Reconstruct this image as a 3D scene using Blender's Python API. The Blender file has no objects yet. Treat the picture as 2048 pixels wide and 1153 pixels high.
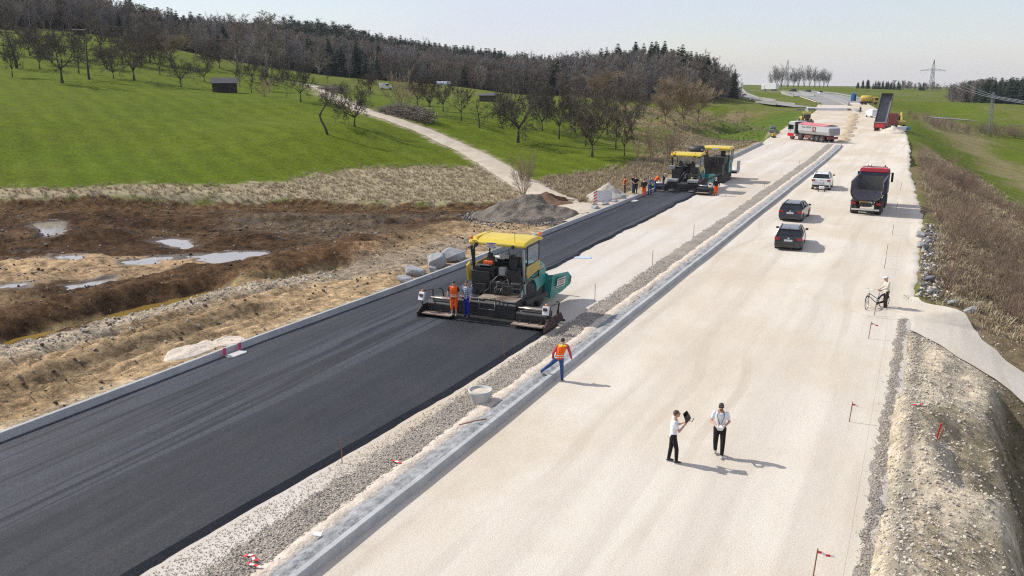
import bpy, bmesh, math, random
import numpy as np
from mathutils import Vector, Matrix, Euler

# ---------------------------------------------------------------- camera, sky, sun, exposure
scene = bpy.context.scene
col = scene.collection
R = math.radians

cam_data = bpy.data.cameras.new('camera')
cam_data.sensor_width = 36.0
cam_data.lens = 36.0 * 1720.0 / 2048.0
cam_data.clip_start = 0.5
cam_data.clip_end = 6000.0
cam = bpy.data.objects.new('camera', cam_data)
col.objects.link(cam)
cam.location = (0.0, 0.0, 12.0)
cam.rotation_euler = (R(90.0 - 14.365), 0.0, R(25.87))
scene.camera = cam

SUN_EL, SUN_AZ = R(41.5), math.atan2(-1.0, -0.05)      # azimuth measured as (sin, cos) of the way to the sun
world = bpy.data.worlds.new('World')
scene.world = world
world.use_nodes = True
wn = world.node_tree.nodes
wl = world.node_tree.links
wn.clear()
w_out = wn.new('ShaderNodeOutputWorld')
w_bg = wn.new('ShaderNodeBackground')
w_sky = wn.new('ShaderNodeTexSky')
w_sky.sky_type = 'NISHITA'
w_sky.sun_disc = False
w_sky.sun_elevation = SUN_EL
w_sky.sun_rotation = SUN_AZ
w_sky.altitude = 400
w_sky.air_density = 1.0
w_sky.dust_density = 0.6
w_sky.ozone_density = 1.0
w_tc = wn.new('ShaderNodeTexCoord')
w_map = wn.new('ShaderNodeMapping')
w_map.inputs['Scale'].default_value = (1.0, 1.0, 3.4)
w_noise = wn.new('ShaderNodeTexNoise')
w_noise.inputs['Scale'].default_value = 2.2
w_noise.inputs['Detail'].default_value = 7.0
w_noise.inputs['Roughness'].default_value = 0.55
w_ramp = wn.new('ShaderNodeMapRange')
w_ramp.inputs['From Min'].default_value = 0.36
w_ramp.inputs['From Max'].default_value = 0.68
w_ramp.inputs['To Min'].default_value = 0.38
w_ramp.inputs['To Max'].default_value = 0.92
w_mix = wn.new('ShaderNodeMixRGB')
w_mix.inputs['Color2'].default_value = (5.35, 5.5, 6.6, 1.0)   # thin high cloud veil
wl.new(w_tc.outputs['Generated'], w_map.inputs['Vector'])
wl.new(w_map.outputs['Vector'], w_noise.inputs['Vector'])
wl.new(w_noise.outputs['Fac'], w_ramp.inputs['Value'])
wl.new(w_ramp.outputs['Result'], w_mix.inputs['Fac'])
wl.new(w_sky.outputs['Color'], w_mix.inputs['Color1'])
wl.new(w_mix.outputs['Color'], w_bg.inputs['Color'])
wl.new(w_bg.outputs['Background'], w_out.inputs['Surface'])
w_bg.inputs['Strength'].default_value = 0.082

sun_data = bpy.data.lights.new('sun', 'SUN')
sun_data.energy = 2.9
sun_data.angle = R(0.6)
sun_data.color = (1.0, 0.95, 0.87)
sun = bpy.data.objects.new('sun', sun_data)
col.objects.link(sun)
sdir = Vector((math.sin(SUN_AZ) * math.cos(SUN_EL), math.cos(SUN_AZ) * math.cos(SUN_EL), math.sin(SUN_EL)))
sun.rotation_euler = sdir.to_track_quat('Z', 'Y').to_euler()
sun.location = sdir * 300

scene.view_settings.view_transform = 'Standard'
scene.view_settings.look = 'None'
scene.view_settings.gamma = 1.0
scene.view_settings.use_curve_mapping = False
scene.view_settings.exposure = 0.74
scene.cycles.max_bounces = 6
scene.cycles.transparent_max_bounces = 12
scene.cycles.use_denoising = False
scene.cycles.filter_width = 1.2
scene.cycles.sample_clamp_indirect = 4.0

rnd = random.Random(7)

# ---------------------------------------------------------------- materials
MAT = {}
def mat(name, rgb, rough=0.6, metal=0.0, var=0.12, scale=6.0, bump=0.0, bscale=40.0, dust=0.0, dcol=(0.45, 0.40, 0.33), coord='Object', spec=0.5, alpha=None, coat=0.0):
    if name in MAT:
        return MAT[name]
    m = bpy.data.materials.new(name)
    m.use_nodes = True
    nt = m.node_tree
    N, L = nt.nodes, nt.links
    b = N['Principled BSDF']
    b.inputs['Roughness'].default_value = rough
    b.inputs['Metallic'].default_value = metal
    b.inputs['Specular IOR Level'].default_value = spec
    b.inputs['Coat Weight'].default_value = coat
    tc = N.new('ShaderNodeTexCoord')
    n = N.new('ShaderNodeTexNoise')
    n.inputs['Scale'].default_value = scale
    n.inputs['Detail'].default_value = 5.0
    n.inputs['Roughness'].default_value = 0.6
    L.new(tc.outputs[coord], n.inputs['Vector'])
    mr = N.new('ShaderNodeMapRange')
    mr.inputs['From Min'].default_value = 0.3
    mr.inputs['From Max'].default_value = 0.7
    mr.inputs['To Min'].default_value = 1.0 - var
    mr.inputs['To Max'].default_value = 1.0 + var
    L.new(n.outputs['Fac'], mr.inputs['Value'])
    mul = N.new('ShaderNodeMixRGB')
    mul.blend_type = 'MULTIPLY'
    mul.inputs['Fac'].default_value = 1.0
    mul.inputs['Color1'].default_value = (*rgb, 1)
    L.new(mr.outputs['Result'], mul.inputs['Color2'])
    out = mul.outputs['Color']
    if dust > 0:
        n2 = N.new('ShaderNodeTexNoise')
        n2.inputs['Scale'].default_value = scale * 0.6
        n2.inputs['Detail'].default_value = 6.0
        n2.inputs['Roughness'].default_value = 0.7
        L.new(tc.outputs[coord], n2.inputs['Vector'])
        mr2 = N.new('ShaderNodeMapRange')
        mr2.inputs['From Min'].default_value = 0.45
        mr2.inputs['From Max'].default_value = 0.75
        mr2.inputs['To Min'].default_value = dust * 0.25
        mr2.inputs['To Max'].default_value = dust
        L.new(n2.outputs['Fac'], mr2.inputs['Value'])
        mx = N.new('ShaderNodeMixRGB')
        mx.inputs['Color2'].default_value = (*dcol, 1)
        L.new(mr2.outputs['Result'], mx.inputs['Fac'])
        L.new(out, mx.inputs['Color1'])
        out = mx.outputs['Color']
    L.new(out, b.inputs['Base Color'])
    if bump > 0:
        n3 = N.new('ShaderNodeTexNoise')
        n3.inputs['Scale'].default_value = bscale
        n3.inputs['Detail'].default_value = 4.0
        L.new(tc.outputs[coord], n3.inputs['Vector'])
        bp = N.new('ShaderNodeBump')
        bp.inputs['Strength'].default_value = 1.0
        bp.inputs['Distance'].default_value = bump
        L.new(n3.outputs['Fac'], bp.inputs['Height'])
        L.new(bp.outputs['Normal'], b.inputs['Normal'])
    if alpha is not None:
        b.inputs['Alpha'].default_value = alpha
    MAT[name] = m
    return m

def glass(name, rgb, rough=0.05, alpha=0.25):
    m = mat(name, rgb, rough, 0.0, 0.03, 3.0, spec=0.8)
    m.node_tree.nodes['Principled BSDF'].inputs['Alpha'].default_value = alpha
    return m

# ---------------------------------------------------------------- mesh builder
class MB:
    def __init__(self):
        self.v, self.f = [], []
    def add(self, vs, fs):
        o = len(self.v)
        self.v.extend([tuple(p) for p in vs])
        self.f.extend([tuple(i + o for i in q) for q in fs])
        return self
    def box(self, c, s, rot=None):
        x, y, z = s[0] / 2, s[1] / 2, s[2] / 2
        vs = [Vector((a * x, b * y, d * z)) for d in (-1, 1) for b in (-1, 1) for a in (-1, 1)]
        if rot is not None:
            m = Euler(rot).to_matrix()
            vs = [m @ p for p in vs]
        vs = [p + Vector(c) for p in vs]
        return self.add(vs, [(0, 2, 3, 1), (4, 5, 7, 6), (0, 1, 5, 4), (2, 6, 7, 3), (0, 4, 6, 2), (1, 3, 7, 5)])
    def b2(self, x0, x1, y0, y1, z0, z1):
        return self.box(((x0 + x1) / 2, (y0 + y1) / 2, (z0 + z1) / 2), (x1 - x0, y1 - y0, z1 - z0))
    def tube(self, pts, r, n=6, cap=True):
        pts = [Vector(p) for p in pts]
        k = len(pts)
        rs = r if isinstance(r, (list, tuple)) else [r] * k
        vs = []
        up = None
        for i, p in enumerate(pts):
            t = (pts[min(i + 1, k - 1)] - pts[max(i - 1, 0)])
            if t.length < 1e-9:
                t = Vector((0, 0, 1))
            t.normalize()
            if up is None:
                a = Vector((0, 0, 1)) if abs(t.z) < 0.9 else Vector((1, 0, 0))
                up = t.cross(a).normalized()
            up = (up - t * up.dot(t))
            if up.length < 1e-6:
                up = t.orthogonal()
            up.normalize()
            w = t.cross(up)
            for j in range(n):
                a = 2 * math.pi * j / n
                vs.append(p + (up * math.cos(a) + w * math.sin(a)) * rs[i])
        fs = []
        for i in range(k - 1):
            for j in range(n):
                a, b = i * n + j, i * n + (j + 1) % n
                fs.append((a, b, b + n, a + n))
        if cap:
            fs.append(tuple(range(n - 1, -1, -1)))
            fs.append(tuple((k - 1) * n + j for j in range(n)))
        return self.add(vs, fs)
    def cyl(self, p, q, r, n=12, r2=None):
        return self.tube([p, q], [r, r if r2 is None else r2], n)
    def bar(self, p, q, w, h=None):
        p, q = Vector(p), Vector(q)
        h = w if h is None else h
        t = (q - p).normalized()
        a = Vector((0, 0, 1)) if abs(t.z) < 0.95 else Vector((0, 1, 0))
        s = t.cross(a).normalized() * (w / 2)
        u = s.normalized().cross(t).normalized() * (h / 2)
        vs = [p - s - u, p + s - u, p + s + u, p - s + u, q - s - u, q + s - u, q + s + u, q - s + u]
        return self.add(vs, [(0, 1, 2, 3), (7, 6, 5, 4), (0, 4, 5, 1), (1, 5, 6, 2), (2, 6, 7, 3), (3, 7, 4, 0)])
    def prism(self, poly, a, b, axis='x'):
        # poly: 2D outline; axis x -> (y,z), y -> (x,z), z -> (x,y)
        def P(q, t):
            return {'x': (t, q[0], q[1]), 'y': (q[0], t, q[1]), 'z': (q[0], q[1], t)}[axis]
        n = len(poly)
        vs = [P(q, a) for q in poly] + [P(q, b) for q in poly]
        fs = [tuple(range(n - 1, -1, -1)), tuple(range(n, 2 * n))]
        fs += [(i, (i + 1) % n, (i + 1) % n + n, i + n) for i in range(n)]
        return self.add(vs, fs)
    def loft(self, rings, cap=True, closed=True):
        n = len(rings[0])
        vs = [p for r in rings for p in r]
        fs = []
        for i in range(len(rings) - 1):
            for j in range(n if closed else n - 1):
                a, b = i * n + j, i * n + (j + 1) % n
                fs.append((a, b, b + n, a + n))
        if cap and closed:
            fs.append(tuple(range(n - 1, -1, -1)))
            fs.append(tuple((len(rings) - 1) * n + j for j in range(n)))
        return self.add(vs, fs)
    def lathe(self, prof, c=(0, 0, 0), n=16, axis='z', cap=True):
        rings = []
        for r, h in prof:
            ring = []
            for j in range(n):
                a = 2 * math.pi * j / n
                q = (r * math.cos(a), r * math.sin(a))
                p = {'z': (q[0], q[1], h), 'x': (h, q[0], q[1]), 'y': (q[0], h, q[1])}[axis]
                ring.append((p[0] + c[0], p[1] + c[1], p[2] + c[2]))
            rings.append(ring)
        return self.loft(rings, cap)
    def ell(self, c, s, n=10, m=6, rot=None):
        rings = []
        M = Euler(rot).to_matrix() if rot is not None else None
        for i in range(m + 1):
            t = math.pi * (i / m)
            t = min(max(t, 0.06), math.pi - 0.06)
            ring = []
            for j in range(n):
                a = 2 * math.pi * j / n
                p = Vector((math.sin(t) * math.cos(a) * s[0], math.sin(t) * math.sin(a) * s[1], -math.cos(t) * s[2]))
                if M is not None:
                    p = M @ p
                ring.append(p + Vector(c))
            rings.append(ring)
        return self.loft(rings)
    def build(self, name, m, parent=None, smooth=False, bevel=0.0, seg=2, fix=True):
        me = bpy.data.meshes.new(name)
        me.from_pydata(self.v, [], self.f)
        if fix:
            bm = bmesh.new()
            bm.from_mesh(me)
            bmesh.ops.recalc_face_normals(bm, faces=bm.faces)
            bm.to_mesh(me)
            bm.free()
        if smooth:
            me.polygons.foreach_set('use_smooth', [True] * len(me.polygons))
        me.materials.append(m)
        me.update()
        o = bpy.data.objects.new(name, me)
        col.objects.link(o)
        o.parent = parent
        if bevel > 0:
            md = o.modifiers.new('bevel', 'BEVEL')
            md.width = bevel
            md.segments = seg
            md.limit_method = 'ANGLE'
            md.angle_limit = R(35)
        return o

def npmesh(name, V, F, m, smooth=True, parent=None, link=True):
    me = bpy.data.meshes.new(name)
    V = np.asarray(V, np.float32)
    F = np.asarray(F, np.int32)
    k = F.shape[1]
    me.vertices.add(len(V))
    me.vertices.foreach_set('co', V.ravel())
    me.loops.add(F.size)
    me.loops.foreach_set('vertex_index', F.ravel())
    me.polygons.add(len(F))
    me.polygons.foreach_set('loop_start', np.arange(0, F.size, k, dtype=np.int32))
    me.polygons.foreach_set('loop_total', np.full(len(F), k, np.int32))
    me.update(calc_edges=True)
    me.polygons.foreach_set('use_smooth', np.full(len(F), smooth, bool))
    me.materials.append(m)
    o = bpy.data.objects.new(name, me)
    if link:
        col.objects.link(o)
    o.parent = parent
    return o

def tag(o, label=None, cat=None, group=None, kind=None):
    if label: o['label'] = label
    if cat: o['category'] = cat
    if group: o['group'] = group
    if kind: o['kind'] = kind
    return o

def empty(name, loc=(0, 0, 0), rz=0.0, label=None, cat=None, group=None):
    o = bpy.data.objects.new(name, None)
    o.empty_display_size = 0.2
    col.objects.link(o)
    o.location = loc
    o.rotation_euler = (0, 0, rz)
    return tag(o, label, cat, group)

def copy_tree(o, parent=None, label=None):
    c = o.copy()
    col.objects.link(c)
    c.parent = parent
    if label: c['label'] = label
    for ch in list(o.children):
        copy_tree(ch, c)
    return c

def text(s, size, loc, rot, m, parent, name='lettering', extrude=0.002, sx=1.0):
    cu = bpy.data.curves.new(name, 'FONT')
    cu.body = s
    cu.size = size
    cu.extrude = extrude
    cu.align_x = 'CENTER'
    cu.align_y = 'CENTER'
    cu.materials.append(m)
    t = bpy.data.objects.new(name, cu)
    me = bpy.data.meshes.new_from_object(t)
    bpy.data.objects.remove(t)
    o = bpy.data.objects.new(name, me)
    col.objects.link(o)
    o.parent = parent
    o.location = loc
    o.rotation_euler = rot
    o.scale = (sx, 1, 1)
    return o

# ---------------------------------------------------------------- numeric noise
def _hash(i, j, seed):
    n = (i.astype(np.int64) * 374761393 + j.astype(np.int64) * 668265263 + seed * 1274126177) & 0xffffffff
    n = ((n ^ (n >> 13)) * 1274126177) & 0xffffffff
    return ((n ^ (n >> 16)) & 0xffff) / 65535.0
def vnoise(x, y, seed=0):
    x = np.asarray(x, float); y = np.asarray(y, float)
    i, j = np.floor(x), np.floor(y)
    fx, fy = x - i, y - j
    fx = fx * fx * (3 - 2 * fx); fy = fy * fy * (3 - 2 * fy)
    a, b = _hash(i, j, seed), _hash(i + 1, j, seed)
    c, d = _hash(i, j + 1, seed), _hash(i + 1, j + 1, seed)
    return (a * (1 - fx) + b * fx) * (1 - fy) + (c * (1 - fx) + d * fx) * fy
def fbm(x, y, seed=0, oct=4, gain=0.5):
    s, amp, tot = 0.0, 1.0, 0.0
    for k in range(oct):
        s = s + amp * vnoise(np.asarray(x) * 2 ** k, np.asarray(y) * 2 ** k, seed + k * 17)
        tot += amp
        amp *= gain
    return s / tot            # 0..1
def sstep(a, b, x):
    t = np.clip((x - a) / (b - a), 0, 1)
    return t * t * (3 - 2 * t)
def seg_dist(x, y, pts):
    # distance to a polyline, and signed side (positive = right of travel)
    best = np.full(np.shape(x), 1e9)
    side = np.zeros(np.shape(x))
    for (ax, ay), (bx, by) in zip(pts[:-1], pts[1:]):
        dx, dy = bx - ax, by - ay
        l2 = dx * dx + dy * dy + 1e-9
        t = np.clip(((x - ax) * dx + (y - ay) * dy) / l2, 0, 1)
        d = np.hypot(x - ax - t * dx, y - ay - t * dy)
        s = np.sign((x - ax) * dy - (y - ay) * dx)
        m = d < best
        best = np.where(m, d, best)
        side = np.where(m, s, side)
    return best, side

# ---------------------------------------------------------------- lie of the land (X across the new road, Y along it, metres)
CTRL = np.array([(-117.5,120.8,7.7), (-134.1,101.7,9.4), (-164.5,114.7,11.8), (-138.8,116.1,9.9), (-135.4,117.7,10.1), (-127.6,121.5,8.4), (-66.4,85.6,4.2), (-67.7,92.8,5.6), (-50.8,106.5,2.07), (-37.8,100.6,1.34), (-70.3,115.9,4.9), (-63.5,113.7,4.6), (-92.7,112.9,6.8), (-103.3,116.6,7.3), (-116.1,166,6.1), (-76.8,118.3,5.3), (-92.6,177.4,4.7), (-133,196.7,6.2), (-133.3,229.9,7.1), (-48.5,115.4,1.98), (-34.5,103.3,1.31), (-54.2,173.8,1.74), (-39,147.8,1.5), (-43,173.7,1.43), (-61.3,214.8,2.17), (-180.3,246,8.6), (-226.6,212.4,17.7), (-233.9,175.5,22.7), (-228.2,156.1,19.9), (-246,147.4,21.9), (-169.1,95.8,11.7), (-181.3,212.1,11.4), (-152.2,248.5,6.6), (-127.8,254.8,4), (-100.4,251.4,2.49), (-76.7,251.8,1.68), (-66.3,290.1,0.98), (-164.4,175.9,10.6), (-154.3,175.2,9.8), (-171.9,161.1,13.1), (-187.2,153.7,16.3), (-210,164.9,20.8), (-137.2,161.3,8.9), (-54.4,264.8,0.58), (-31.5,168.1,0.45), (-30.9,140.6,-0.02), (-36.8,221.1,-0.38), (-41.2,191.2,0.53), (-48.6,198.7,1.05), (-77.3,407.1,0.13), (-45.3,289.2,-0.2), (-326.9,208.2,30.4), (-303.9,230.5,27.1), (-287.5,249.6,22.6), (-293.5,302.2,17.2), (-272.3,334.8,20.6), (-253.1,355.1,16.8), (-225.2,368.7,11.7), (-179.4,357.6,6.5), (-145.1,329.7,3.9), (-128.2,310.1,2.46), (-110.7,310.8,6.4), (-95.8,311.4,8.4), (-83,315.4,7.1), (-74.4,321.8,3.8), (-71.2,343.3,-1.47), (-603.6,374.1,25), (-497.1,425.7,18), (-423.3,517.1,14), (-291.5,581,6), (-177.9,580.6,0), (-175.6,915.1,-6), (-93.8,1065.9,-9), (7.6,1115.1,-12), (159.6,1188.8,-12), (-1050.8,713,15), (-599,1043.2,0), (-273.1,1423.5,-15), (87.4,1709.5,-20), (-73.8,48.4,0.9), (-67.2,53.3,0.9), (-63.9,58.9,0.95), (-58.1,66.1,1), (-56.7,76.6,1), (-51.9,84.3,1), (-45.5,90.6,0.8), (-37.7,88.8,0.4), (-33.7,92.5,0.5), (-84.1,41.7,0.9), (-78,69,3.2), (-92.4,67.7,5.6), (-84.9,92.5,4.4), (-63,96.3,2.2), (-86.6,57.5,3.8), (-93.4,51.8,5), (-69.5,45.2,-0.3), (-61.3,53.5,-0.3), (-51.2,61.5,-0.3), (-41.5,63.1,-0.3), (-54.9,35.4,-0.35), (-47.1,36.7,-0.35), (-42,41,-0.4), (-45,28.7,-0.3), (-41.3,35.5,-0.3), (-39,46.4,-0.3), (-64.1,34.3,-0.3), (-40.9,21.1,-0.3), (-35.1,60.6,-0.1), (-27.4,-20,0.2), (-27.3,-5,0.2), (-27.2,10,0.2), (-27.1,20,0.2), (-26.7,30,0.2), (-26.1,40,0.2), (-25.8,50,0.2), (-25.6,60,0.2), (-25.3,70,0.2), (-25.2,80,0.2), (-25.1,95,0.2), (-25.2,110,0.2), (-25.4,125,0.2), (-25.7,145,0.2), (-27.8,177,-0.2), (-28.7,203,-0.2), (-30,230,-0.2), (-31,248,-0.2), (-40,300,-0.2), (-46,340,-0.2), (-58,397,-0.2), (-79,475,-0.2), (-36,160,-2.6), (-38,177,-2.6), (-41,203,-2.6), (-43,230,-2.6), (-48,250,-2.6), (0.4,-20,-0.05), (0.4,0,-0.05), (0.4,15,-0.05), (0.4,25,-0.05), (0.4,35,-0.05), (0.4,45,-0.05), (0.4,55,-0.05), (0.4,65,-0.05), (0.4,76,-0.05), (-0.67,95,-0.05), (-1.8,115,-0.05), (-2.7,144,-0.05), (-4.3,177,-0.05), (-6.6,208,-0.05), (-9.5,239,-0.05), (-13.3,265,-0.05), (-20.1,317,-0.05), (-26.1,366,-0.05), (3,55,-1.1), (8,55,-3.6), (14,55,-5.4), (24,55,-6.2), (3,70,-1.1), (8,70,-3.6), (14,70,-5.4), (24,70,-6.2), (2.49,85,-1.1), (7.5,85,-3.6), (13.5,85,-5.4), (23.5,85,-6.2), (1.65,100,-1.1), (6.7,100,-3.6), (12.7,100,-5.4), (22.6,100,-6.2), (0.64,120,-1.1), (5.6,120,-3.6), (11.6,120,-5.4), (21.6,120,-6.2), (-0.1,144,-1.1), (4.9,144,-3.6), (10.9,144,-5.4), (20.9,144,-6.2), (-1.36,170,-1.1), (3.6,170,-3.6), (9.6,170,-5.4), (19.6,170,-6.2), (-3.4,200,-1.1), (1.59,200,-3.6), (7.6,200,-5.4), (17.6,200,-6.2), (-6.5,235,-1.1), (-1.53,235,-3.6), (4.5,235,-5.4), (14.5,235,-6.2), (2.5,46,-0.5), (5,43,-1.4), (9,40,-2.6), (16,36,-4.5), (3,38,-0.3), (2.9,32,-0.15), (2.8,26,-0.1), (2.8,20,-0.1), (2.8,5,-0.1), (5,32,-2.2), (5,26,-2.4), (5,20,-2.4), (5,5,-2.4), (12,20,-5), (12,30,-4.8), (12,5,-5), (30,20,-6.5), (30,60,-6.5), (60,100,-6.8), (60,200,-6.8), (120,150,-7), (100,20,-7), (9.3,371.2,-2.75), (19.7,343,-5.6), (0.33,333.6,-4.8), (23.9,302.8,-5.3), (13.3,217.6,-5.4), (15.5,185.3,-5.4), (9.8,232.6,-4.4), (-5.5,441.9,-3.2), (-16.6,458.7,-2.8), (-25.5,421.1,-0.88), (-52.3,608.1,-1.14), (-73.4,631.2,-1.17), (-97.9,619.4,-1.83), (-22.6,611.4,-2.77), (5.7,580.7,-3.4), (16.9,508.3,-5.1), (35.4,461.7,-5.4), (66.7,476.9,-6.5), (-36.4,482.5,-1.36), (-55.5,551,-2.29), (-3.6,331.6,-3.6), (4.3,368.9,-4.2), (-4.4,236.8,-2.8), (1.3,206.2,-3.9)])
def tps_fit(P, lam=2e-5):
    S = 100.0
    X = P[:, :2] / S
    n = len(X)
    d2 = ((X[:, None] - X[None]) ** 2).sum(-1)
    K = 0.5 * d2 * np.log(d2 + 1e-12)
    Q = np.c_[np.ones(n), X]
    M = np.zeros((n + 3, n + 3))
    lamv = np.where((P[:, 0] < -45) & (P[:, 1] > 62) & (P[:, 1] < 230), 8e-3, lam)     # the meadow is a smooth slope
    M[:n, :n] = K + np.diag(lamv)
    M[:n, n:] = Q
    M[n:, :n] = Q.T
    return X, np.linalg.solve(M, np.r_[P[:, 2], 0, 0, 0]), S
TPS = tps_fit(CTRL)
def tps(x, y):
    X, w, S = TPS
    x = np.asarray(x, float) / S
    y = np.asarray(y, float) / S
    o = w[-3] + w[-2] * x + w[-1] * y
    for i in range(len(X)):
        d2 = (x - X[i, 0]) ** 2 + (y - X[i, 1]) ** 2
        o = o + w[i] * 0.5 * d2 * np.log(d2 + 1e-12)
    return o

KERB = [(-26.9, -20), (-26.65, 16), (-26.35, 28), (-25.95, 35), (-25.65, 40), (-25.4, 47), (-25.15, 57), (-24.9, 65), (-24.7, 75), (-24.6, 90), (-24.7, 115), (-25.2, 145)]
def kerb_x(y):
    return np.interp(y, [q[1] for q in KERB], [q[0] for q in KERB])
LE = KERB + [(-27.0, 170), (-28.3, 203), (-29.4, 229), (-30.6, 255), (-36.5, 314), (-41.6, 344), (-54.1, 397), (-75, 475)]
RE = [(0, -20), (0, 76), (-2.2, 115), (-3.1, 144), (-4.7, 177), (-7, 208), (-9.9, 239), (-13.7, 265), (-20.5, 317), (-26.5, 366), (-33, 395), (-43.5, 437), (-62, 475)]
def edge_l(y):
    return np.interp(y, [q[1] for q in LE], [q[0] for q in LE])
def edge_r(y):
    return np.interp(y, [q[1] for q in RE], [q[0] for q in RE])
MED = [(-12.6, -20), (-12.6, 120), (-12.9, 140), (-13.3, 150), (-15.5, 186), (-17.8, 223), (-21.3, 265), (-26.4, 307), (-35.1, 355), (-45, 403), (-62, 450)]
def med_x(y):
    return np.interp(y, [q[1] for q in MED], [q[0] for q in MED])

DITCH = [(-38.8, 8), (-38.6, 19.8), (-38.4, 24.1), (-37.8, 29.1), (-36.5, 35.4), (-34.9, 39.6), (-33.6, 43.3)]
RIDGE = [(-42.0, 8), (-41.3, 21.3), (-40.5, 25.3), (-39.7, 31.6), (-38.9, 38.0), (-37.3, 44.8), (-36.2, 49.0)]
FURROW = [(-30.3, 8), (-30.5, 17.0), (-30.5, 18.9), (-30.8, 21.6), (-30.9, 25.7), (-30.6, 28.9), (-30.4, 32.9)]
PALE = [(-35.8, 8), (-35.6, 18.0), (-35.3, 21.7), (-35.0, 25.2), (-34.9, 29.7), (-34.2, 33.9), (-32.2, 39.3)]
RED = [(-35.8, 37.4), (-36.0, 41.3), (-34.8, 45.4), (-33.4, 47.0)]
RED2 = [(-35.8, 50.3), (-33.4, 54.7), (-32.0, 57.7)]
BANK = [(-140, 4), (-87.3, 40.8), (-81.1, 45.3), (-71.6, 48.3), (-62.6, 55.6), (-52.0, 63.0), (-42.4, 66.4), (-35.2, 70.2), (-31.9, 72.7)]
TAN = [(-62, 28), (-57.6, 30.6), (-51.3, 32.9), (-47.7, 35.4), (-44.0, 38.0), (-41.4, 39.9)]
RUTS = [[(-53.6, 54.5), (-42.8, 57.5), (-32.9, 61.0)], [(-50.7, 49.9), (-42.9, 54.4), (-32.6, 58.6)], [(-43.6, 49.8), (-40.7, 54.7), (-39.1, 59.3), (-37.3, 64.4)], [(-66, 38), (-55, 46), (-44, 50.5)], [(-62, 34.5), (-53, 38), (-45, 43.5), (-38, 50)], [(-33.5, 14), (-33.2, 26), (-31.6, 38)], [(-29.3, 12), (-29.4, 24), (-28.4, 36)]]
DIRT_PATH = [(-24.9, 66.5), (-27.6, 69.6), (-31.7, 74.4), (-37.5, 81.4), (-44.5, 88.7), (-53.0, 96.6), (-61.5, 102.2), (-68.0, 104.8), (-78.5, 111.0), (-87.5, 118.5), (-100, 131), (-111.6, 144.4), (-125.5, 159.8), (-134, 167)]
SIDE_PATH = [(-1.6, 47.6), (0.6, 46.2), (2.6, 43.0), (5.0, 39.6), (8.5, 36.0), (13, 32.5), (19, 29)]
PUDDLES = [[(-42.8, 40.7), (-42.6, 43.6), (-40.6, 44.4), (-38.2, 43.6), (-38.0, 41.2), (-39.6, 39.7)],
    [(-47.3, 38.6), (-46.3, 40.2), (-44.7, 39.2), (-45.8, 37.8)],
    [(-51.4, 37.0), (-49.8, 37.7), (-49.3, 36.8), (-50.8, 36.1)],
    [(-46.8, 40.8), (-45.0, 42.5), (-44.3, 41.3), (-45.6, 40.0)],
    [(-44.9, 42.0), (-42.6, 42.9), (-42.2, 41.4), (-43.9, 41.2)],
    [(-65.2, 45.2), (-64.5, 47.0), (-60.3, 44.4), (-58.0, 42.2), (-56.3, 40.8), (-57.4, 40.2), (-59.8, 41.8), (-62.5, 43.8)],
    [(-51.8, 45.2), (-51.4, 46.4), (-49.8, 46.4), (-47.6, 45.2), (-47.4, 44.2), (-49.4, 44.6)],
    [(-44.7, 32.3), (-43.9, 35.0), (-42.7, 34.2), (-43.6, 32.1)],
    [(-48.4, 30.2), (-47.2, 32.0), (-46.3, 31.2), (-47.4, 29.8)]]

def poly_sd(x, y, poly):
    p = list(poly) + [poly[0]]
    d, _ = seg_dist(x, y, p)
    ins = np.zeros(np.shape(x), bool)
    for (ax, ay), (bx, by) in zip(p[:-1], p[1:]):
        c = ((ay > y) != (by > y)) & (x < (bx - ax) * (y - ay) / (by - ay + 1e-12) + ax)
        ins ^= c
    return np.where(ins, d, -d)

MUD_POLY = BANK + [(-27.5, 70), (-25.2, 66), (-25.4, 47), (-25.95, 35), (-26.65, 16), (-26.9, -25), (-140, -25)]

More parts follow.
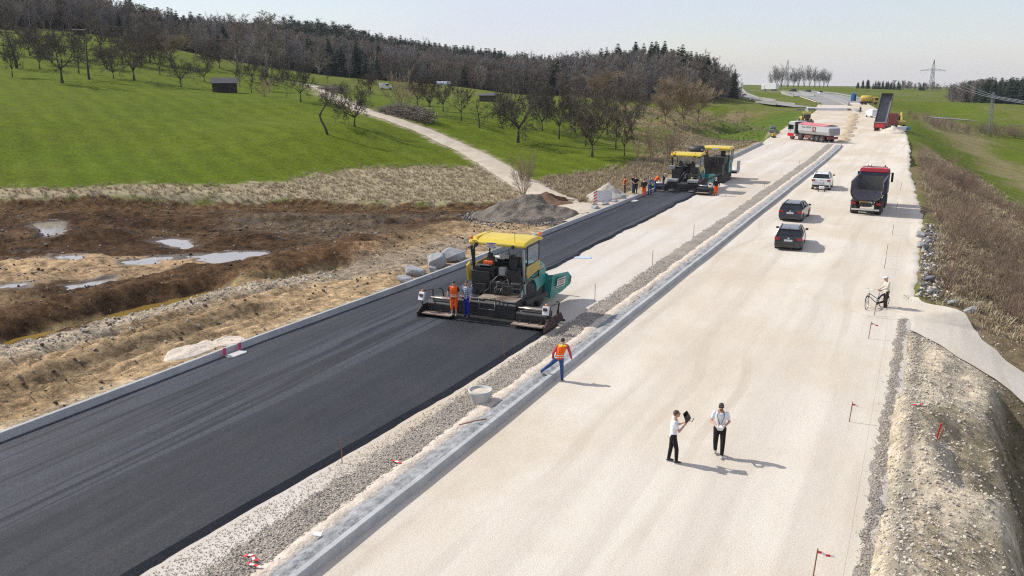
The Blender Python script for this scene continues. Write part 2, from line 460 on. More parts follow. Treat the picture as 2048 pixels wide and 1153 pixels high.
def gz_base(x, y):
    x = np.asarray(x, float); y = np.asarray(y, float)
    z = tps(x, y)
    # earthworks left of the road
    near = (x > -100) & (x < -24) & (y > -30) & (y < 85)
    if near.any():
        xs, ys, zs = x[near], y[near], z[near]
        m = sstep(0.0, 2.5, poly_sd(xs, ys, MUD_POLY))
        d, s = seg_dist(xs, ys, BANK)
        ds = -s * d + (fbm(xs * 0.35, ys * 0.35, 4, 3) - 0.5) * 2.2
        zs = zs + 0.42 * np.tanh(ds / 0.8) * np.exp(-(ds / 2.6) ** 2)
        def bump(pts, hw, dz, wob=0.35, sd=3):
            d, s = seg_dist(xs, ys, pts)
            d = d + (fbm(xs * 0.45, ys * 0.45, sd) - 0.5) * wob * 3
            return dz * np.exp(-(d / hw) ** 2)
        zs = zs + m * (bump(DITCH, 1.0, -0.62) + bump(RIDGE, 1.5, 0.55, 0.7, sd=5) + bump(FURROW, 0.45, -0.28, sd=6)
            + bump([(p[0] - 1.1, p[1]) for p in FURROW], 0.7, 0.2, sd=8) + bump([(p[0] + 0.2, p[1]) for p in PALE], 0.9, 0.18, sd=9)
            + bump([(-56.3, 41.3), (-55.5, 45.1)], 2.6, 0.9, sd=10) + bump([(-62.5, 38.3), (-60.1, 40.5)], 2.2, 0.7, sd=11)
            + bump(RED, 1.3, 0.75, sd=12) + bump(RED2, 1.4, 0.45, sd=13) + bump([(-48, 47), (-44, 50)], 1.2, 0.3, sd=14)
            + bump([(-53, 35), (-49, 37.5)], 0.9, 0.25, sd=15) + bump([(-60, 49.5), (-50, 56), (-42, 60)], 1.0, 0.4, sd=16))
        for k, rt in enumerate(RUTS):
            for off in (-0.95, 0.95):
                zs = zs + m * bump([(p[0] + off * 0.5, p[1] - off * 0.85) for p in rt], 0.32, -0.26, 0.12, 20 + k)
                zs = zs + m * bump([(p[0] + off * 0.5 + 0.3, p[1] - off * 0.85 - 0.5) for p in rt], 0.25, 0.14, 0.12, 20 + k)
        rough = sstep(0.35, 0.7, fbm(xs * 0.12, ys * 0.12, 31, 3)) * 0.7 + 0.3
        r1 = 1 - np.abs(2 * fbm(xs * 0.8, ys * 0.8, 33, 4) - 1)
        zs = zs + m * rough * ((fbm(xs * 0.35, ys * 0.35, 32, 3) - 0.5) * 0.45 + (r1 - 0.7) * 0.42 + (fbm(xs * 1.7, ys * 1.7, 35, 3) - 0.5) * 0.26)
        z = z.copy(); z[near] = zs
    # verge and gravel bank right of the road
    near = (x > -1.0) & (x < 18) & (y > -25) & (y < 80)
    if near.any():
        xs, ys, zs = x[near], y[near], z[near]
        m = sstep(0.0, 0.8, xs)
        n1 = fbm(xs * 0.7, ys * 0.7, 41, 4) - 0.5
        n2 = 1 - np.abs(2 * fbm(xs * 1.1, ys * 1.1, 43, 3) - 1)
        zs = zs + m * (n1 * 0.5 + (n2 - 0.7) * 0.25)
        zs = zs + 0.10 * np.exp(-((xs - 1.1) / 0.5) ** 2) * (ys < 46) * (0.4 + fbm(xs * 0.5, ys * 0.25, 44, 2))
        zs = zs - 1.5 * sstep(2.8, 4.3, xs + n1 * 0.9) * (1 - sstep(35, 40, ys))
        pit = sstep(-0.5, 0.4, poly_sd(xs + n1 * 0.8, ys, [(0.9, 30.6), (2.9, 31.6), (3.2, 27.0), (1.7, 26.3)]))
        zs = zs - 0.4 * pit
        d, _ = seg_dist(xs, ys, SIDE_PATH)
        flat = 1 - sstep(1.6, 3.0, d)
        zs = zs * (1 - flat) + (tps(xs, ys) - 0.12) * flat
        z = z.copy(); z[near] = zs
    # gentle unevenness of the fields
    z = z + (fbm(x * 0.03, y * 0.03, 51, 2) - 0.5) * 0.22 * sstep(5, 25, np.maximum(edge_l(y) - x, x - edge_r(y)))
    # the road corridor is level
    yy = np.clip(y, -20, 475)
    out = np.maximum(edge_l(yy) - x, x - edge_r(yy)) + np.maximum(0, y - 475)
    w = sstep(-0.5, 0.35, out)
    z = z * w + (-0.16) * (1 - w)
    return z
PUD_Z = []
for pl in PUDDLES:
    px = np.array([p[0] for p in pl]); py = np.array([p[1] for p in pl])
    PUD_Z.append(float(np.median(gz_base(px, py))) - 0.02)
def gz(x, y):
    x = np.asarray(x, float); y = np.asarray(y, float)
    shp = x.shape
    x, y = np.atleast_1d(x).ravel(), np.atleast_1d(y).ravel()
    z = gz_base(x, y)
    for pl, pz in zip(PUDDLES, PUD_Z):
        bx = (x > min(p[0] for p in pl) - 2) & (x < max(p[0] for p in pl) + 2) & (y > min(p[1] for p in pl) - 2) & (y < max(p[1] for p in pl) + 2)
        if bx.any():
            sd = poly_sd(x[bx], y[bx], pl) + (fbm(x[bx] * 1.2, y[bx] * 1.2, 61, 3) - 0.5) * 0.9
            w = sstep(-0.25, 0.25, sd)
            rim = sstep(-1.6, -0.6, sd)
            zz = z[bx] * (1 - rim) + np.maximum(z[bx], pz + 0.015) * rim
            z[bx] = zz * (1 - w) + (pz - 0.14) * w
    return z.reshape(shp)
def gz1(x, y):
    return float(gz(np.array([x]), np.array([y]))[0])

def grow(a, b, s0, g=1.13, smax=40.0):
    out, s, p = [], s0, a
    sign = 1 if b > a else -1
    while (b - p) * sign > 0:
        p += sign * s
        out.append(p)
        s = min(s * g, smax)
    return out
gx = sorted(grow(-80, -900, 0.4, 1.06, 30)) + list(np.arange(-80, -27, 0.22)) + [-26.9, -26.4, -25.9, -25.3, -24.6, -23.5, -20, -16, -12, -8, -4, -2, -1] + list(np.arange(-0.6, 15, 0.16)) + grow(15, 900, 0.3, 1.06, 30)
gy = sorted(grow(8, -45, 1.0, 1.2, 8)) + list(np.arange(8, 76, 0.24)) + grow(76, 1600, 0.35, 1.03, 22)
GX, GY = np.meshgrid(np.array(gx), np.array(gy))
GZ = gz(GX, GY)
ny, nx = GX.shape
idx = np.arange(nx * ny).reshape(ny, nx)
GF = np.stack([idx[:-1, :-1], idx[:-1, 1:], idx[1:, 1:], idx[1:, :-1]], -1).reshape(-1, 4)

# land cover: base colours of what lies there, darkened where earth faces lie in shade
DRY_L = [(-140, 6), (-86.1, 43.0), (-75.2, 49.4), (-68.3, 54.3), (-64.6, 59.6), (-60.9, 62.2), (-58.4, 66.5), (-57.8, 72.8), (-57.0, 77.0), (-52.1, 84.6), (-46.5, 90.1), (-40.2, 84.8), (-34.5, 78.7), (-31, 73)] + BANK[::-1]
DRY_R = [(-36.0, 81), (-38.2, 86.9), (-36.2, 89.0), (-33.3, 94.2), (-31.5, 98.8), (-31.5, 108.1), (-34.5, 123.6), (-38, 140), (-28, 150), (-25.5, 146), (-25, 115), (-25, 80), (-27, 72)]
ROUGH = [(-27, 100), (-33, 112), (-44.4, 132), (-56, 165), (-66, 200), (-64, 250), (-50, 262), (-44, 230), (-38, 205), (-30, 180), (-27, 168)]
ROAD_VERGE_L = [(-24.9, 60), (-30.5, 76), (-29, 84), (-26.5, 92), (-25.5, 146), (-28, 180), (-30, 230), (-32, 250), (-28, 250), (-24, 150)]
BRUSH_R = [(-2.8, 150), (-1.3, 168), (4.8, 150), (9, 125), (13, 104), (22, 90), (40, 60), (40, 15), (12, 30), (5, 42), (0.8, 47), (0.0, 53), (-0.4, 60), (-0.8, 80)]
FIELD_ROUGH_R = [(-9, 240), (-4, 262), (3.2, 215), (8, 178), (11, 152), (16, 130), (24, 110), (40, 110), (20, 160), (11, 200), (14, 262), (-2, 292)]
GRAVEL_R = [(-1, -25), (-0.5, 44), (0.6, 48), (4, 42), (7, 38), (10, 20), (10, -25)]
FOREST = [(-260.9, 140.2), (-241.4, 149.7), (-237.0, 176.3), (-224.6, 207.8), (-204.2, 206.6), (-197.1, 221.1), (-185.9, 232.1), (-177.2, 241.9), (-153.2, 250.3), (-130.1, 259.2), (-114.6, 264.5), (-95.5, 259.3), (-77.7, 253.5), (-67.9, 287.2), (-62.9, 308.5), (-69.9, 349.5), (-86.0, 347.3), (-103.8, 338.7), (-128.4, 348.9), (-163.1, 376.6), (-201.8, 402.2), (-251.8, 411.4), (-283.4, 396.0), (-306.1, 373.9), (-331.8, 339.2), (-348.0, 298.0), (-361.8, 269.1), (-392.3, 243.2), (-413.1, 222.0)]
WOOD_R = [(3.2, 468.3), (5.9, 430.7), (17.1, 402.8), (28.5, 397.2), (54.3, 404.2), (88.8, 576.5), (39.7, 552.7), (10.7, 527.5)]
SLOPE_L = [(-39, 150), (-44, 205), (-47, 240), (-41, 262), (-33, 262), (-30, 230), (-28.6, 203), (-27.6, 177), (-26, 150)]

x, y = GX.ravel(), GY.ravel()
c = np.zeros((len(x), 3)); c[:] = (0.092, 0.122, 0.009)
wet = np.zeros(len(x)); bmp = np.full(len(x), 0.14)
def over(w, rgb, b=None, rg=None):
    global c, bmp, wet
    w = np.clip(w, 0, 1)
    c = c * (1 - w[:, None]) + np.array(rgb)[None] * w[:, None]
    if b is not None: bmp = bmp * (1 - w) + b * w
    if rg is not None: wet = wet * (1 - w) + rg * w
nA = fbm(x * 0.05, y * 0.05, 71, 4); nB = fbm(x * 0.25, y * 0.25, 73, 4); nC = fbm(x * 1.1, y * 1.1, 75, 3)
over(sstep(0.45, 0.7, nA) * 0.5, (0.076, 0.115, 0.0085))
over(sstep(0.5, 0.75, nB) * 0.35, (0.108, 0.125, 0.014))
far = sstep(120, 300, y - 0.3 * x)
over(far * sstep(0.42, 0.62, nA) * 0.6, (0.145, 0.140, 0.045))
over(sstep(-6, 6, poly_sd(x, y, FOREST)), (0.10, 0.075, 0.045))
over(sstep(-4, 4, poly_sd(x, y, WOOD_R)), (0.09, 0.07, 0.04))
over(sstep(-6, 6, poly_sd(x, y, ROUGH) + (nB - 0.5) * 14) * (0.35 + 0.65 * sstep(0.38, 0.56, nB)), (0.215, 0.165, 0.085), 0.5)
over(sstep(-2, 2, poly_sd(x, y, SLOPE_L) + (nB - 0.5) * 3), (0.082, 0.122, 0.018), 0.3)
over(sstep(-0.8, 0.8, poly_sd(x, y, DRY_L) + (nB - 0.5) * 4 + (nC - 0.5) * 2.5), (0.345, 0.29, 0.185), 0.8)
over(sstep(-0.8, 0.8, poly_sd(x, y, DRY_R) + (nB - 0.5) * 5) , (0.25, 0.195, 0.115), 0.6)
over(sstep(-0.5, 0.5, poly_sd(x, y, ROAD_VERGE_L) + (nC - 0.5) * 3) * 0.8, (0.42, 0.35, 0.25), 0.5)
over(sstep(-2, 2, poly_sd(x, y, BRUSH_R) + (nB - 0.5) * 4), (0.215, 0.165, 0.095), 0.7)
over(sstep(-3, 3, poly_sd(x, y, FIELD_ROUGH_R) + (nB - 0.5) * 9) * 0.85, (0.20, 0.165, 0.085), 0.5)
# gravel bank right
gm = sstep(-0.6, 0.6, poly_sd(x, y, GRAVEL_R) + (nC - 0.5) * 1.2)
over(gm, (0.52, 0.445, 0.33), 0.7)
over(gm * sstep(0.5, 0.62, fbm(x * 0.6, y * 0.35, 81, 4)), (0.37, 0.305, 0.205), 0.6)
over(gm * np.exp(-((x - 0.35) / 0.22) ** 2) * 0.75, (0.21, 0.19, 0.165), 1.0)
over(gm * sstep(-0.3, 0.5, poly_sd(x, y, [(1.2, 30.6), (3.0, 31.4), (3.4, 26.8), (2.2, 25.8)]) + (nC - 0.5)), (0.27, 0.225, 0.14), 0.4)
over(gm * sstep(2.8, 3.8, x + (nC - 0.5)), (0.16, 0.13, 0.08), 0.8)  # outer face turned from the sun: its shade is put into the colour
# mud
mm = sstep(-0.25, 0.25, poly_sd(x, y, MUD_POLY) + (nC - 0.5) * 1.2)
over(mm, (0.088, 0.050, 0.025), 1.0, 0.04)
def band(pts, hw, rgb, amt=1.0, wob=1.5, b=None, rg=None, soft=0.5):
    d, s = seg_dist(x, y, pts)
    d = d + (nB - 0.5) * wob * 2 + (nC - 0.5) * wob * 0.8
    over(mm * amt * (1 - sstep(hw * (1 - soft), hw * (1 + soft), d)), rgb, b, rg)
over(mm * sstep(0.50, 0.66, nB) * 0.55, (0.15, 0.098, 0.054))
over(mm * sstep(0.52, 0.62, fbm(x * 0.5, y * 0.9, 77, 4)) * 0.7, (0.050, 0.029, 0.015))
band([(-49.5, 54.3), (-43.6, 54.5), (-36.8, 53.1), (-35.5, 47.6)], 3.4, (0.155, 0.118, 0.078), 0.75, 2.0)
band([(-50, 57.5), (-40, 60.5), (-32, 64)], 1.8, (0.15, 0.115, 0.075), 0.7, 1.2)
band(BANK, 1.9, (0.135, 0.080, 0.038), 0.85, 0.9)
band(TAN, 3.3, (0.37, 0.255, 0.14), 1.0, 1.3, 0.5, 0.1, 0.25)
band([(-47, 33.5), (-43.5, 37.5)], 1.6, (0.27, 0.185, 0.105), 0.8, 1.5)
band([(-60, 33), (-50, 30), (-43, 27)], 2.6, (0.24, 0.165, 0.09), 0.8, 1.8)
band(RED, 1.9, (0.135, 0.064, 0.028), 0.9, 0.8)
band(RED2, 1.8, (0.165, 0.105, 0.055), 0.7, 0.8)
band(RIDGE, 1.9, (0.12, 0.070, 0.036), 0.95, 0.7)
band([(p[0] + 1.3, p[1]) for p in RIDGE], 0.95, (0.115, 0.068, 0.035), 0.9, 0.5)
dn = sstep(-37.6, -33.5, x) * sstep(45, 36, y)
over(mm * dn, (0.355, 0.25, 0.14), 0.7, 0.03)
over(mm * sstep(-36, -30, x) * (y < 60) * (y > 20) * 0.9, (0.375, 0.268, 0.152), 0.6, 0.03)
over(mm * dn * sstep(0.5, 0.68, nB) * 0.6, (0.24, 0.165, 0.09))
band(FURROW, 0.75, (0.165, 0.12, 0.07), 0.85, 0.5)  # shade of the small scarp is painted in as a darker line
band(PALE, 1.1, (0.46, 0.385, 0.28), 0.9, 1.0, 1.0, 0.05, 0.5)
band(DITCH, 0.5, (0.17, 0.115, 0.035), 0.95, 0.2, 0.4, 0.5, 0.3)
band([(-31.5, 42), (-29.5, 47), (-28.5, 53)], 2.2, (0.24, 0.20, 0.15), 0.8, 1.2)
over(mm * (1 - sstep(0.0, 0.9, np.abs(kerb_x(np.clip(y, -20, 145)) - 0.35 - x))) * (nB > 0.45) * 0.7, (0.45, 0.38, 0.28))
for rt in RUTS[:5]:
    for off in (-0.95, 0.95): band([(p[0] + off * 0.5, p[1] - off * 0.85) for p in rt], 0.35, (0.05, 0.032, 0.02), 0.8, 0.12, 0.5, 0.5)
for pl in PUDDLES:
    sd = poly_sd(x, y, pl)
    over(sstep(-0.7, 0.1, sd + (nC - 0.5)) * mm, (0.075, 0.050, 0.030), 0.3, 0.8)
# farm track and side path shoulders
d, _ = seg_dist(x, y, DIRT_PATH)
over((1 - sstep(1.5, 2.3, d + (nC - 0.5) * 1.2)) * 0.8, (0.40, 0.335, 0.245), 0.3)

m_ground = bpy.data.materials.new('soil_and_grass')
m_ground.use_nodes = True
N, L = m_ground.node_tree.nodes, m_ground.node_tree.links
b = N['Principled BSDF']
b.inputs['Specular IOR Level'].default_value = 0.25
ca = N.new('ShaderNodeAttribute'); ca.attribute_name = 'cover'
sa = N.new('ShaderNodeAttribute'); sa.attribute_name = 'surf'
geo = N.new('ShaderNodeNewGeometry')
def noise(scale, detail, rough=0.6, vec=None):
    n = N.new('ShaderNodeTexNoise')
    n.inputs['Scale'].default_value = scale
    n.inputs['Detail'].default_value = detail
    n.inputs['Roughness'].default_value = rough
    L.new(vec if vec is not None else geo.outputs['Position'], n.inputs['Vector'])
    return n.outputs['Fac']
def mrange(v, a, b_, c_, d_):
    n = N.new('ShaderNodeMapRange')
    n.inputs['From Min'].default_value = a; n.inputs['From Max'].default_value = b_
    n.inputs['To Min'].default_value = c_; n.inputs['To Max'].default_value = d_
    L.new(v, n.inputs['Value'])
    return n.outputs['Result']
def mathn(op, a, b_):
    n = N.new('ShaderNodeMath'); n.operation = op
    for i, q in enumerate((a, b_)):
        if hasattr(q, 'links'): L.new(q, n.inputs[i])
        else: n.inputs[i].default_value = q
    return n.outputs[0]
f1 = mrange(noise(3.2, 8, 0.75), 0.3, 0.7, 0.55, 1.45)
f2 = mrange(noise(0.33, 7, 0.7), 0.3, 0.7, 0.84, 1.16)
f3 = mrange(noise(16.0, 3, 0.6), 0.3, 0.7, 0.72, 1.28)
sep = N.new('ShaderNodeSeparateColor'); L.new(sa.outputs['Color'], sep.inputs['Color'])
f4 = mrange(noise(1.5, 10, 0.8), 0.38, 0.62, 0.32, 1.75)
f4 = mathn('ADD', 1.0, mathn('MULTIPLY', mathn('SUBTRACT', f4, 1.0), sep.outputs['Blue']))
dv = N.new('ShaderNodeVectorMath'); dv.operation = 'DOT_PRODUCT'; dv.inputs[1].default_value = (1.0, 1.75, 0.0)
L.new(geo.outputs['Position'], dv.inputs[0])
f5 = mrange(mathn('SINE', mathn('ADD', dv.outputs['Value'], mathn('MULTIPLY', noise(0.12, 3), 9.0)), 0.0), -1, 1, 0.93, 1.07)
f6 = mrange(noise(0.9, 6, 0.7), 0.32, 0.68, 0.88, 1.12)
ff = mathn('MULTIPLY', mathn('MULTIPLY', mathn('MULTIPLY', mathn('MULTIPLY', mathn('MULTIPLY', f1, f2), f3), f4), f5), f6)
mx = N.new('ShaderNodeMixRGB'); mx.blend_type = 'MULTIPLY'; mx.inputs['Fac'].default_value = 1.0
L.new(ca.outputs['Color'], mx.inputs['Color1']); L.new(ff, mx.inputs['Color2'])
L.new(mx.outputs['Color'], b.inputs['Base Color'])
L.new(mrange(sep.outputs['Red'], 0, 1, 0.95, 0.28), b.inputs['Roughness'])
L.new(mrange(sep.outputs['Red'], 0, 1, 0.04, 0.6), b.inputs['Specular IOR Level'])
bh = mathn('ADD', mathn('ADD', mathn('MULTIPLY', noise(5.0, 8, 0.7), 0.16), mathn('MULTIPLY', mathn('MULTIPLY', noise(1.3, 9, 0.75), 0.5), sep.outputs['Blue'])), mathn('MULTIPLY', noise(28.0, 3, 0.6), 0.03))
bp = N.new('ShaderNodeBump'); bp.inputs['Distance'].default_value = 1.0
L.new(sep.outputs['Green'], bp.inputs['Strength']); L.new(bh, bp.inputs['Height'])
L.new(bp.outputs['Normal'], b.inputs['Normal'])

ground = npmesh('ground', np.c_[GX.ravel(), GY.ravel(), GZ.ravel()], GF, m_ground)
tag(ground, kind='structure')
at_ = ground.data.attributes.new('cover', 'FLOAT_COLOR', 'POINT')
at_.data.foreach_set('color', np.c_[c, np.ones(len(c))].astype(np.float32).ravel())
at_ = ground.data.attributes.new('surf', 'FLOAT_COLOR', 'POINT')
at_.data.foreach_set('color', np.c_[wet, bmp, np.clip(mm * 0.85 + gm * 0.35, 0, 1) * (1 - 0.7 * np.clip(wet * 1.2 - .4, 0, 1)), np.ones(len(wet))].astype(np.float32).ravel())

# ---------------------------------------------------------------- puddles and ditch water
m_water = mat('muddy_water', (0.30, 0.265, 0.22), 0.03, 0, 0.1, 0.6, spec=1.0, bump=0.0015, bscale=5.0)
m_ditch = mat('ditch_water', (0.22, 0.14, 0.03), 0.12, 0, 0.2, 0.6, spec=0.45, bump=0.004, bscale=5.0)
for pl, pz in zip(PUDDLES, PUD_Z):
    cx_ = sum(p[0] for p in pl) / len(pl); cy_ = sum(p[1] for p in pl) / len(pl)
    q = [(cx_ + (p[0] - cx_) * 1.3, cy_ + (p[1] - cy_) * 1.3, pz - 0.035) for p in pl]
    tag(MB().add(q, [tuple(range(len(q)))]).build('puddle', m_water), kind='structure')
def strip(name, pts, w, z, m, kind='structure', zf=None, nu=6, jag=0.0, seed=1, step=1.0, smooth=True):
    """a sheet along a polyline; w = half width or list, z = number or function(x, y)"""
    P = [Vector((p[0], p[1])) for p in pts]
    S = [0.0]
    for a, b_ in zip(P[:-1], P[1:]): S.append(S[-1] + (b_ - a).length)
    ss = np.arange(0, S[-1] + 1e-6, step)
    xs = np.interp(ss, S, [p.x for p in P]); ys = np.interp(ss, S, [p.y for p in P])
    for _ in range(3):
        xs[1:-1] = (xs[:-2] + 2 * xs[1:-1] + xs[2:]) / 4; ys[1:-1] = (ys[:-2] + 2 * ys[1:-1] + ys[2:]) / 4
    tx, ty = np.gradient(xs), np.gradient(ys)
    l = np.hypot(tx, ty); nxv, nyv = ty / l, -tx / l
    ws = np.interp(ss, S, w) if isinstance(w, (list, tuple)) else np.full(len(ss), w)
    wl_ = ws + (fbm(ss * 0.9, ss * 0 + 3.1, seed, 3) - 0.5) * 2 * jag
    wr_ = ws + (fbm(ss * 0.9, ss * 0 + 7.7, seed + 5, 3) - 0.5) * 2 * jag
    U = np.linspace(0, 1, nu)
    X = xs[:, None] + nxv[:, None] * (-wl_[:, None] * (1 - U) + wr_[:, None] * U)
    Y = ys[:, None] + nyv[:, None] * (-wl_[:, None] * (1 - U) + wr_[:, None] * U)
    Z = zf(X, Y, ss[:, None] + 0 * U, U[None] + 0 * ss[:, None]) if zf else np.full(X.shape, z)
    n_, k_ = X.shape
    id_ = np.arange(n_ * k_).reshape(n_, k_)
    F_ = np.stack([id_[:-1, :-1], id_[:-1, 1:], id_[1:, 1:], id_[1:, :-1]], -1).reshape(-1, 4)
    o = npmesh(name, np.c_[X.ravel(), Y.ravel(), Z.ravel()], F_, m, smooth)
    return tag(o, kind=kind)
strip('ditch_water', [(p[0], p[1]) for p in DITCH], 0.85, -0.8, m_ditch, zf=lambda X, Y, s, u: gz_base(X, Y) * 0 + np.interp(Y, [8, 20, 30, 44], [-0.72, -0.68, -0.62, -0.5]))
# ---------------------------------------------------------------- scattering of uncountable things (stones, tufts, far wood)
def rock_mesh(seed, flat=0.65):
    r = random.Random(seed)
    bm = bmesh.new()
    bmesh.ops.create_icosphere(bm, subdivisions=1, radius=0.5)
    for v in bm.verts:
        v.co *= r.uniform(0.72, 1.2)
        v.co.z *= flat
    me = bpy.data.meshes.new('stone')
    bm.to_mesh(me); bm.free()
    return me
def proto(name, me, m=None):
    if m is not None:
        me.materials.clear(); me.materials.append(m)
    return bpy.data.objects.new(name, me)
def gn_group(coll, pick):
    g = bpy.data.node_groups.new('scatter', 'GeometryNodeTree')
    g.interface.new_socket('Geometry', in_out='INPUT', socket_type='NodeSocketGeometry')
    g.interface.new_socket('Geometry', in_out='OUTPUT', socket_type='NodeSocketGeometry')
    n, l = g.nodes, g.links
    gi, go = n.new('NodeGroupInput'), n.new('NodeGroupOutput')
    ci = n.new('GeometryNodeCollectionInfo')
    ci.inputs['Collection'].default_value = coll
    ci.inputs['Separate Children'].default_value = True
    ci.inputs['Reset Children'].default_value = True
    ip = n.new('GeometryNodeInstanceOnPoints')
    ip.inputs['Pick Instance'].default_value = True
    def attr(nm, t):
        a = n.new('GeometryNodeInputNamedAttribute'); a.data_type = t
        a.inputs['Name'].default_value = nm
        return a.outputs['Attribute']
    m2p = n.new('GeometryNodeMeshToPoints')
    l.new(gi.outputs[0], m2p.inputs['Mesh'])
    l.new(m2p.outputs[0], ip.inputs['Points'])
    l.new(ci.outputs[0], ip.inputs['Instance'])
    l.new(attr('pick', 'INT'), ip.inputs['Instance Index'])
    er = n.new('FunctionNodeEulerToRotation')
    l.new(attr('rot', 'FLOAT_VECTOR'), er.inputs[0])
    l.new(er.outputs[0], ip.inputs['Rotation'])
    l.new(attr('scl', 'FLOAT_VECTOR'), ip.inputs['Scale'])
    l.new(ip.outputs[0], go.inputs[0])
    return g
def scatter(name, pts, protos, pick, scl, rot, label=None, cat=None):
    me = bpy.data.meshes.new(name)
    pts = np.asarray(pts, np.float32)
    me.vertices.add(len(pts))
    me.vertices.foreach_set('co', pts.ravel())
    a = me.attributes.new('pick', 'INT', 'POINT'); a.data.foreach_set('value', np.asarray(pick, np.int32))
    a = me.attributes.new('scl', 'FLOAT_VECTOR', 'POINT'); a.data.foreach_set('vector', np.asarray(scl, np.float32).ravel())
    a = me.attributes.new('rot', 'FLOAT_VECTOR', 'POINT'); a.data.foreach_set('vector', np.asarray(rot, np.float32).ravel())
    o = bpy.data.objects.new(name, me)
    col.objects.link(o)
    coll = bpy.data.collections.new('source_' + name)
    for k, p in enumerate(protos):
        p.name = 'p%02d_%s' % (k, name)
        coll.objects.link(p)
    md = o.modifiers.new('scatter', 'NODES')
    md.node_group = gn_group(coll, True)
    tag(o, label, cat, kind='stuff')
    return o
nr = np.random.default_rng(11)

# ---------------------------------------------------------------- surface materials of the road
def surf_mat(name, build):
    m = bpy.data.materials.new(name)
    m.use_nodes = True
    nt = m.node_tree
    b = nt.nodes['Principled BSDF']
    class K: pass
    k = K(); k.N, k.L, k.b = nt.nodes, nt.links, b
    k.pos = k.N.new('ShaderNodeNewGeometry').outputs['Position']
    def link(a, i):
        if hasattr(a, 'links'): k.L.new(a, i)
        else: i.default_value = a
    def noise(scale, detail=5, rough=0.6, stretch=None):
        v = k.pos
        if stretch:
            mp = k.N.new('ShaderNodeMapping'); mp.inputs['Scale'].default_value = stretch
            k.L.new(v, mp.inputs['Vector']); v = mp.outputs['Vector']
        n = k.N.new('ShaderNodeTexNoise')
        n.inputs['Scale'].default_value = scale; n.inputs['Detail'].default_value = detail; n.inputs['Roughness'].default_value = rough
        k.L.new(v, n.inputs['Vector'])
        return n.outputs['Fac']
    def mr(v, a, b_, c_, d_, smooth=False):
        n = k.N.new('ShaderNodeMapRange')
        if smooth: n.interpolation_type = 'SMOOTHSTEP'
        for i, q in zip(('From Min', 'From Max', 'To Min', 'To Max'), (a, b_, c_, d_)): n.inputs[i].default_value = q
        k.L.new(v, n.inputs['Value'])
        return n.outputs['Result']
    def mth(op, a, b_):
        n = k.N.new('ShaderNodeMath'); n.operation = op
        link(a, n.inputs[0]); link(b_, n.inputs[1])
        return n.outputs[0]
    def mix(f, a, b_, mode='MIX'):
        n = k.N.new('ShaderNodeMixRGB'); n.blend_type = mode
        link(f, n.inputs['Fac'])
        for q, i in ((a, 'Color1'), (b_, 'Color2')):
            if isinstance(q, tuple): n.inputs[i].default_value = (*q, 1)
            else: k.L.new(q, n.inputs[i])
        return n.outputs['Color']
    def bump(h, dist):
        n = k.N.new('ShaderNodeBump'); n.inputs['Distance'].default_value = dist
        k.L.new(h, n.inputs['Height']); k.L.new(n.outputs['Normal'], b.inputs['Normal'])
    sx = k.N.new('ShaderNodeSeparateXYZ'); k.L.new(k.pos, sx.inputs[0])
    k.x, k.y, k.z = sx.outputs
    k.noise, k.mr, k.mth, k.mix, k.bump, k.link = noise, mr, mth, mix, bump, link
    build(k)
    return m
def f_base(k):
    c = k.mix(k.mr(k.x, -15.0, -12.5, 0, 1), (0.60, 0.555, 0.495), (0.65, 0.595, 0.505))
    c = k.mix(k.mr(k.noise(0.16, 4, 0.55, (1, 0.45, 1)), 0.44, 0.7, 0, 0.8), c, (0.53, 0.44, 0.325))
    c = k.mix(k.mr(k.noise(0.9, 4, 0.6, (1, 0.05, 1)), 0.45, 0.75, 0, 0.30), c, (0.46, 0.40, 0.325))
    c = k.mix(k.mr(k.noise(0.35, 5, 0.7, (1, 0.6, 1)), 0.60, 0.75, 0, 0.5), c, (0.46, 0.375, 0.27))
    c = k.mix(k.mr(k.noise(0.55, 3, 0.5, (1, 0.012, 1)), 0.50, 0.60, 0, 0.38), c, (0.49, 0.435, 0.365))
    c = k.mix(k.mr(k.noise(0.55, 3, 0.5, (1, 0.012, 1)), 0.36, 0.44, 0.45, 0), c, (0.68, 0.63, 0.56))
    c = k.mix(k.mr(k.noise(0.10, 5, 0.65), 0.50, 0.64, 0, 0.62), c, (0.55, 0.465, 0.345))
    wx = k.mth('ADD', k.x, k.mr(k.noise(0.035, 2, 0.5), 0.3, 0.7, -1.6, 1.6))
    tr = k.mth('ABSOLUTE', k.mth('SUBTRACT', k.mth('FRACT', k.mth('DIVIDE', wx, 1.83), 0.0), 0.5), 0.0)
    tm = k.mth('MULTIPLY', k.mr(tr, 0.08, 0.16, 1, 0, True), k.mr(k.noise(0.22, 4, 0.65, (1.6, 0.25, 1)), 0.46, 0.62, 0, 0.42))
    c = k.mix(tm, c, (0.46, 0.395, 0.31))
    dy = k.mr(k.y, 150, 200, 0, 1)
    c = k.mix(k.mth('MULTIPLY', dy, k.mr(k.noise(0.12, 5, 0.6), 0.4, 0.65, 0, 0.8)), c, (0.50, 0.40, 0.26))
    c = k.mix(1.0, c, k.mr(k.noise(20.0, 5, 0.8), 0.32, 0.68, 0.78, 1.17), 'MULTIPLY')
    c = k.mix(k.mr(k.noise(42.0, 2, 0.5), 0.66, 0.74, 0, 0.5), c, (0.32, 0.28, 0.225))
    k.link(c, k.b.inputs['Base Color'])
    k.b.inputs['Roughness'].default_value = 0.95
    k.b.inputs['Specular IOR Level'].default_value = 0.15
    k.bump(k.mth('ADD', k.mth('MULTIPLY', k.noise(30, 4, 0.7), 0.5), k.noise(1.2, 4, 0.6)), 0.035)
m_base = surf_mat('crushed_limestone', f_base)
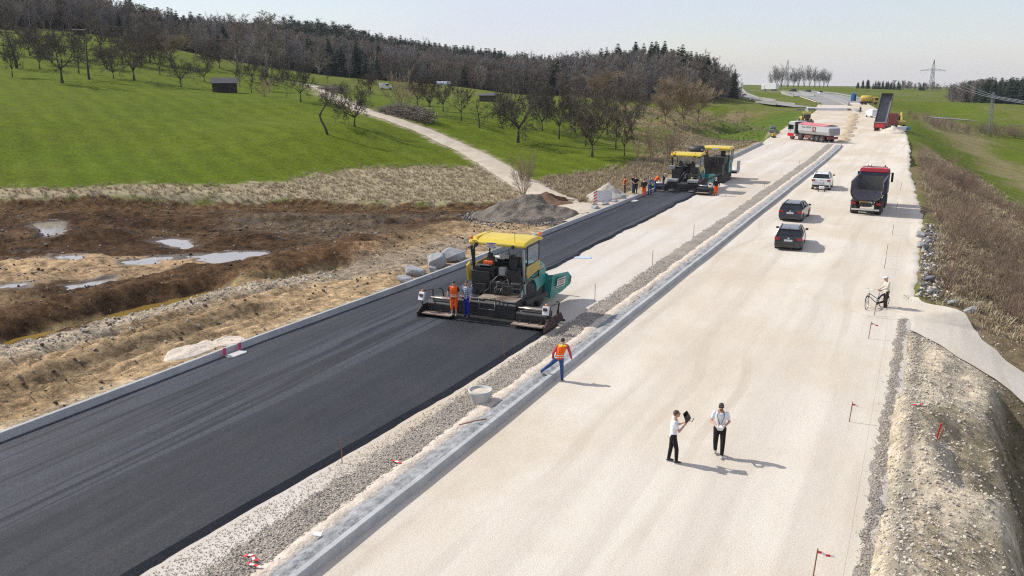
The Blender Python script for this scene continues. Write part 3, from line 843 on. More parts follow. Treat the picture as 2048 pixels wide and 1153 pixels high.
def f_asph(right):
    def f(k):
        if right:
            c = k.mix(k.mr(k.noise(0.5, 4, 0.6, (1, 0.12, 1)), 0.4, 0.65, 0, 1), (0.0175, 0.0192, 0.0255), (0.023, 0.0252, 0.0335))
            c = k.mix(k.mr(k.noise(3.0, 3, 0.5, (1, 0.02, 1)), 0.45, 0.7, 0, 0.5), c, (0.031, 0.0325, 0.038))
        else:
            c = k.mix(k.mr(k.noise(0.7, 4, 0.65, (1, 0.03, 1)), 0.40, 0.60, 0, 1), (0.021, 0.0232, 0.031), (0.047, 0.051, 0.0635))
            c = k.mix(k.mr(k.noise(3.2, 4, 0.65, (1, 0.018, 1)), 0.54, 0.58, 0, 0.9), c, (0.014, 0.015, 0.0195))
        c = k.mix(k.mr(k.noise(0.25, 4, 0.6), 0.45, 0.7, 0, 0.5), c, (0.038, 0.0375, 0.040))
        c = k.mix(1.0, c, k.mr(k.noise(22.0, 5, 0.8), 0.36, 0.64, 0.30, 1.7), 'MULTIPLY')
        k.link(c, k.b.inputs['Base Color'])
        k.link(k.mr(k.noise(2.5, 4, 0.6, (1, 0.05, 1)), 0.35, 0.65, 0.62, 0.8), k.b.inputs['Roughness'])
        k.b.inputs['Specular IOR Level'].default_value = 0.32
        k.bump(k.mth('ADD', k.mth('MULTIPLY', k.noise(45, 3, 0.7), 0.35), k.mth('MULTIPLY', k.noise(4.5, 4, 0.6, (1, 0.02, 1)), 0.5)), 0.02)
    return f
m_asph_l = surf_mat('fresh_asphalt_streaked', f_asph(False))
m_asph_r = surf_mat('fresh_asphalt_dark', f_asph(True))
def f_conc(k):
    c = k.mix(k.mr(k.noise(0.8, 5, 0.65), 0.4, 0.65, 0, 1), (0.36, 0.365, 0.36), (0.46, 0.465, 0.455))
    c = k.mix(k.mr(k.noise(2.5, 4, 0.7, (1, 1, 0.2)), 0.58, 0.75, 0, 0.5), c, (0.22, 0.225, 0.23))
    c = k.mix(1.0, c, k.mr(k.noise(18.0, 4, 0.7), 0.3, 0.7, 0.86, 1.14), 'MULTIPLY')
    k.link(c, k.b.inputs['Base Color'])
    k.b.inputs['Roughness'].default_value = 0.85
    k.b.inputs['Specular IOR Level'].default_value = 0.25
    k.bump(k.noise(14, 5, 0.7), 0.012)
m_conc = surf_mat('grey_concrete', f_conc)
def f_grav(a, b_, s):
    def f(k):
        v = k.N.new('ShaderNodeTexVoronoi'); v.inputs['Scale'].default_value = s
        k.L.new(k.pos, v.inputs['Vector'])
        c = k.mix(k.mr(v.outputs['Distance'], 0.0, 0.7, 1, 0), a, b_)
        c = k.mix(k.mr(k.noise(s * 0.5, 3, 0.6), 0.35, 0.65, 0, 0.7), c, tuple((p + q) / 2.4 for p, q in zip(a, b_)))
        c = k.mix(1.0, c, k.mr(k.noise(0.8, 4, 0.6), 0.3, 0.7, 0.8, 1.2), 'MULTIPLY')
        k.link(c, k.b.inputs['Base Color'])
        k.b.inputs['Roughness'].default_value = 0.9
        k.bump(k.mr(v.outputs['Distance'], 0, 0.7, 1, 0), 0.03)
    return f
m_grav_d = surf_mat('dark_wet_gravel', f_grav((0.20, 0.175, 0.145), (0.52, 0.455, 0.375), 15))
m_grav_p = surf_mat('pale_gravel', f_grav((0.36, 0.32, 0.27), (0.60, 0.54, 0.46), 18))
m_sand = mat('sandy_fines', (0.57, 0.495, 0.41), 0.95, 0, 0.2, 2.4, bump=0.05, bscale=11, spec=0.1)
m_slurry = mat('grey_slurry', (0.275, 0.28, 0.285), 0.9, 0, 0.4, 3.5, bump=0.08, bscale=8, spec=0.2)
def f_track(k):
    c = k.mix(k.mr(k.noise(0.5, 5, 0.65), 0.35, 0.65, 0, 1), (0.40, 0.335, 0.25), (0.52, 0.455, 0.36))
    c = k.mix(k.mr(k.noise(1.6, 4, 0.7), 0.55, 0.75, 0, 0.5), c, (0.30, 0.25, 0.17))
    c = k.mix(1.0, c, k.mr(k.noise(12.0, 4, 0.7), 0.3, 0.7, 0.85, 1.15), 'MULTIPLY')
    k.link(c, k.b.inputs['Base Color'])
    k.b.inputs['Roughness'].default_value = 0.95
    k.bump(k.noise(6, 5, 0.7), 0.05)
m_track = surf_mat('packed_track', f_track)
m_oldroad = mat('old_pavement', (0.255, 0.245, 0.235), 0.9, 0, 0.15, 0.12, spec=0.2)

# ---------------------------------------------------------------- roadbed
ys = np.concatenate([np.arange(-40, 100, 0.5), np.arange(100, 476, 2.0)])
U = np.concatenate([[0, .008, .02], np.linspace(0.04, 0.96, 40), [.98, .992, 1.0]])
xl = edge_l(ys) - 0.25 + (fbm(ys * 0.7, ys * 0, 91, 3) - 0.5) * 0.5 * (ys > 146)
xr = edge_r(ys) + 0.1 + (fbm(ys * 0.8, ys * 0 + 9, 92, 4) - 0.5) * 0.5
X = xl[:, None] * (1 - U) + xr[:, None] * U
Y = ys[:, None] + 0 * U
Z = (fbm(X * 0.5, Y * 0.2, 93, 3) - 0.5) * 0.03
Z[:, 0] = -0.12
Z[:, -1] = -0.14
id_ = np.arange(X.size).reshape(X.shape)
F_ = np.stack([id_[:-1, :-1], id_[:-1, 1:], id_[1:, 1:], id_[1:, :-1]], -1).reshape(-1, 4)
tag(npmesh('road_base', np.c_[X.ravel(), Y.ravel(), Z.ravel()], F_, m_base), kind='structure')

def sheet(name, fl, fr, y0, y1, dy, zfun, m, nu=9, skirt=None):
    ys = np.arange(y0, y1 + 1e-6, dy)
    U = np.linspace(0, 1, nu)
    L_, R_ = fl(ys), fr(ys)
    X = L_[:, None] * (1 - U) + R_[:, None] * U
    Y = ys[:, None] + 0 * U
    Z = zfun(X, Y, U[None] + 0 * Y)
    if skirt is not None:                       # sloping cut edge on the right, closed ends
        ex = R_[:, None] + skirt[0] + (fbm(ys * 2.3, ys * 0 + 4, 97, 3)[:, None] - 0.5) * skirt[2]
        X = np.c_[X, ex]; Y = np.c_[Y, ys]; Z = np.c_[Z, np.full(len(ys), skirt[1])]
    id_ = np.arange(X.size).reshape(X.shape)
    F_ = np.stack([id_[:-1, :-1], id_[:-1, 1:], id_[1:, 1:], id_[1:, :-1]], -1).reshape(-1, 4)
    V_ = np.c_[X.ravel(), Y.ravel(), Z.ravel()]
    if skirt is not None:                       # end face
        k_ = X.shape[1]
        e = V_[-k_:].copy(); e[:, 2] = skirt[1]; e[:, 1] += 0.12
        n0 = len(V_)
        V_ = np.r_[V_, e]
        a = np.arange(n0 - k_, n0 - 1)
        F_ = np.r_[F_, np.stack([a, a + 1, a + 1 + k_, a + k_], -1)]
    return tag(npmesh(name, V_, F_, m, skirt is None), kind='structure')
joint = lambda y: np.interp(y, [-40, 0, 15, 24, 36, 37.5], [-21.6, -21.2, -21.0, -20.5, -20.25, -20.45])
wob = lambda y: joint(y) * (y < 37) + (y >= 37) * (-20.45 + (fbm(y * 0.6, y * 0 + 2, 95, 4) - 0.5) * 0.45)
mat_z = lambda X, Y, U: 0.15 + (fbm(X * 1.8, Y * 0.04, 96, 2) - 0.5) * 0.015
sheet('asphalt_layer', lambda y: kerb_x(y) + 0.30, wob, -40, 84.2, 0.3, mat_z, m_asph_l, 14, (0.14, -0.01, 0.14))
medge = lambda y: np.interp(y, [-40, 8, 12.7, 16.4, 26.5, 37], [-17.2, -16.55, -16.5, -16.3, -15.65, -15.45])
sheet('asphalt_layer', lambda y: joint(y) + 0.004, medge, -40, 36.6, 0.3, lambda X, Y, U: mat_z(X, Y, U) + 0.004, m_asph_r, 12, (0.24, -0.02, 0.10))

# median gravel, fines, slurry, kerbs
wv = lambda a, s, amp: (lambda y: a + (fbm(y * 0.8, y * 0 + s, 98, 4) - 0.5) * amp + (fbm(y * 4.1, y * 0 + s, 89, 2) - 0.5) * amp * 0.9)
shift = lambda y: np.interp(y, [-40, 120, 140, 150], [0, 0, -0.25, -0.6])
sheet('gravel_strip', lambda y: np.maximum(wv(-14.98, 1, 0.35)(y), medge(np.minimum(y, 36)) + 0.1) + shift(y), lambda y: wv(-13.85, 2, 0.3)(y) + shift(y), -40, 149, 0.15, lambda X, Y, U: 0.02 + 0.05 * (fbm(X * 2, Y * 2, 99, 3)) * np.minimum(1, np.minimum(U, 1 - U) * 6), m_grav_d, 8)
sheet('fines_strip', lambda y: wv(-13.92, 2.3, 0.3)(y) + shift(y), lambda y: -13.35 + 0 * y + shift(y), -40, 148, 0.15, lambda X, Y, U: 0.012 + 0.085 * np.sin(np.clip(U, 0, 1) * 3.0) * (0.5 + 1.0 * fbm(X * 3, Y * 1.5, 100, 4)), m_sand, 8)
sheet('slurry_bank', lambda y: wv(-13.42, 5, 0.34)(y) + shift(y), lambda y: -12.70 + 0 * y + shift(y), -40, 146, 0.3, lambda X, Y, U: 0.05 + 0.17 * sstep(0, 0.6, U) * (0.35 + 1.1 * fbm(X * 4, Y * 2.6, 101, 4)), m_slurry, 12)
def kerb(name, xs_of, y0, y1, prof, m):
    ys = np.arange(y0, y1 + 1e-6, 0.8)
    rings = []
    for y in ys:
        x0 = float(xs_of(y)) + (fbm(np.array([y * 0.25]), np.array([1.0]), 102, 2)[0] - 0.5) * 0.05
        rings.append([(x0 + a, y, h) for a, h in prof])
    o = MB().loft(rings).build(name, m, None, False, 0.02)
    return tag(o, kind='structure')
kerb('kerb', lambda y: np.interp(y, [-40, 16, 120, 140, 148], [-12.9, -12.9, -12.9, -13.1, -13.45]), -40, 147.5, [(0.16, -0.2), (0.18, 0.26), (0.36, 0.26), (0.44, -0.2)], m_conc)
kerb('kerb', lambda y: kerb_x(min(max(y, -20), 145)), -40, 145, [(0.02, -0.2), (0.04, 0.42), (0.20, 0.42), (0.32, -0.2)], m_conc)

# dark raked line and pale shoulder at the right edge
sheet('gravel_strip', lambda y: wv(-0.60, 7, 0.25)(y), lambda y: wv(-0.24, 8, 0.3)(y), -40, 47, 0.12, lambda X, Y, U: 0.006 + 0.035 * np.sin(U * 3.14) * fbm(X * 3, Y * 3, 103, 2), m_grav_d, 6)

# farm track, side path
strip('dirt_path', DIRT_PATH, [1.9, 1.9, 1.75, 1.6, 1.5, 1.5, 1.5] + [1.4] * (len(DIRT_PATH) - 7), 0, m_track, zf=lambda X, Y, s, u: gz(X, Y) + 0.05 + 0.12 * np.sin(u * math.pi), nu=11, jag=0.22, seed=5, step=0.7)
strip('gravel_path', SIDE_PATH, [2.6, 2.2, 1.8, 1.75, 1.75, 1.8, 1.9], 0, m_base, zf=lambda X, Y, s, u: np.maximum(gz(X, Y), np.where(s < 3, -0.05, -9)) + 0.06 + 0.06 * np.sin(u * math.pi), nu=11, jag=0.45, seed=8, step=0.4)
# apron where the farm track meets the road
sheet('path_apron', lambda y: -26.2 - 3.4 * np.exp(-((y - 70.5) / 3.6) ** 2), lambda y: kerb_x(y) - 0.03, 62, 79, 0.4, lambda X, Y, U: np.maximum(gz(X, Y), 0) * 0.3 + 0.22 * sstep(0.0, 0.7, U) + 0.04, m_track, 10)

# the older carriageways and ramps beyond the site
far_l = lambda y: np.interp(y, [314, 344, 397, 475], [-36.5, -41.6, -54.1, -75])
sheet('far_road', lambda y: edge_l(y) + 0.6, lambda y: med_x(y) - 0.6, 312, 474, 3, lambda X, Y, U: 0 * X + 0.06, m_oldroad, 6)
sheet('far_road', lambda y: med_x(y) + 0.9, lambda y: edge_r(y) - 0.8, 335, 474, 3, lambda X, Y, U: 0 * X + 0.06, m_oldroad, 6)

# ---------------------------------------------------------------- trees
TREES = [
    (-148.3, 102.7, 5.6, 4.2, 'apple', 'small bare apple tree at the left edge of the meadow'),
    (-164.5, 115.1, 7.9, 6.5, 'pear', 'tall bare fruit tree behind the small tree at the left edge'),
    (-134.8, 102.2, 7.9, 11.6, 'apple', 'broad dark spreading apple tree, largest on the left of the meadow'),
    (-151.3, 118.6, 4.3, 2.7, 'pear', 'thin bare tree half hidden right behind the broad dark apple tree'),
    (-139.2, 111.1, 6.4, 4.4, 'pear', 'narrow bare fruit tree just right of the broad dark apple tree'),
    (-139.3, 116.5, 4.2, 4.2, 'apple', 'low bare apple tree left of the dense brown round tree'),
    (-135.6, 117.9, 7.7, 7.9, 'round', 'dense brown round-crowned tree left of the dark hut'),
    (-127.5, 121.4, 4.5, 5.1, 'apple', 'bare apple tree standing left of the dark wooden hut'),
    (-135.6, 135.4, 3.5, 3.7, 'apple', 'small bare tree just behind the left corner of the dark hut'),
    (-126.5, 135.7, 3.4, 3, 'apple', 'little bare tree just right of the dark wooden hut'),
    (-114.7, 125.9, 2.9, 1.6, 'pear', 'thin pollarded trunk between the dark hut and the round bush'),
    (-103.3, 116.6, 2.9, 3.4, 'shrub', 'low round bare bush right of the dark wooden hut'),
    (-117.7, 134.3, 3.9, 5.4, 'apple', 'bare apple tree directly behind the low round bush'),
    (-92.5, 112.7, 5.1, 4.9, 'apple', 'bare forked tree at the track bend above the dead leaning trunk'),
    (-136.8, 160.8, 5.4, 4.9, 'apple', 'bare tree across the track behind the round bush'),
    (-146.8, 181.4, 5.7, 4.9, 'droop', 'dark drooping tree on the far side of the track bend'),
    (-147.9, 191.7, 4, 2.8, 'apple', 'tiny bare tree alone on the upper field beyond the brush pile'),
    (-67.6, 92.7, 4.2, 5.3, 'apple', 'bare two-tiered apple tree beside the track with a tall knobbly stem'),
    (-115.6, 165.3, 4.8, 4.3, 'round', 'small round tree behind the two-tiered apple tree'),
    (-77.1, 118.8, 5.7, 5.7, 'shrub', 'multi-stemmed leafless shrub behind the large brush pile'),
    (-70.4, 116.1, 5.7, 4.2, 'apple', 'bare apple tree right of the brush pile, left of a pair'),
    (-72.5, 123.8, 4.3, 3.4, 'apple', 'bare tree behind and between the two apple trees right of the brush pile'),
    (-63.5, 113.7, 4.5, 4.5, 'apple', 'wide low apple tree in front of the grey plank shed'),
    (-59.3, 111.6, 3.5, 2.1, 'pear', 'small thin tree leaning right of the wide low apple tree'),
    (-50.8, 106.6, 7.1, 8.3, 'apple', 'big apple tree with mistletoe standing right of the track'),
    (-48.5, 115.5, 6.4, 5.4, 'apple', 'bare tree behind and right of the mistletoe apple tree'),
    (-37.8, 100.7, 7.2, 5.9, 'round', 'tall dense fruit tree nearest the road on the green orchard'),
    (-34.5, 103.3, 5.6, 3.1, 'round', 'slim fruit tree right of the tall dense one by the road'),
    (-42.9, 111.6, 4.7, 3.7, 'apple', 'bare tree hidden behind the tall dense fruit tree'),
    (-39.1, 113.3, 3.6, 1.7, 'pear', 'thin leaning tree between the two fruit trees by the road'),
    (-54.2, 173.7, 4.1, 3.9, 'apple', 'small bare tree on the brown rough pasture'),
    (-118.6, 232.4, 3.7, 2.8, 'apple', 'leftmost small tree of the row in front of the wood'),
    (-113.5, 229, 3.4, 2.6, 'apple', 'second small tree of the row in front of the wood'),
    (-111.5, 230.5, 3.6, 2.6, 'apple', 'third small tree of the row in front of the wood'),
    (-109.5, 231.8, 3.4, 2.4, 'apple', 'rightmost small tree of the row in front of the wood'),
    (-137.4, 205.2, 6.2, 5.9, 'droop', 'dark bare tree beside the parked white van'),
    (-38.8, 147, 7.7, 5, 'willow', 'pale brown round willow, foremost of three beside the wood'),
    (-45.5, 184.1, 6.9, 6.2, 'willow', 'pale brown round willow right of the foremost one'),
    (-60.8, 213.2, 6.8, 6.3, 'willow', 'pale brown round willow against the foot of the wood'),
    (-92.5, 252, 7.6, 9.8, 'willow', 'yellowish bare willow at the wood edge above the orchard'),
    (-164.6, 176, 12.1, 7.4, 'tall', 'tall pale-brown tree at the wood edge above the hut'),
    (-153.8, 174.7, 13.2, 9.7, 'tall', 'tall reddish-brown tree right of the pale one above the hut'),
    (-166.5, 156, 6.6, 7.4, 'willow', 'pale willow with rounded crown on the slope left of the hut'),
    (-162.5, 143.8, 7.4, 7.7, 'round', 'dense bare tree left of the pale willow on the slope'),
    (-170.2, 153.1, 6.3, 6.3, 'round', 'bare tree just behind the dense one by the pale willow'),
    (-184, 151.1, 7.3, 9.6, 'round', 'wide brown tree on the upper slope under the wood'),
    (-169.8, 127, 6.8, 5.9, 'round', 'bare brown tree rising behind the broad dark apple tree'),
    (-176, 224, 9.6, 7.2, 'tall', 'tall grey bare tree in front of the dark spruces'),
    (-163.9, 165, 5.5, 6.1, 'round', 'bare brown tree on the slope right of the pale willow'),
    (-171.2, 176.7, 5, 5.6, 'round', 'low bare tree at the wood edge above the hut roof'),
    (-52.9, 119.5, 4.8, 4.7, 'apple', 'bare apple tree half hidden right behind the mistletoe tree crown'),
    (-49, 123, 5.2, 4.4, 'round', 'dense bare tree behind the tall fruit tree to its left'),
    (-45.2, 126.7, 5.1, 4.2, 'apple', 'bare tree between and behind the two fruit trees by the road'),
    (-43.3, 132.7, 4.3, 3.8, 'apple', 'spreading bare tree above the row of saplings'),
    (-59, 117.6, 3.8, 3.6, 'apple', 'bare apple tree left of the mistletoe tree at its back'),
    (-61.8, 138.1, 4, 4, 'apple', 'bare tree below the grey plank shed to the right'),
    (-58.2, 143.4, 3.9, 4.1, 'round', 'small dense tree on the upper orchard below the wood'),
    (-61.3, 170.3, 4.7, 5, 'apple', 'bare tree on the upper orchard right of the small dense one'),
    (-81.5, 130.4, 3.8, 4, 'apple', 'small bare tree just behind the multi-stemmed shrub'),
    (-87, 117.1, 3.1, 3.3, 'apple', 'small bare tree left behind the two-tiered apple tree'),
    (-86.8, 112.1, 2.5, 2.5, 'apple', 'little bare tree left of the track below the bend'),
    (-161.7, 118, 5.5, 5.3, 'round', 'bare tree between the left edge tree and the broad apple tree'),
    (-158.1, 130.9, 4.9, 5.4, 'round', 'brown tree above the low apple tree on the left slope'),
    (-167.4, 142.8, 5.6, 6, 'round', 'brown tree on the left slope above the dense round one'),
    (-147.7, 135.2, 4.5, 4.9, 'apple', 'bare apple tree on the slope just below the pale willow'),
    (-134.9, 148.7, 4.6, 4.8, 'apple', 'bare apple tree beyond the track right of the hut'),
    (-175.9, 137.3, 5.5, 6.7, 'round', 'bare brown tree on the slope above the broad dark apple tree'),
    (-182.5, 131.2, 5.9, 6.6, 'round', 'bare brown tree on the slope at the far upper left'),
    (-47.5, 166.3, 4.7, 4.5, 'willow', 'pale brown willow left of the foremost one'),
    (-60.7, 181.2, 5, 5.7, 'round', 'brown round tree on the pasture under the wood'),
]
class Grow:
    """limbs (thick) and twigs (thin) of one leafless tree"""
    def __init__(self, seed):
        self.r = random.Random(seed)
        self.limb = MB()
        self.tv, self.tf = [], []
    def twig(self, p, q, r0, r1):
        d = (q - p)
        if d.length < 1e-6: return
        a = d.orthogonal().normalized(); b_ = d.normalized().cross(a)
        o = len(self.tv)
        for c_, r_ in ((p, r0), (q, r1)):
            for k in range(3):
                t = 2.094 * k
                self.tv.append(c_ + (a * math.cos(t) + b_ * math.sin(t)) * r_)
        for k in range(3):
            self.tf.append((o + k, o + (k + 1) % 3, o + 3 + (k + 1) % 3, o + 3 + k))
    def branch(self, p, d, length, rad, level, S):
        r = self.r
        n = S['seg'][level]
        pts, rs, dirs = [p.copy()], [rad], [d.copy()]
        step = length / n
        for i in range(n):
            w = S['wander'][level]
            d = (d + Vector((r.uniform(-w, w), r.uniform(-w, w), r.uniform(-w, w) + S['up'][level]))).normalized()
            p = p + d * step
            pts.append(p.copy()); dirs.append(d.copy())
            rs.append(max(rad * (1 - 0.75 * (i + 1) / n), S['rmin']))
        if level < S['thick']:
            self.limb.tube(pts, rs, 6 if level == 0 else 5, cap=True)
        else:
            for i in range(n):
                self.twig(pts[i], pts[i + 1], rs[i], rs[i + 1])
        if level + 1 >= len(S['kids']) + 1: return
        k = S['kids'][level]
        k = r.randint(max(1, int(k * 0.75)), int(k * 1.25 + 0.5))
        ang0 = r.uniform(0, 6.28)
        for j in range(k):
            f = S['from'][level] + (1 - S['from'][level]) * ((j + r.random()) / k)
            f = min(f, 0.999)
            i = min(int(f * n), n - 1); t = f * n - i
            q = pts[i].lerp(pts[i + 1], t)
            dd = dirs[i + 1]
            side = dd.orthogonal().normalized()
            side = Matrix.Rotation(ang0 + 2.4 * j + r.uniform(-0.5, 0.5), 3, dd) @ side
            a = R(r.uniform(*S['angle'][level]))
            nd = (dd * math.cos(a) + side * math.sin(a)).normalized()
            ln = length * S['ratio'][level] * r.uniform(0.7, 1.2) * (1.0 - S['taper'][level] * f)
            self.branch(q, nd, ln, max(rs[i] * S['rr'][level], S['rmin']), level + 1, S)
SPEC = {
 'apple':  dict(h=6, tr=0.17, tl=1.25, kids=[7, 7, 8, 5], seg=[2, 5, 4, 3, 2], wander=[.06, .22, .26, .3, .3], up=[0, .04, .07, .06, .05], angle=[(38, 68), (30, 65), (30, 70), (25, 60)], ratio=[2.5, .55, .50, .6], taper=[0, .35, .4, .3], rr=[.52, .5, .5, .6], thick=3, rmin=.0135),
 'droop':  dict(h=6, tr=0.15, tl=1.5, kids=[7, 7, 8, 6], seg=[2, 5, 4, 3, 2], wander=[.06, .22, .26, .3, .3], up=[0, .02, -.08, -.16, -.2], angle=[(25, 60), (30, 65), (30, 70), (25, 60)], ratio=[1.8, .5, .5, .6], taper=[0, .35, .4, .3], rr=[.52, .5, .5, .6], thick=3, rmin=.012),
 'round':  dict(h=6, tr=0.15, tl=1.2, kids=[8, 8, 8, 5], seg=[2, 5, 4, 3, 2], wander=[.05, .16, .22, .25, .3], up=[0, .05, .06, .05, .05], angle=[(14, 52), (28, 60), (30, 65), (25, 55)], ratio=[2.8, .5, .5, .6], taper=[0, .3, .4, .3], rr=[.5, .48, .5, .6], thick=3, rmin=.0135),
 'willow': dict(h=7, tr=0.22, tl=1.9, kids=[10, 9, 8, 6], seg=[2, 4, 4, 3, 2], wander=[.05, .14, .18, .2, .2], up=[0, .06, .1, .1, .1], angle=[(12, 62), (22, 50), (20, 45), (15, 40)], ratio=[1.7, .6, .6, .6], taper=[0, .25, .3, .3], rr=[.45, .45, .5, .6], thick=2, rmin=.013),
 'pear':   dict(h=6, tr=0.13, tl=4.8, kids=[16, 8, 7], seg=[6, 4, 3, 2], wander=[.07, .2, .25, .3], up=[.05, .07, .06, .05], angle=[(38, 75), (30, 60), (25, 60)], ratio=[.34, .5, .5], taper=[.4, .3, .3], rr=[.42, .5, .6], thick=2, rmin=.011),
 'tall':   dict(h=14, tr=0.24, tl=12.0, kids=[30, 8, 7, 4], seg=[7, 5, 4, 3, 2], wander=[.04, .14, .2, .25, .25], up=[.04, .1, .08, .06, .05], angle=[(28, 58), (25, 55), (25, 55), (25, 50)], ratio=[.40, .45, .45, .5], taper=[.5, .3, .3, .3], rr=[.42, .45, .5, .6], thick=2, rmin=.016),
 'shrub':  dict(h=4, tr=0.05, tl=0.25, kids=[16, 7, 6], seg=[1, 6, 4, 3], wander=[0, .1, .2, .25], up=[0, .05, .08, .06], angle=[(8, 62), (20, 45), (20, 45)], ratio=[15, .45, .5], taper=[0, .3, .3], rr=[.7, .5, .6], thick=1, rmin=.012),
 'poplar': dict(h=17, tr=0.26, tl=3.0, kids=[10, 12, 8], seg=[2, 7, 4, 3], wander=[.05, .08, .16, .2], up=[0, .08, .12, .1], angle=[(6, 26), (20, 42), (20, 45)], ratio=[4.4, .30, .45], taper=[0, .3, .3], rr=[.55, .42, .6], thick=2, rmin=.03),
}
SPEC_FROM = {'apple': [.8, .25, .2, .15], 'droop': [.8, .2, .2, .1], 'round': [.75, .2, .2, .15], 'willow': [.7, .2, .15, .1], 'pear': [.25, .2, .2], 'tall': [.10, .2, .2, .15], 'shrub': [0, .25, .2], 'poplar': [.5, .3, .3]}
for k in SPEC: SPEC[k]['from'] = SPEC_FROM[k]
BARK = {'round': mat('bark_dark_brown', (0.115, 0.092, 0.072), 0.95, 0, 0.3, 1.0, spec=0.1), 'apple': mat('bark_apple', (0.088, 0.077, 0.062), 0.95, 0, 0.3, 2.0, spec=0.1),
        'tall': mat('bark_brown', (0.24, 0.208, 0.178), 0.95, 0, 0.3, 1.0, spec=0.1),
        'willow': mat('bark_willow', (0.29, 0.225, 0.145), 0.95, 0, 0.3, 1.0, spec=0.1),
        'red': mat('bark_reddish', (0.255, 0.205, 0.172), 0.95, 0, 0.3, 1.0, spec=0.1),
        'grey': mat('bark_grey', (0.25, 0.235, 0.225), 0.95, 0, 0.3, 1.0, spec=0.1)}
def tree_meshes(kind, seed, bark, rscale=1.0):
    S = dict(SPEC[kind]); S['rmin'] *= rscale
    g = Grow(seed)
    g.branch(Vector((0, 0, -0.15)), Vector((0, 0, 1)), S['tl'], S['tr'], 0, S)
    limb = bpy.data.meshes.new('trunk'); limb.from_pydata(g.limb.v, [], g.limb.f); limb.materials.append(bark)
    limb.polygons.foreach_set('use_smooth', [True] * len(limb.polygons))
    tw = bpy.data.meshes.new('crown'); tw.from_pydata([tuple(v) for v in g.tv], [], g.tf); tw.materials.append(bark)
    a = np.array([tuple(v) for v in g.tv])
    H_ = float(np.percentile(a[:, 2], 99.5)); W_ = float(np.percentile(np.hypot(a[:, 0], a[:, 1]), 97) * 2)
    return limb, tw, H_, W_
BARKOF = {'apple': 'apple', 'droop': 'apple', 'round': 'round', 'willow': 'willow', 'pear': 'apple', 'tall': 'tall', 'shrub': 'willow'}
PROTO = {}
for kind, nv in (('apple', 4), ('round', 3), ('pear', 2), ('willow', 2), ('tall', 2), ('droop', 1), ('shrub', 1)):
    PROTO[kind] = [tree_meshes(kind, 100 + 17 * i + hash(kind[0]) % 1 + ord(kind[0]), BARK[BARKOF[kind]]) for i in range(nv)]
m_mist = mat('mistletoe', (0.20, 0.20, 0.05), 0.9, 0, 0.3, 4)
cnt = {}
for (tx_, ty_, h_, w_, kind, lab) in TREES:
    i = cnt.get(kind, 0); cnt[kind] = i + 1
    limb, tw, H_, W_ = PROTO[kind][i % len(PROTO[kind])]
    z_ = gz1(tx_, ty_)
    nm = {'shrub': 'bush', 'willow': 'willow_tree', 'apple': 'apple_tree', 'pear': 'fruit_tree', 'round': 'fruit_tree', 'tall': 'bare_tree', 'droop': 'fruit_tree'}[kind]
    root = empty(nm, (tx_, ty_, z_), rnd.uniform(0, 6.28), lab, 'bush' if kind == 'shrub' else 'tree', 'leafless trees on the meadow slope')
    for n_, me in (('trunk', limb), ('crown', tw)):
        o = bpy.data.objects.new(n_, me); col.objects.link(o); o.parent = root
        s_ = w_ / W_ * 1.34
        o.scale = (s_, s_, h_ / H_ * 1.2)
    if 'with mistletoe' in lab:
        for c_ in ((-1.3, -1.0, 3.6), (0.9, -1.6, 4.6), (-0.5, 1.2, 5.4)):
            mb = MB()
            for k in range(90):
                d = Vector((rnd.gauss(0, 1), rnd.gauss(0, 1), rnd.gauss(0, 1))).normalized() * rnd.uniform(.2, .36)
                q = Vector(c_) + d
                mb.add([q, q + Vector((rnd.uniform(-.07, .07), rnd.uniform(-.07, .07), .07)), q + Vector((.07, rnd.uniform(-.07, .07), -.03))], [(0, 1, 2)])
            mb.build('mistletoe', m_mist, root, fix=False)['kind'] = 'stuff'
        root.rotation_euler.z = 0.4

# dead leaning trunk by the track
g = Grow(5)
dead = empty('dead_tree', (-66.5, 85.7, gz1(-66.5, 85.7)), 0, 'dead crooked trunk leaning left on the open meadow below the track', 'tree', 'leafless trees on the meadow slope')
cr, sr = math.cos(R(25.87)), math.sin(R(25.87))
def camx(a, h): return Vector((a * cr, a * sr, h))       # a = metres to the right as seen from the road
tp = [camx(0, -.1), camx(-.25, .8), camx(-.7, 1.7), camx(-.85, 2.3), camx(-.55, 2.9), camx(-.1, 3.5), camx(.1, 4.1)]
mb = MB().tube(tp, [.17, .15, .13, .13, .11, .09, .05], 7)
mb.tube([tp[3], camx(-1.0, 2.45)], [.1, .07], 6)
mb.build('trunk', BARK['apple'], dead, True)
S = dict(SPEC['apple'])
for q, d, ln in ((tp[5], camx(.9, .5), 1.6), (tp[6], camx(.2, 1), 1.2), (tp[6], camx(-.6, .8), 1.0), (tp[5], camx(-.8, .7), 0.9), (tp[6], camx(.8, .2), 1.5)):
    g.branch(q, d.normalized(), ln, .045, 2, S)
me = bpy.data.meshes.new('crown'); me.from_pydata([tuple(v) for v in g.tv], [], g.tf); me.materials.append(BARK['apple'])
o = bpy.data.objects.new('crown', me); col.objects.link(o); o.parent = dead
if g.limb.v: g.limb.build('branch', BARK['apple'], dead, True)

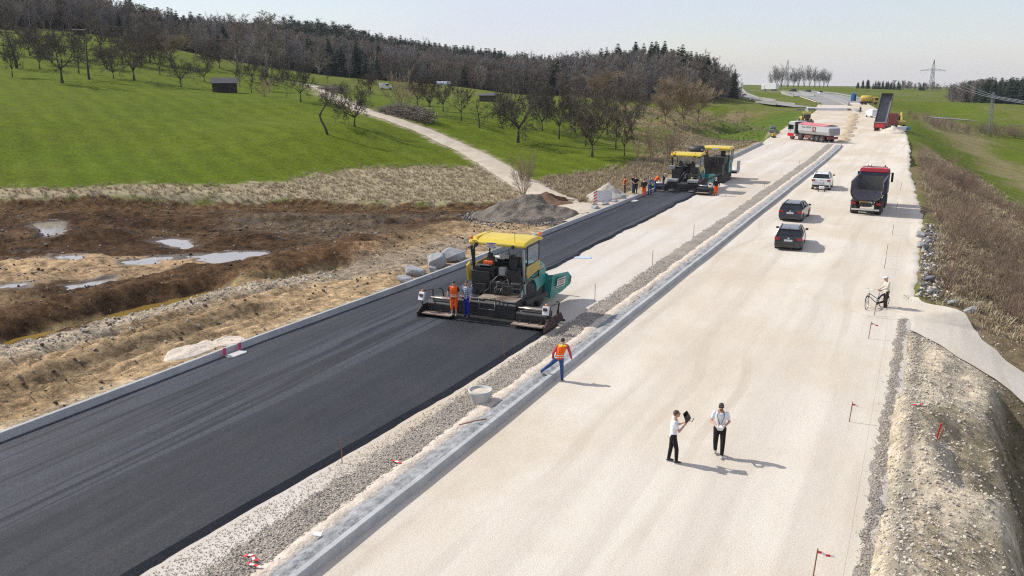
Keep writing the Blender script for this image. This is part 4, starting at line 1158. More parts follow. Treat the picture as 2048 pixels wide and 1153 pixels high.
# saplings beside the far paver and one by the gravel heap
sap_limb, sap_tw, sap_h, sap_w = tree_meshes('shrub', 321, BARK['willow'])
sap2 = tree_meshes('pear', 77, BARK['willow'], 0.8)
for i, (sx_, sy_, h_, lab) in enumerate([(-34.3, 73.2, 4.6, 'thin multi-stemmed sapling growing beside the grey gravel heap'),
        (-31.2, 98.4, 4.2, 'leftmost thin sapling of the row behind the group of workers'), (-31.6, 104.8, 4.4, 'second thin sapling of the row behind the group of workers'),
        (-30.2, 101.0, 3.8, 'third thin sapling of the row behind the group of workers'), (-29.6, 105.8, 4.6, 'fourth thin sapling of the row, left of the far paver'),
        (-29.0, 108.9, 4.2, 'rightmost thin sapling of the row, beside the far paver'), (-39.5, 84.0, 2.4, 'small twiggy sapling on the left edge of the farm track')]):
    L_, T_, H_, W_ = (sap_limb, sap_tw, sap_h, sap_w) if i % 2 == 0 else sap2
    root = empty('sapling', (sx_, sy_, gz1(sx_, sy_)), rnd.uniform(0, 6), lab, 'tree', 'thin saplings at the roadside')
    for n_, me in (('trunk', L_), ('crown', T_)):
        o = bpy.data.objects.new(n_, me); col.objects.link(o); o.parent = root
        s_ = h_ / H_
        o.scale = (s_ * (0.55 if i % 2 == 0 else 0.8),) * 2 + (s_,)

# far row of poplars on the crest
POP = [(-103.4, 616.7), (-100.3, 618.2), (-97.0, 619.8), (-93.3, 621.6), (-89.7, 623.3), (-86.7, 624.8), (-83.3, 626.4), (-80.0, 628.0), (-76.9, 629.5), (-73.9, 631.0), (-71.2, 632.3), (-69.0, 633.4)]
PH = [13, 15.5, 16, 15, 12, 15.5, 15, 15, 13.5, 13, 12.5, 12]
pp = [tree_meshes('poplar', 900 + i, BARK['grey'], 1.3) for i in range(3)]
ORD = ['leftmost', 'second', 'third', 'fourth', 'fifth', 'sixth', 'seventh', 'eighth', 'ninth', 'tenth', 'eleventh', 'rightmost']
for i, ((px_, py_), h_) in enumerate(zip(POP, PH)):
    L_, T_, H_, W_ = pp[i % 3]
    root = empty('poplar_tree', (px_, py_, gz1(px_, py_) - 0.3), rnd.uniform(0, 6), ORD[i] + ' tall bare poplar in the row on the far hill crest', 'tree', 'row of bare poplars on the crest')
    for n_, me in (('trunk', L_), ('crown', T_)):
        o = bpy.data.objects.new(n_, me); col.objects.link(o); o.parent = root
        o.scale = (h_ / H_ * 1.15,) * 2 + (h_ / H_,)

# ---------------------------------------------------------------- woods
m_needle = mat('spruce_needles', (0.026, 0.042, 0.026), 0.9, 0, 0.35, 0.6, spec=0.1)
m_needle2 = mat('pine_needles', (0.036, 0.052, 0.030), 0.9, 0, 0.35, 0.6, spec=0.1)
def spruce(seed, H_=17.0, W_=2.6):
    r = random.Random(seed)
    v, f, mi = [], [], []
    mb = MB().tube([(0, 0, -.3), (0, 0, H_ * .98)], [.2, .03], 5)
    v, f = list(mb.v), list(mb.f); mi = [0] * len(f)
    n = 36
    for i in range(n):
        t = (i + r.random()) / n
        z = H_ * (0.10 + 0.89 * t)
        L_ = W_ * (1 - t) ** 0.62 * r.uniform(0.7, 1.15) + 0.25
        k = 8 if t < 0.7 else 6
        a0 = r.uniform(0, 6.28)
        for j in range(k):
            a = a0 + 6.283 * j / k + r.uniform(-.25, .25)
            l_ = L_ * r.uniform(0.7, 1.15)
            dz = -0.38 * l_ + 0.1
            c_, s_ = math.cos(a), math.sin(a)
            for (p0, p1, w_) in ((0.05, 0.6, .34), (0.4, 1.0, .26)):
                q0 = Vector((c_ * l_ * p0, s_ * l_ * p0, z + dz * p0)); q1 = Vector((c_ * l_ * p1, s_ * l_ * p1, z + dz * p1 - .1 * p1))
                mid = q0.lerp(q1, .45)
                w = l_ * w_ * r.uniform(.7, 1.2)
                sd = Vector((-s_, c_, 0)) * w
                o = len(v)
                v += [q0, mid + sd + Vector((0, 0, -.22 * l_ * w_)), q1, mid - sd + Vector((0, 0, -.22 * l_ * w_)), mid + Vector((0, 0, .12))]
                f += [(o, o + 1, o + 4), (o + 1, o + 2, o + 4), (o + 2, o + 3, o + 4), (o + 3, o, o + 4)]
                mi += [1] * 4
    me = bpy.data.meshes.new('spruce')
    me.from_pydata([tuple(p) for p in v], [], f)
    me.materials.append(BARK['tall']); me.materials.append(m_needle)
    me.polygons.foreach_set('material_index', mi)
    return bpy.data.objects.new('spruce', me)
def pine(seed, H_=18.0):
    r = random.Random(seed)
    mb = MB().tube([(0, 0, -.3), (r.uniform(-.3, .3), r.uniform(-.3, .3), H_ * .6), (r.uniform(-.5, .5), 0, H_ * .95)], [.24, .17, .05], 5)
    v, f = list(mb.v), list(mb.f); mi = [0] * len(f)
    for i in range(17):
        t = r.random()
        z = H_ * (0.52 + 0.47 * t)
        a = r.uniform(0, 6.28); d = (1 - t * 0.75) * r.uniform(.4, 2.7)
        c_ = Vector((math.cos(a) * d, math.sin(a) * d, z))
        s_ = r.uniform(.7, 1.35)
        for k in range(26):
            q = c_ + Vector((r.gauss(0, .55) * s_, r.gauss(0, .55) * s_, r.gauss(0, .32) * s_))
            o = len(v)
            e = [Vector((r.uniform(-.4, .4), r.uniform(-.4, .4), r.uniform(-.22, .22))) for _ in range(3)]
            v += [q + e[0], q + e[1], q + e[2]]
            f.append((o, o + 1, o + 2)); mi.append(1)
    me = bpy.data.meshes.new('pine')
    me.from_pydata([tuple(p) for p in v], [], f)
    me.materials.append(BARK['red']); me.materials.append(m_needle2)
    me.polygons.foreach_set('material_index', mi)
    return bpy.data.objects.new('pine', me)
def joined(kind, seed, bark, rs):
    S = dict(SPEC[kind]); S['rmin'] *= rs
    g = Grow(seed)
    g.branch(Vector((0, 0, -0.15)), Vector((0, 0, 1)), S['tl'], S['tr'], 0, S)
    o = len(g.limb.v)
    me = bpy.data.meshes.new('bare')
    me.from_pydata([tuple(v) for v in g.limb.v] + [tuple(v) for v in g.tv], [], list(g.limb.f) + [tuple(i + o for i in q) for q in g.tf])
    me.materials.append(bark)
    return bpy.data.objects.new('bare', me)
def wood_protos():
    return [joined('tall', 1, BARK['tall'], 1.6), joined('tall', 2, BARK['red'], 1.6), joined('tall', 3, BARK['grey'], 1.6), joined('poplar', 4, BARK['tall'], 1.4),
            spruce(1, 14, 3.0), spruce(2, 15, 3.3), spruce(3, 12.5, 2.9), pine(4, 14.5), pine(5, 13)]
SPRUCES = [[(-250.9, 211.8), (-222.7, 225.4), (-331.8, 339.2), (-358.6, 292.9)], [(-185.4, 231.2), (-167.2, 244.4), (-188.1, 275.5), (-212.4, 263.8)], [(-224.3, 313.5), (-137.5, 322.3), (-162.8, 387.8), (-206.3, 411.2), (-283.4, 396.0)], [(-112, 296), (-72.0, 305), (-85.1, 347.7), (-141.5, 353.7)], [(-118.6, 275.9), (-114.0, 278.1), (-125.4, 305.9), (-130.4, 303.5)]]
PINES = [[(-245.7, 269.9), (-206.6, 288.8), (-278.5, 398.4), (-334.6, 360.1)]]
def fill(poly, step, seed):
    rg = np.random.default_rng(seed)
    x0, x1 = min(p[0] for p in poly), max(p[0] for p in poly); y0, y1 = min(p[1] for p in poly), max(p[1] for p in poly)
    xs, ys_ = np.meshgrid(np.arange(x0, x1, step), np.arange(y0, y1, step))
    xs = xs.ravel() + rg.uniform(-.5, .5, xs.size) * step; ys_ = ys_.ravel() + rg.uniform(-.5, .5, ys_.size) * step
    k = poly_sd(xs, ys_, poly) > 0
    return xs[k], ys_[k]
def plant(name, poly, step, seed, con, pin, label, scale=1.0, conp=0.08):
    xs, ys_ = fill(poly, step, seed)
    rg = np.random.default_rng(seed + 1)
    n = len(xs)
    pk = rg.choice([0, 0, 1, 1, 2, 3], n)
    rr = rg.random(n)
    inc = np.zeros(n, bool)
    for q in con: inc |= poly_sd(xs, ys_, q) > rg.uniform(-3, 3, n)
    inp = np.zeros(n, bool)
    for q in pin: inp |= poly_sd(xs, ys_, q) > rg.uniform(-3, 3, n)
    pk = np.where((inc & (rr < 0.93)) | (rr < conp * 0.5), rg.choice([4, 5, 6], n), pk)
    pk = np.where(inp & (rr < 0.8), rg.choice([7, 8], n), pk)
    base = np.array([0.84, 0.88, 0.92, 0.68, 0.86, 0.86, 0.88, 0.95, 0.95])[pk]
    # the wood edge facing the field is lower
    ed = poly_sd(xs, ys_, poly)
    s_ = base * rg.uniform(0.82, 1.12, n) * scale * (0.72 + 0.28 * sstep(0, 14, ed))
    wd = s_ * rg.uniform(1.0, 1.45, n)
    z = gz(xs, ys_) - 0.2
    return scatter(name, np.c_[xs, ys_, z], wood_protos(), pk, np.c_[wd, wd, s_], np.c_[np.zeros(n), np.zeros(n), rg.uniform(0, 6.28, n)], label, 'wood')
plant('hillside_wood', FOREST, 4.3, 5, SPRUCES, PINES, 'brown and dark green wood covering the hill behind the meadow')
plant('field_wood', WOOD_R, 4.8, 9, [[(14, 395), (60, 395), (88, 577), (30, 560), (16, 470)]], [], 'dark conifer wood at the right edge above the fields', 0.95)
CREST = [(-52, 664), (-20, 676), (0, 682), (6, 700), (-4, 702), (-54, 684)]
plant('crest_wood', CREST, 5.0, 13, [[(-60, 650), (-24, 660), (-24, 720), (-60, 720)], [(-14, 650), (-8, 650), (-8, 720), (-14, 720)]], [], 'low line of trees along the far crest right of the poplars', 0.62)
# ---------------------------------------------------------------- paint and steel
STEEL = mat('dark_steel', (0.022, 0.022, 0.024), 0.55, 0.3, 0.4, 3.0, bump=0.006, bscale=25, dust=0.22, dcol=(0.16, 0.14, 0.12))
STEEL2 = mat('worn_steel', (0.07, 0.068, 0.066), 0.5, 0.6, 0.4, 4.0, dust=0.3, dcol=(0.25, 0.22, 0.18))
RAIL = mat('rail_steel', (0.15, 0.15, 0.15), 0.45, 0.7, 0.3, 6.0)
PLANK = mat('worn_plank', (0.26, 0.20, 0.15), 0.85, 0, 0.35, 4.0, bump=0.01, bscale=12)
TEAL = mat('teal_paint', (0.012, 0.245, 0.215), 0.42, 0, 0.12, 1.5, dust=0.22, dcol=(0.25, 0.27, 0.23), coat=0.2)
YEL = mat('yellow_paint', (0.62, 0.45, 0.02), 0.45, 0, 0.10, 1.5, dust=0.12, dcol=(0.5, 0.42, 0.2), coat=0.2)
YELD = mat('dusty_yellow_paint', (0.46, 0.35, 0.05), 0.55, 0, 0.15, 2.0, dust=0.35)
BLK = mat('black_plastic', (0.012, 0.012, 0.013), 0.5, 0, 0.2, 4.0, dust=0.08)
RUB = mat('rubber', (0.02, 0.02, 0.02), 0.85, 0, 0.25, 5.0, dust=0.35, dcol=(0.20, 0.18, 0.15))
SILV = mat('bare_metal', (0.62, 0.62, 0.63), 0.35, 0.8, 0.15, 4.0)
WHT = mat('white_board', (0.72, 0.72, 0.70), 0.5, 0, 0.06, 3.0)
REDP = mat('red_print', (0.42, 0.02, 0.025), 0.5, 0, 0.1, 3.0)
BLKP = mat('black_print', (0.015, 0.015, 0.015), 0.5, 0, 0.1, 3.0)
ORG = mat('orange_lamp', (0.75, 0.20, 0.02), 0.3, 0, 0.1, 3.0)
REDST = mat('red_oxide', (0.045, 0.017, 0.014), 0.7, 0, 0.3, 4.0, dust=0.35, dcol=(0.12, 0.1, 0.09))
ORANGE = mat('orange_plastic', (0.75, 0.12, 0.02), 0.5, 0, 0.1, 3.0)
PANE = glass('cab_pane', (0.35, 0.42, 0.46), 0.04, 0.28)
GREYP = mat('grey_paint', (0.30, 0.31, 0.31), 0.5, 0, 0.15, 3.0, dust=0.2)

def sign(parent, c_, w, h, rot, words='VÖGELE'):
    """white plate with a red name between two black bars; lies in the local XZ plane of rot"""
    M = Euler(rot).to_matrix()
    def T(x, y, z): return tuple(Vector(c_) + M @ Vector((x, y, z)))
    def plate(nm, x0, x1, z0, z1, y, m):
        q = [T(x0, y, z0), T(x1, y, z0), T(x1, y, z1), T(x0, y, z1), T(x0, 0, z0), T(x1, 0, z0), T(x1, 0, z1), T(x0, 0, z1)]
        return MB().add(q, [(0, 1, 2, 3), (7, 6, 5, 4), (0, 4, 5, 1), (1, 5, 6, 2), (2, 6, 7, 3), (3, 7, 4, 0)]).build(nm, m, parent)
    p = plate('nameplate', -w / 2, w / 2, -h / 2, h / 2, -0.012, WHT)
    plate('bar', -w * .45, w * .45, h * .28, h * .40, -0.017, BLKP).parent = p
    plate('bar', -w * .45, w * .45, -h * .40, -h * .28, -0.017, BLKP).parent = p
    R_ = M @ Euler((R(90), 0, 0)).to_matrix()
    text(words, h * 0.50, T(0, -0.018, 0), R_.to_euler(), REDP, p, sx=w * 0.8 / (h * 0.5 * 0.62 * len(words)))
    return p

def wheel(parent, c_, r, w, name='wheel', rim=STEEL2, n=22, hub=0.55):
    x = c_[0]
    t = MB().lathe([(r * hub, -w / 2), (r * .93, -w / 2), (r, -w * .32), (r, w * .32), (r * .93, w / 2), (r * hub, w / 2)], c_, n, 'x').build(name, RUB, parent, True)
    s = 1 if x > 0 else -1
    MB().lathe([(r * hub * .99, -w * .42), (r * hub * .99, w * .42)], c_, n, 'x').build('rim', rim, t)
    MB().lathe([(r * .2, 0), (r * .22, s * w * .3), (r * .14, s * w * .52)], c_, 10, 'x').build('hub', rim, t)
    return t

def paver(loc, rz, label, hw, near):
    P = empty('asphalt_paver', loc, rz, label, 'paver', 'road pavers')
    b = lambda nm, mb, m, par=P, sm=False, bv=0.0: mb.build(nm, m, par, sm, bv)
    # screed
    b('screed_plate', MB().b2(-hw, hw, 0.10, 0.80, 0.155, 0.34), STEEL, bv=.02)
    sb = b('screed_body', MB().prism([(0.42, .34), (1.5, .34), (1.5, 1.10), (.60, 1.16), (.42, 1.0)], -1.55, 1.55, 'x'), STEEL, bv=.03)
    for s in (-1, 1):
        x0, x1 = sorted((s * 1.6, s * (hw - .12)))
        e = b('screed_extension', MB().prism([(0.35, .34), (1.0, .34), (1.0, .82), (.5, .86), (.35, .7)], x0, x1, 'x'), STEEL, bv=.03)
        MB().tube([(x0 + .1, .45, .98), (x1 - .1, .45, .98)], .03, 6).build('hydraulic_rod', SILV, e, True)
        MB().b2(x0 + .08, x1 - .08, .62, .92, .86, .93).build('top_plate', PLANK if near else GREYP, e)
        w = b('walkway', MB().b2(x0, x1, -.28, .12, .30, .36), PLANK, bv=.01)
        for k in range(3):
            xa = x0 + (x1 - x0) * (k + .5) / 3
            MB().bar((xa, -.2, .30), (xa, .3, .40), .05).build('bracket', STEEL2, w)
        sp = b('side_plate', MB().prism([(-.42, .16), (1.9, .16), (2.0, .30), (1.7, .62), (.1, .66), (-.42, .40)], s * hw - .04 + (.05 if s > 0 else -.05), s * hw + .04 + (.05 if s > 0 else -.05), 'x'), STEEL if s < 0 else REDST, bv=.015)
        MB().tube([(s * (hw + .1), .2, .6), (s * (hw + .1), .2, 1.25)], .04, 8).build('adjuster_post', STEEL2, sp, True)
        MB().tube([(s * (hw + .1), 1.3, .6), (s * (hw + .1), 1.3, 1.15), (s * (hw + .1), .3, 1.3)], .03, 6).build('side_rail', STEEL2, sp, True)
        MB().tube([(s * (hw - .25), 1.9, .2), (s * (hw - .1), 1.95, 1.0), (s * (hw - .1), 1.5, 1.2)], .035, 6).build('side_rail', STEEL2, sp, True)
        MB().b2(s * hw - .25, s * hw + .25, 1.75, 1.85, .16, .26).build('foot', STEEL2, sp)
        cb = b('control_panel', MB().box((s * (hw - .02), -.05, 1.12), (.30, .14, .42), (R(-22), 0, R(8 * s))), WHT, bv=.02)
        MB().box((s * (hw - .02), -.13, 1.19), (.2, .03, .14), (R(-22), 0, R(8 * s))).build('display', BLK, cb)
        MB().tube([(s * (hw - .02), .0, .5), (s * (hw - .02), 0, .95)], .03, 6).build('stand', STEEL2, cb)
        MB().lathe([(.05, 0), (.055, .07), (.03, .1)], (s * (hw - .02), .03, 1.33), 8).build('lamp', ORG, cb)
        # tow arm
        b('tow_arm', MB().bar((s * 1.62, 1.4, .95), (s * 1.62, 4.3, .72), .14, .22), STEEL, bv=.02)
        b('lift_cylinder', MB().cyl((s * 1.35, 1.55, .75), (s * 1.2, 1.95, 1.75), .06, 8), SILV, sm=True)
    if near:
        b('deck_board', MB().b2(-.55, 1.5, .55, 1.48, 1.165, 1.20), PLANK)
        for k in range(4):
            b('shovel_handle', MB().cyl((.15 + .22 * k, .35, 1.24), (1.0 + .16 * k, 1.35, 1.27 + .02 * k), .022, 6), PLANK, sm=True)
        b('edge_plate', MB().b2(-1.5, -.2, .50, .60, 1.14, 1.19), SILV)
        b('edge_plate', MB().b2(.75, 1.5, .50, .60, 1.14, 1.19), SILV)
        b('step_frame', MB().tube([(-.35, .36, 1.15), (-.35, .36, .72), (.5, .36, .72), (.5, .36, 1.15)], .025, 6), RAIL, sm=True)
    else:
        for x0 in (-1.45, .55):
            q = b('tool_box', MB().b2(x0, x0 + 1.0, .45, 1.25, 1.17, 1.42), GREYP, bv=.03)
            MB().b2(x0 + .05, x0 + .95, .42, .45, .6, 1.1).build('front', BLK, q)
            MB().lathe([(.28, 0), (.28, .03)], (x0 + .5, .22, .37), 14).build('step_disc', SILV, q)
        for k in range(4):
            b('step', MB().b2(-.35, .45, .15 + .12 * k, .34 + .12 * k, .5 + .18 * k, .53 + .18 * k), STEEL2)
    # tractor
    ch = b('chassis', MB().b2(-1.0, 1.0, 1.6, 5.0, .45, 1.35), STEEL, bv=.04)
    MB().b2(-1.25, 1.25, 3.6, 5.0, .55, 1.2).build('side_box', BLK, ch)
    MB().b2(-1.3, 1.3, 1.5, 1.9, .9, 1.78).build('rear_panel', STEEL, ch, False, .03)
    for k in range(6):
        x0 = rnd.uniform(-1.0, .9); z0 = rnd.uniform(1.2, 1.7)
        MB().tube([(x0, 1.5, z0), (x0 + rnd.uniform(-.3, .3), 1.38, z0 - .35), (x0 + rnd.uniform(-.3, .3), 1.5, z0 - .6)], .03, 6).build('hose', BLK, ch, True)
    b('conveyor_housing', MB().prism([(1.2, .4), (2.0, .4), (2.0, 1.3), (1.3, 1.1)], -.6, .6, 'x'), STEEL2, bv=.03)
    for s in (-1, 1):
        wheel(P, (s * 1.05, 2.75, .86), .85, .46)
        wheel(P, (s * 1.05, 4.35, .36), .35, .4)
        rings = []
        for k in range(9):
            a = R(20 + 150 * k / 8)
            rings.append([(s * .82, 2.75 + math.cos(a) * 1.0, .86 + math.sin(a) * 1.0), (s * 1.34, 2.75 + math.cos(a) * 1.0, .86 + math.sin(a) * 1.0), (s * 1.34, 2.75 + math.cos(a) * .93, .86 + math.sin(a) * .93), (s * .82, 2.75 + math.cos(a) * .93, .86 + math.sin(a) * .93)])
        b('fender', MB().loft(rings), TEAL, sm=False)
        b('side_panel', MB().prism([(3.72, .95), (4.95, 1.15), (4.95, 1.75), (2.05, 1.62), (1.85, 1.38), (2.15, 1.72), (2.75, 1.93), (3.35, 1.72), (3.62, 1.4)][0:2] + [(4.95, 2.0), (3.0, 1.88), (3.4, 1.66), (3.66, 1.3)], s * 1.26 - .03, s * 1.26 + .03, 'x'), TEAL, bv=.015)
        b('platform_panel', MB().prism([(2.25, 1.93), (3.85, 2.12), (3.85, 2.62), (2.2, 2.55), (2.1, 2.2)], s * 1.38 - .025, s * 1.38 + .025, 'x'), YELD, bv=.015)
    eng = b('engine_cover', MB().prism([(3.85, 1.3), (4.98, 1.25), (4.98, 2.05), (4.7, 2.28), (3.85, 2.34)], -1.22, 1.22, 'x'), TEAL, bv=.05)
    sign(eng, (1.235, 4.42, 1.98), .8, .36, (0, 0, R(90)))
    b('exhaust', MB().tube([(-.6, 4.5, 2.2), (-.6, 4.5, 2.75), (-.6, 4.3, 2.85)], .07, 8), STEEL2, sm=True)
    # operator stand
    b('platform', MB().b2(-1.35, 1.35, 1.75, 3.85, 1.72, 1.80), STEEL2)
    b('console', MB().prism([(3.2, 1.8), (3.75, 1.8), (3.75, 2.6), (3.45, 2.72), (3.15, 2.45)], -1.0, .55, 'x'), BLK, bv=.04)
    b('cabinet', MB().b2(-1.35, -.25, 1.8, 2.35, 1.5, 2.42), BLK, bv=.04)
    b('cabinet_lid', MB().box((-.8, 1.95, 2.5), (.62, .4, .06), (R(-18), 0, 0)), GREYP, bv=.01)
    for sx_ in (-.62, .62):
        st = b('seat', MB().b2(sx_ - .24, sx_ + .24, 2.35, 2.82, 2.15, 2.30), BLK, bv=.05)
        MB().box((sx_, 2.30, 2.60), (.46, .12, .62), (R(-6), 0, 0)).build('backrest', BLK, st, False, .05)
        MB().box((sx_, 2.27, 2.98), (.28, .10, .2), (R(-6), 0, 0)).build('headrest', BLK, st, False, .04)
        MB().cyl((sx_, 2.58, 1.8), (sx_, 2.58, 2.15), .07, 8).build('pedestal', STEEL, st)
    for i, (x0, y0) in enumerate([(-1.36, 1.95), (1.36, 1.95), (-1.36, 3.75), (1.36, 3.75)]):
        b('canopy_post', MB().tube([(x0, y0, 1.75), (x0, y0, 3.45), (x0 * .97, y0 + .05, 3.66)], .045, 8), STEEL, sm=True)
    b('windscreen', MB().b2(-1.28, 1.28, 3.76, 3.775, 2.62, 3.6), PANE)
    b('side_window', MB().b2(1.365, 1.38, 2.35, 3.70, 2.62, 3.52), PANE)
    b('window_frame', MB().tube([(1.37, 2.3, 2.6), (1.37, 2.3, 3.5), (1.37, 3.72, 3.5), (1.37, 3.72, 2.6), (1.37, 2.3, 2.6)], .03, 6), BLK, sm=True)
    cn = b('canopy', MB().prism([(1.62, 3.56), (1.60, 3.72), (1.85, 3.86), (2.6, 3.92), (3.4, 3.90), (3.95, 3.76), (4.05, 3.62), (3.8, 3.62), (3.5, 3.66), (1.9, 3.64)], -1.52, 1.52, 'x'), YEL, bv=.07)
    MB().b2(-1.2, -1.14, 1.75, 3.9, 3.9, 3.935).build('roof_rib', YEL, cn)
    for x0 in (-1.05, .9):
        MB().lathe([(.09, 0), (.1, .03), (.07, .06)], (x0, 1.55, 3.60), 10, 'y').build('work_light', BLK, cn)
    for x0, y0 in ((-1.35, 1.62), (1.35, 3.9)):
        MB().lathe([(.09, 0), (.09, .12), (.05, .17)], (x0, y0, 3.84), 10).build('beacon', ORG, cn)
    MB().cyl((.95, 1.7, 3.8), (.95, 1.7, 4.35), .012, 5).build('antenna', BLK, cn)
    if near: sign(cn, (-.25, 1.595, 3.62), .55, .26, (0, 0, 0))
    for s in (-1, 1):
        b('rear_beam', MB().bar((s * 1.40, 1.72, 3.5), (s * 1.30, 2.1, 1.15), .09, .16), GREYP if s > 0 else STEEL, bv=.015)
        b('hydraulic_block', MB().b2(s * .75 - .3, s * .75 + .3, 1.36, 1.5, 1.25, 1.7), STEEL, bv=.02)
        b('auger_arm', MB().bar((s * .9, 1.2, .75), (s * (hw - .3), 1.45, .55), .2, .3), STEEL, bv=.02)
    for k in range(9):
        xa = -1.25 + .3 * k + rnd.uniform(-.08, .08)
        b('cable', MB().tube([(xa, 1.85, 1.72), (xa + rnd.uniform(-.2, .2), 1.42, 1.5), (xa + rnd.uniform(-.3, .3), 1.3, 1.22)], .02, 5), BLK if k % 3 else RAIL, sm=True)
    b('rear_shield', MB().b2(-1.3, -.3, 1.44, 1.5, 1.75, 2.3), STEEL, bv=.02)
    b('rear_shield', MB().b2(.55, 1.3, 1.6, 1.66, 1.75, 2.45), STEEL, bv=.02)
    for z0 in (1.35, 1.6, 1.85): b('step', MB().b2(.95, 1.35, 1.28, 1.5, z0, z0 + .03), RAIL)
    # clutter, ladders, rails
    for x0, x1 in ((-.25, .25), (.75, .35)):
        b('handrail', MB().tube([(x0, 1.45, 1.15), (x0, 1.45, 1.75), (x1, 1.9, 2.35), (x1, 1.9, 1.8)], .022, 6), RAIL, sm=True)
        b('handrail', MB().tube([(x0 + .25, 1.35, .9), (x0 + .25, 1.4, 1.5), (x1 + .35, 1.75, 2.0)], .022, 6), RAIL, sm=True)
    b('ladder', MB().tube([(.15, 1.2, 1.2), (.2, 1.3, 1.9), (.45, 1.3, 1.9), (.5, 1.2, 1.2)], .022, 6), RAIL, sm=True)
    if near:
        b('warning_panel', MB().box((-1.62, 1.85, 2.15), (.10, .5, .85), (R(12), 0, R(8))), YEL, bv=.02)
        b('warning_stripe', MB().box((-1.675, 1.80, 2.2), (.02, .3, .55), (R(12), 0, R(8))), BLKP)
        b('red_case', MB().b2(-.95, -.45, 2.1, 2.35, 2.5, 2.68), ORANGE, bv=.04)
        b('paper_bundle', MB().b2(-.85, -.2, 3.0, 3.4, 2.62, 2.72).box((-.3, 3.2, 2.75), (.5, .25, .12), (.2, .3, .5)), WHT, bv=.02)
        b('control_box', MB().b2(.05, .4, 1.75, 2.05, 2.1, 2.5), GREYP, bv=.03)
    else:
        b('control_box', MB().b2(-1.6, -1.05, 1.6, 1.9, 2.25, 2.65), GREYP, bv=.03)
        b('gas_bottle', MB().lathe([(.12, 0), (.14, .05), (.14, .45), (.06, .55)], (.8, 1.45, 1.1), 10), YEL, sm=True)
        b('side_chute', MB().bar((1.2, 1.3, .8), (3.4, 2.6, 2.0), .14, .14), STEEL2)
        b('red_bracket', MB().bar((1.5, .6, .7), (2.2, 1.3, 1.5), .12, .5), REDST, bv=.02)
    # hopper
    hp = b('hopper_floor', MB().b2(-1.2, 1.2, 5.0, 6.9, .5, .62), STEEL)
    MB().b2(-1.6, 1.6, 6.9, 7.05, .45, .75).build('push_roller', STEEL2, hp)
    b('hopper_front', MB().b2(-1.35, 1.35, 5.0, 5.08, .6, 1.6), STEEL)
    for s in (-1, 1):
        A = [(1.55, 4.95, .30), (1.70, 4.95, 1.58), (1.98, 6.45, 1.46), (2.08, 6.75, 1.15), (2.03, 6.7, .75), (1.75, 6.2, .42)]
        n = len(A)
        q = [(s * a, y0, z0) for a, y0, z0 in A] + [(s * (a - .07), y0 - .01, z0) for a, y0, z0 in A]
        hw_ = b('hopper_wing', MB().add(q, [tuple(range(n)), tuple(range(2 * n - 1, n - 1, -1))] + [(i, (i + 1) % n, (i + 1) % n + n, i + n) for i in range(n)]), TEAL, bv=.01)
        MB().add([(s * 1.70, 4.94, 1.58), (s * 1.2, 4.94, 1.55), (s * 1.2, 4.94, .45), (s * 1.55, 4.94, .30), (s * 1.70, 4.90, 1.58), (s * 1.2, 4.90, 1.55), (s * 1.2, 4.90, .45), (s * 1.55, 4.90, .30)], [(0, 1, 2, 3), (7, 6, 5, 4), (0, 4, 5, 1), (1, 5, 6, 2), (2, 6, 7, 3), (3, 7, 4, 0)]).build('rear_flange', TEAL, hw_)
        if s > 0 and near:
            sign(hw_, (1.875, 5.65, 1.06), .80, .50, (R(7), 0, R(79)))
            MB().box((2.07, 6.62, 1.02), (.02, .05, .28)).build('marker', REDP, hw_)
    return P
paver((-18.55, 35.0, 0.0), R(2), 'near yellow-roofed road paver with teal hopper, seen from behind', 3.3, True)
paver((-21.9, 83.0, -0.1), R(1), 'far yellow-roofed road paver laying the left strip among orange workers', 2.95, False)

# material feeder in front of the far paver
F = empty('material_feeder', (-21.2, 92.6, 0), R(0), 'tall black material feeder with yellow roof and raised conveyor drum', 'feeder')
for s in (-1, 1):
    n = 14
    prof = [(.15 + .0, .08), (3.9, .08), (4.3, .45), (4.0, .82), (.1, .82), (-.25, .45)]
    tr = MB().prism(prof, s * 1.15 - .22, s * 1.15 + .22, 'x').build('track', RUB, F, False, .05)
    for k in range(12):
        MB().b2(s * 1.15 - .26, s * 1.15 + .26, .1 + .32 * k, .2 + .32 * k, .0, .09).build('track_shoe', RUB, tr)
MB().b2(-1.2, 1.2, .2, 4.6, .6, 2.0).build('body', BLK, F, False, .05)
MB().b2(-.2, 1.35, .3, 3.2, 2.0, 2.75).build('engine_box', BLK, F, False, .06)
for x0 in (-.05, .25, .55):
    MB().b2(x0, x0 + .2, .22, .30, 2.05, 2.7).build('grille', STEEL2, F)
MB().prism([(1.9, .95), (3.6, 1.0), (3.6, 2.25), (2.2, 2.3), (1.9, 1.9)], 1.46, 1.52, 'x').build('side_panel', TEAL, F, False, .03)
MB().prism([(2.4, 1.4), (2.9, 1.5), (2.8, 2.0), (2.5, 2.0)], 1.525, 1.54, 'x').build('panel_vent', BLK, F)
wg = MB().prism([(4.4, .6), (5.9, .8), (6.0, 1.9), (4.5, 2.0)], 1.85, 1.93, 'x').build('hopper_wing', GREYP, F, False, .03)
MB().prism([(4.4, .6), (5.9, .8), (6.0, 1.9), (4.5, 2.0)], -1.93, -1.85, 'x').build('hopper_wing', GREYP, F, False, .03)
MB().b2(-1.85, 1.85, 4.5, 5.9, .6, .8).build('hopper_floor', STEEL, F)
cn = MB().prism([(1.2, 3.40), (1.2, 3.62), (1.5, 3.72), (3.4, 3.72), (3.7, 3.6), (3.7, 3.42)], -1.35, 1.65, 'x').build('canopy', YEL, F, False, .06)
MB().b2(-.25, .45, 1.17, 1.195, 3.44, 3.62).build('nameplate', WHT, cn)
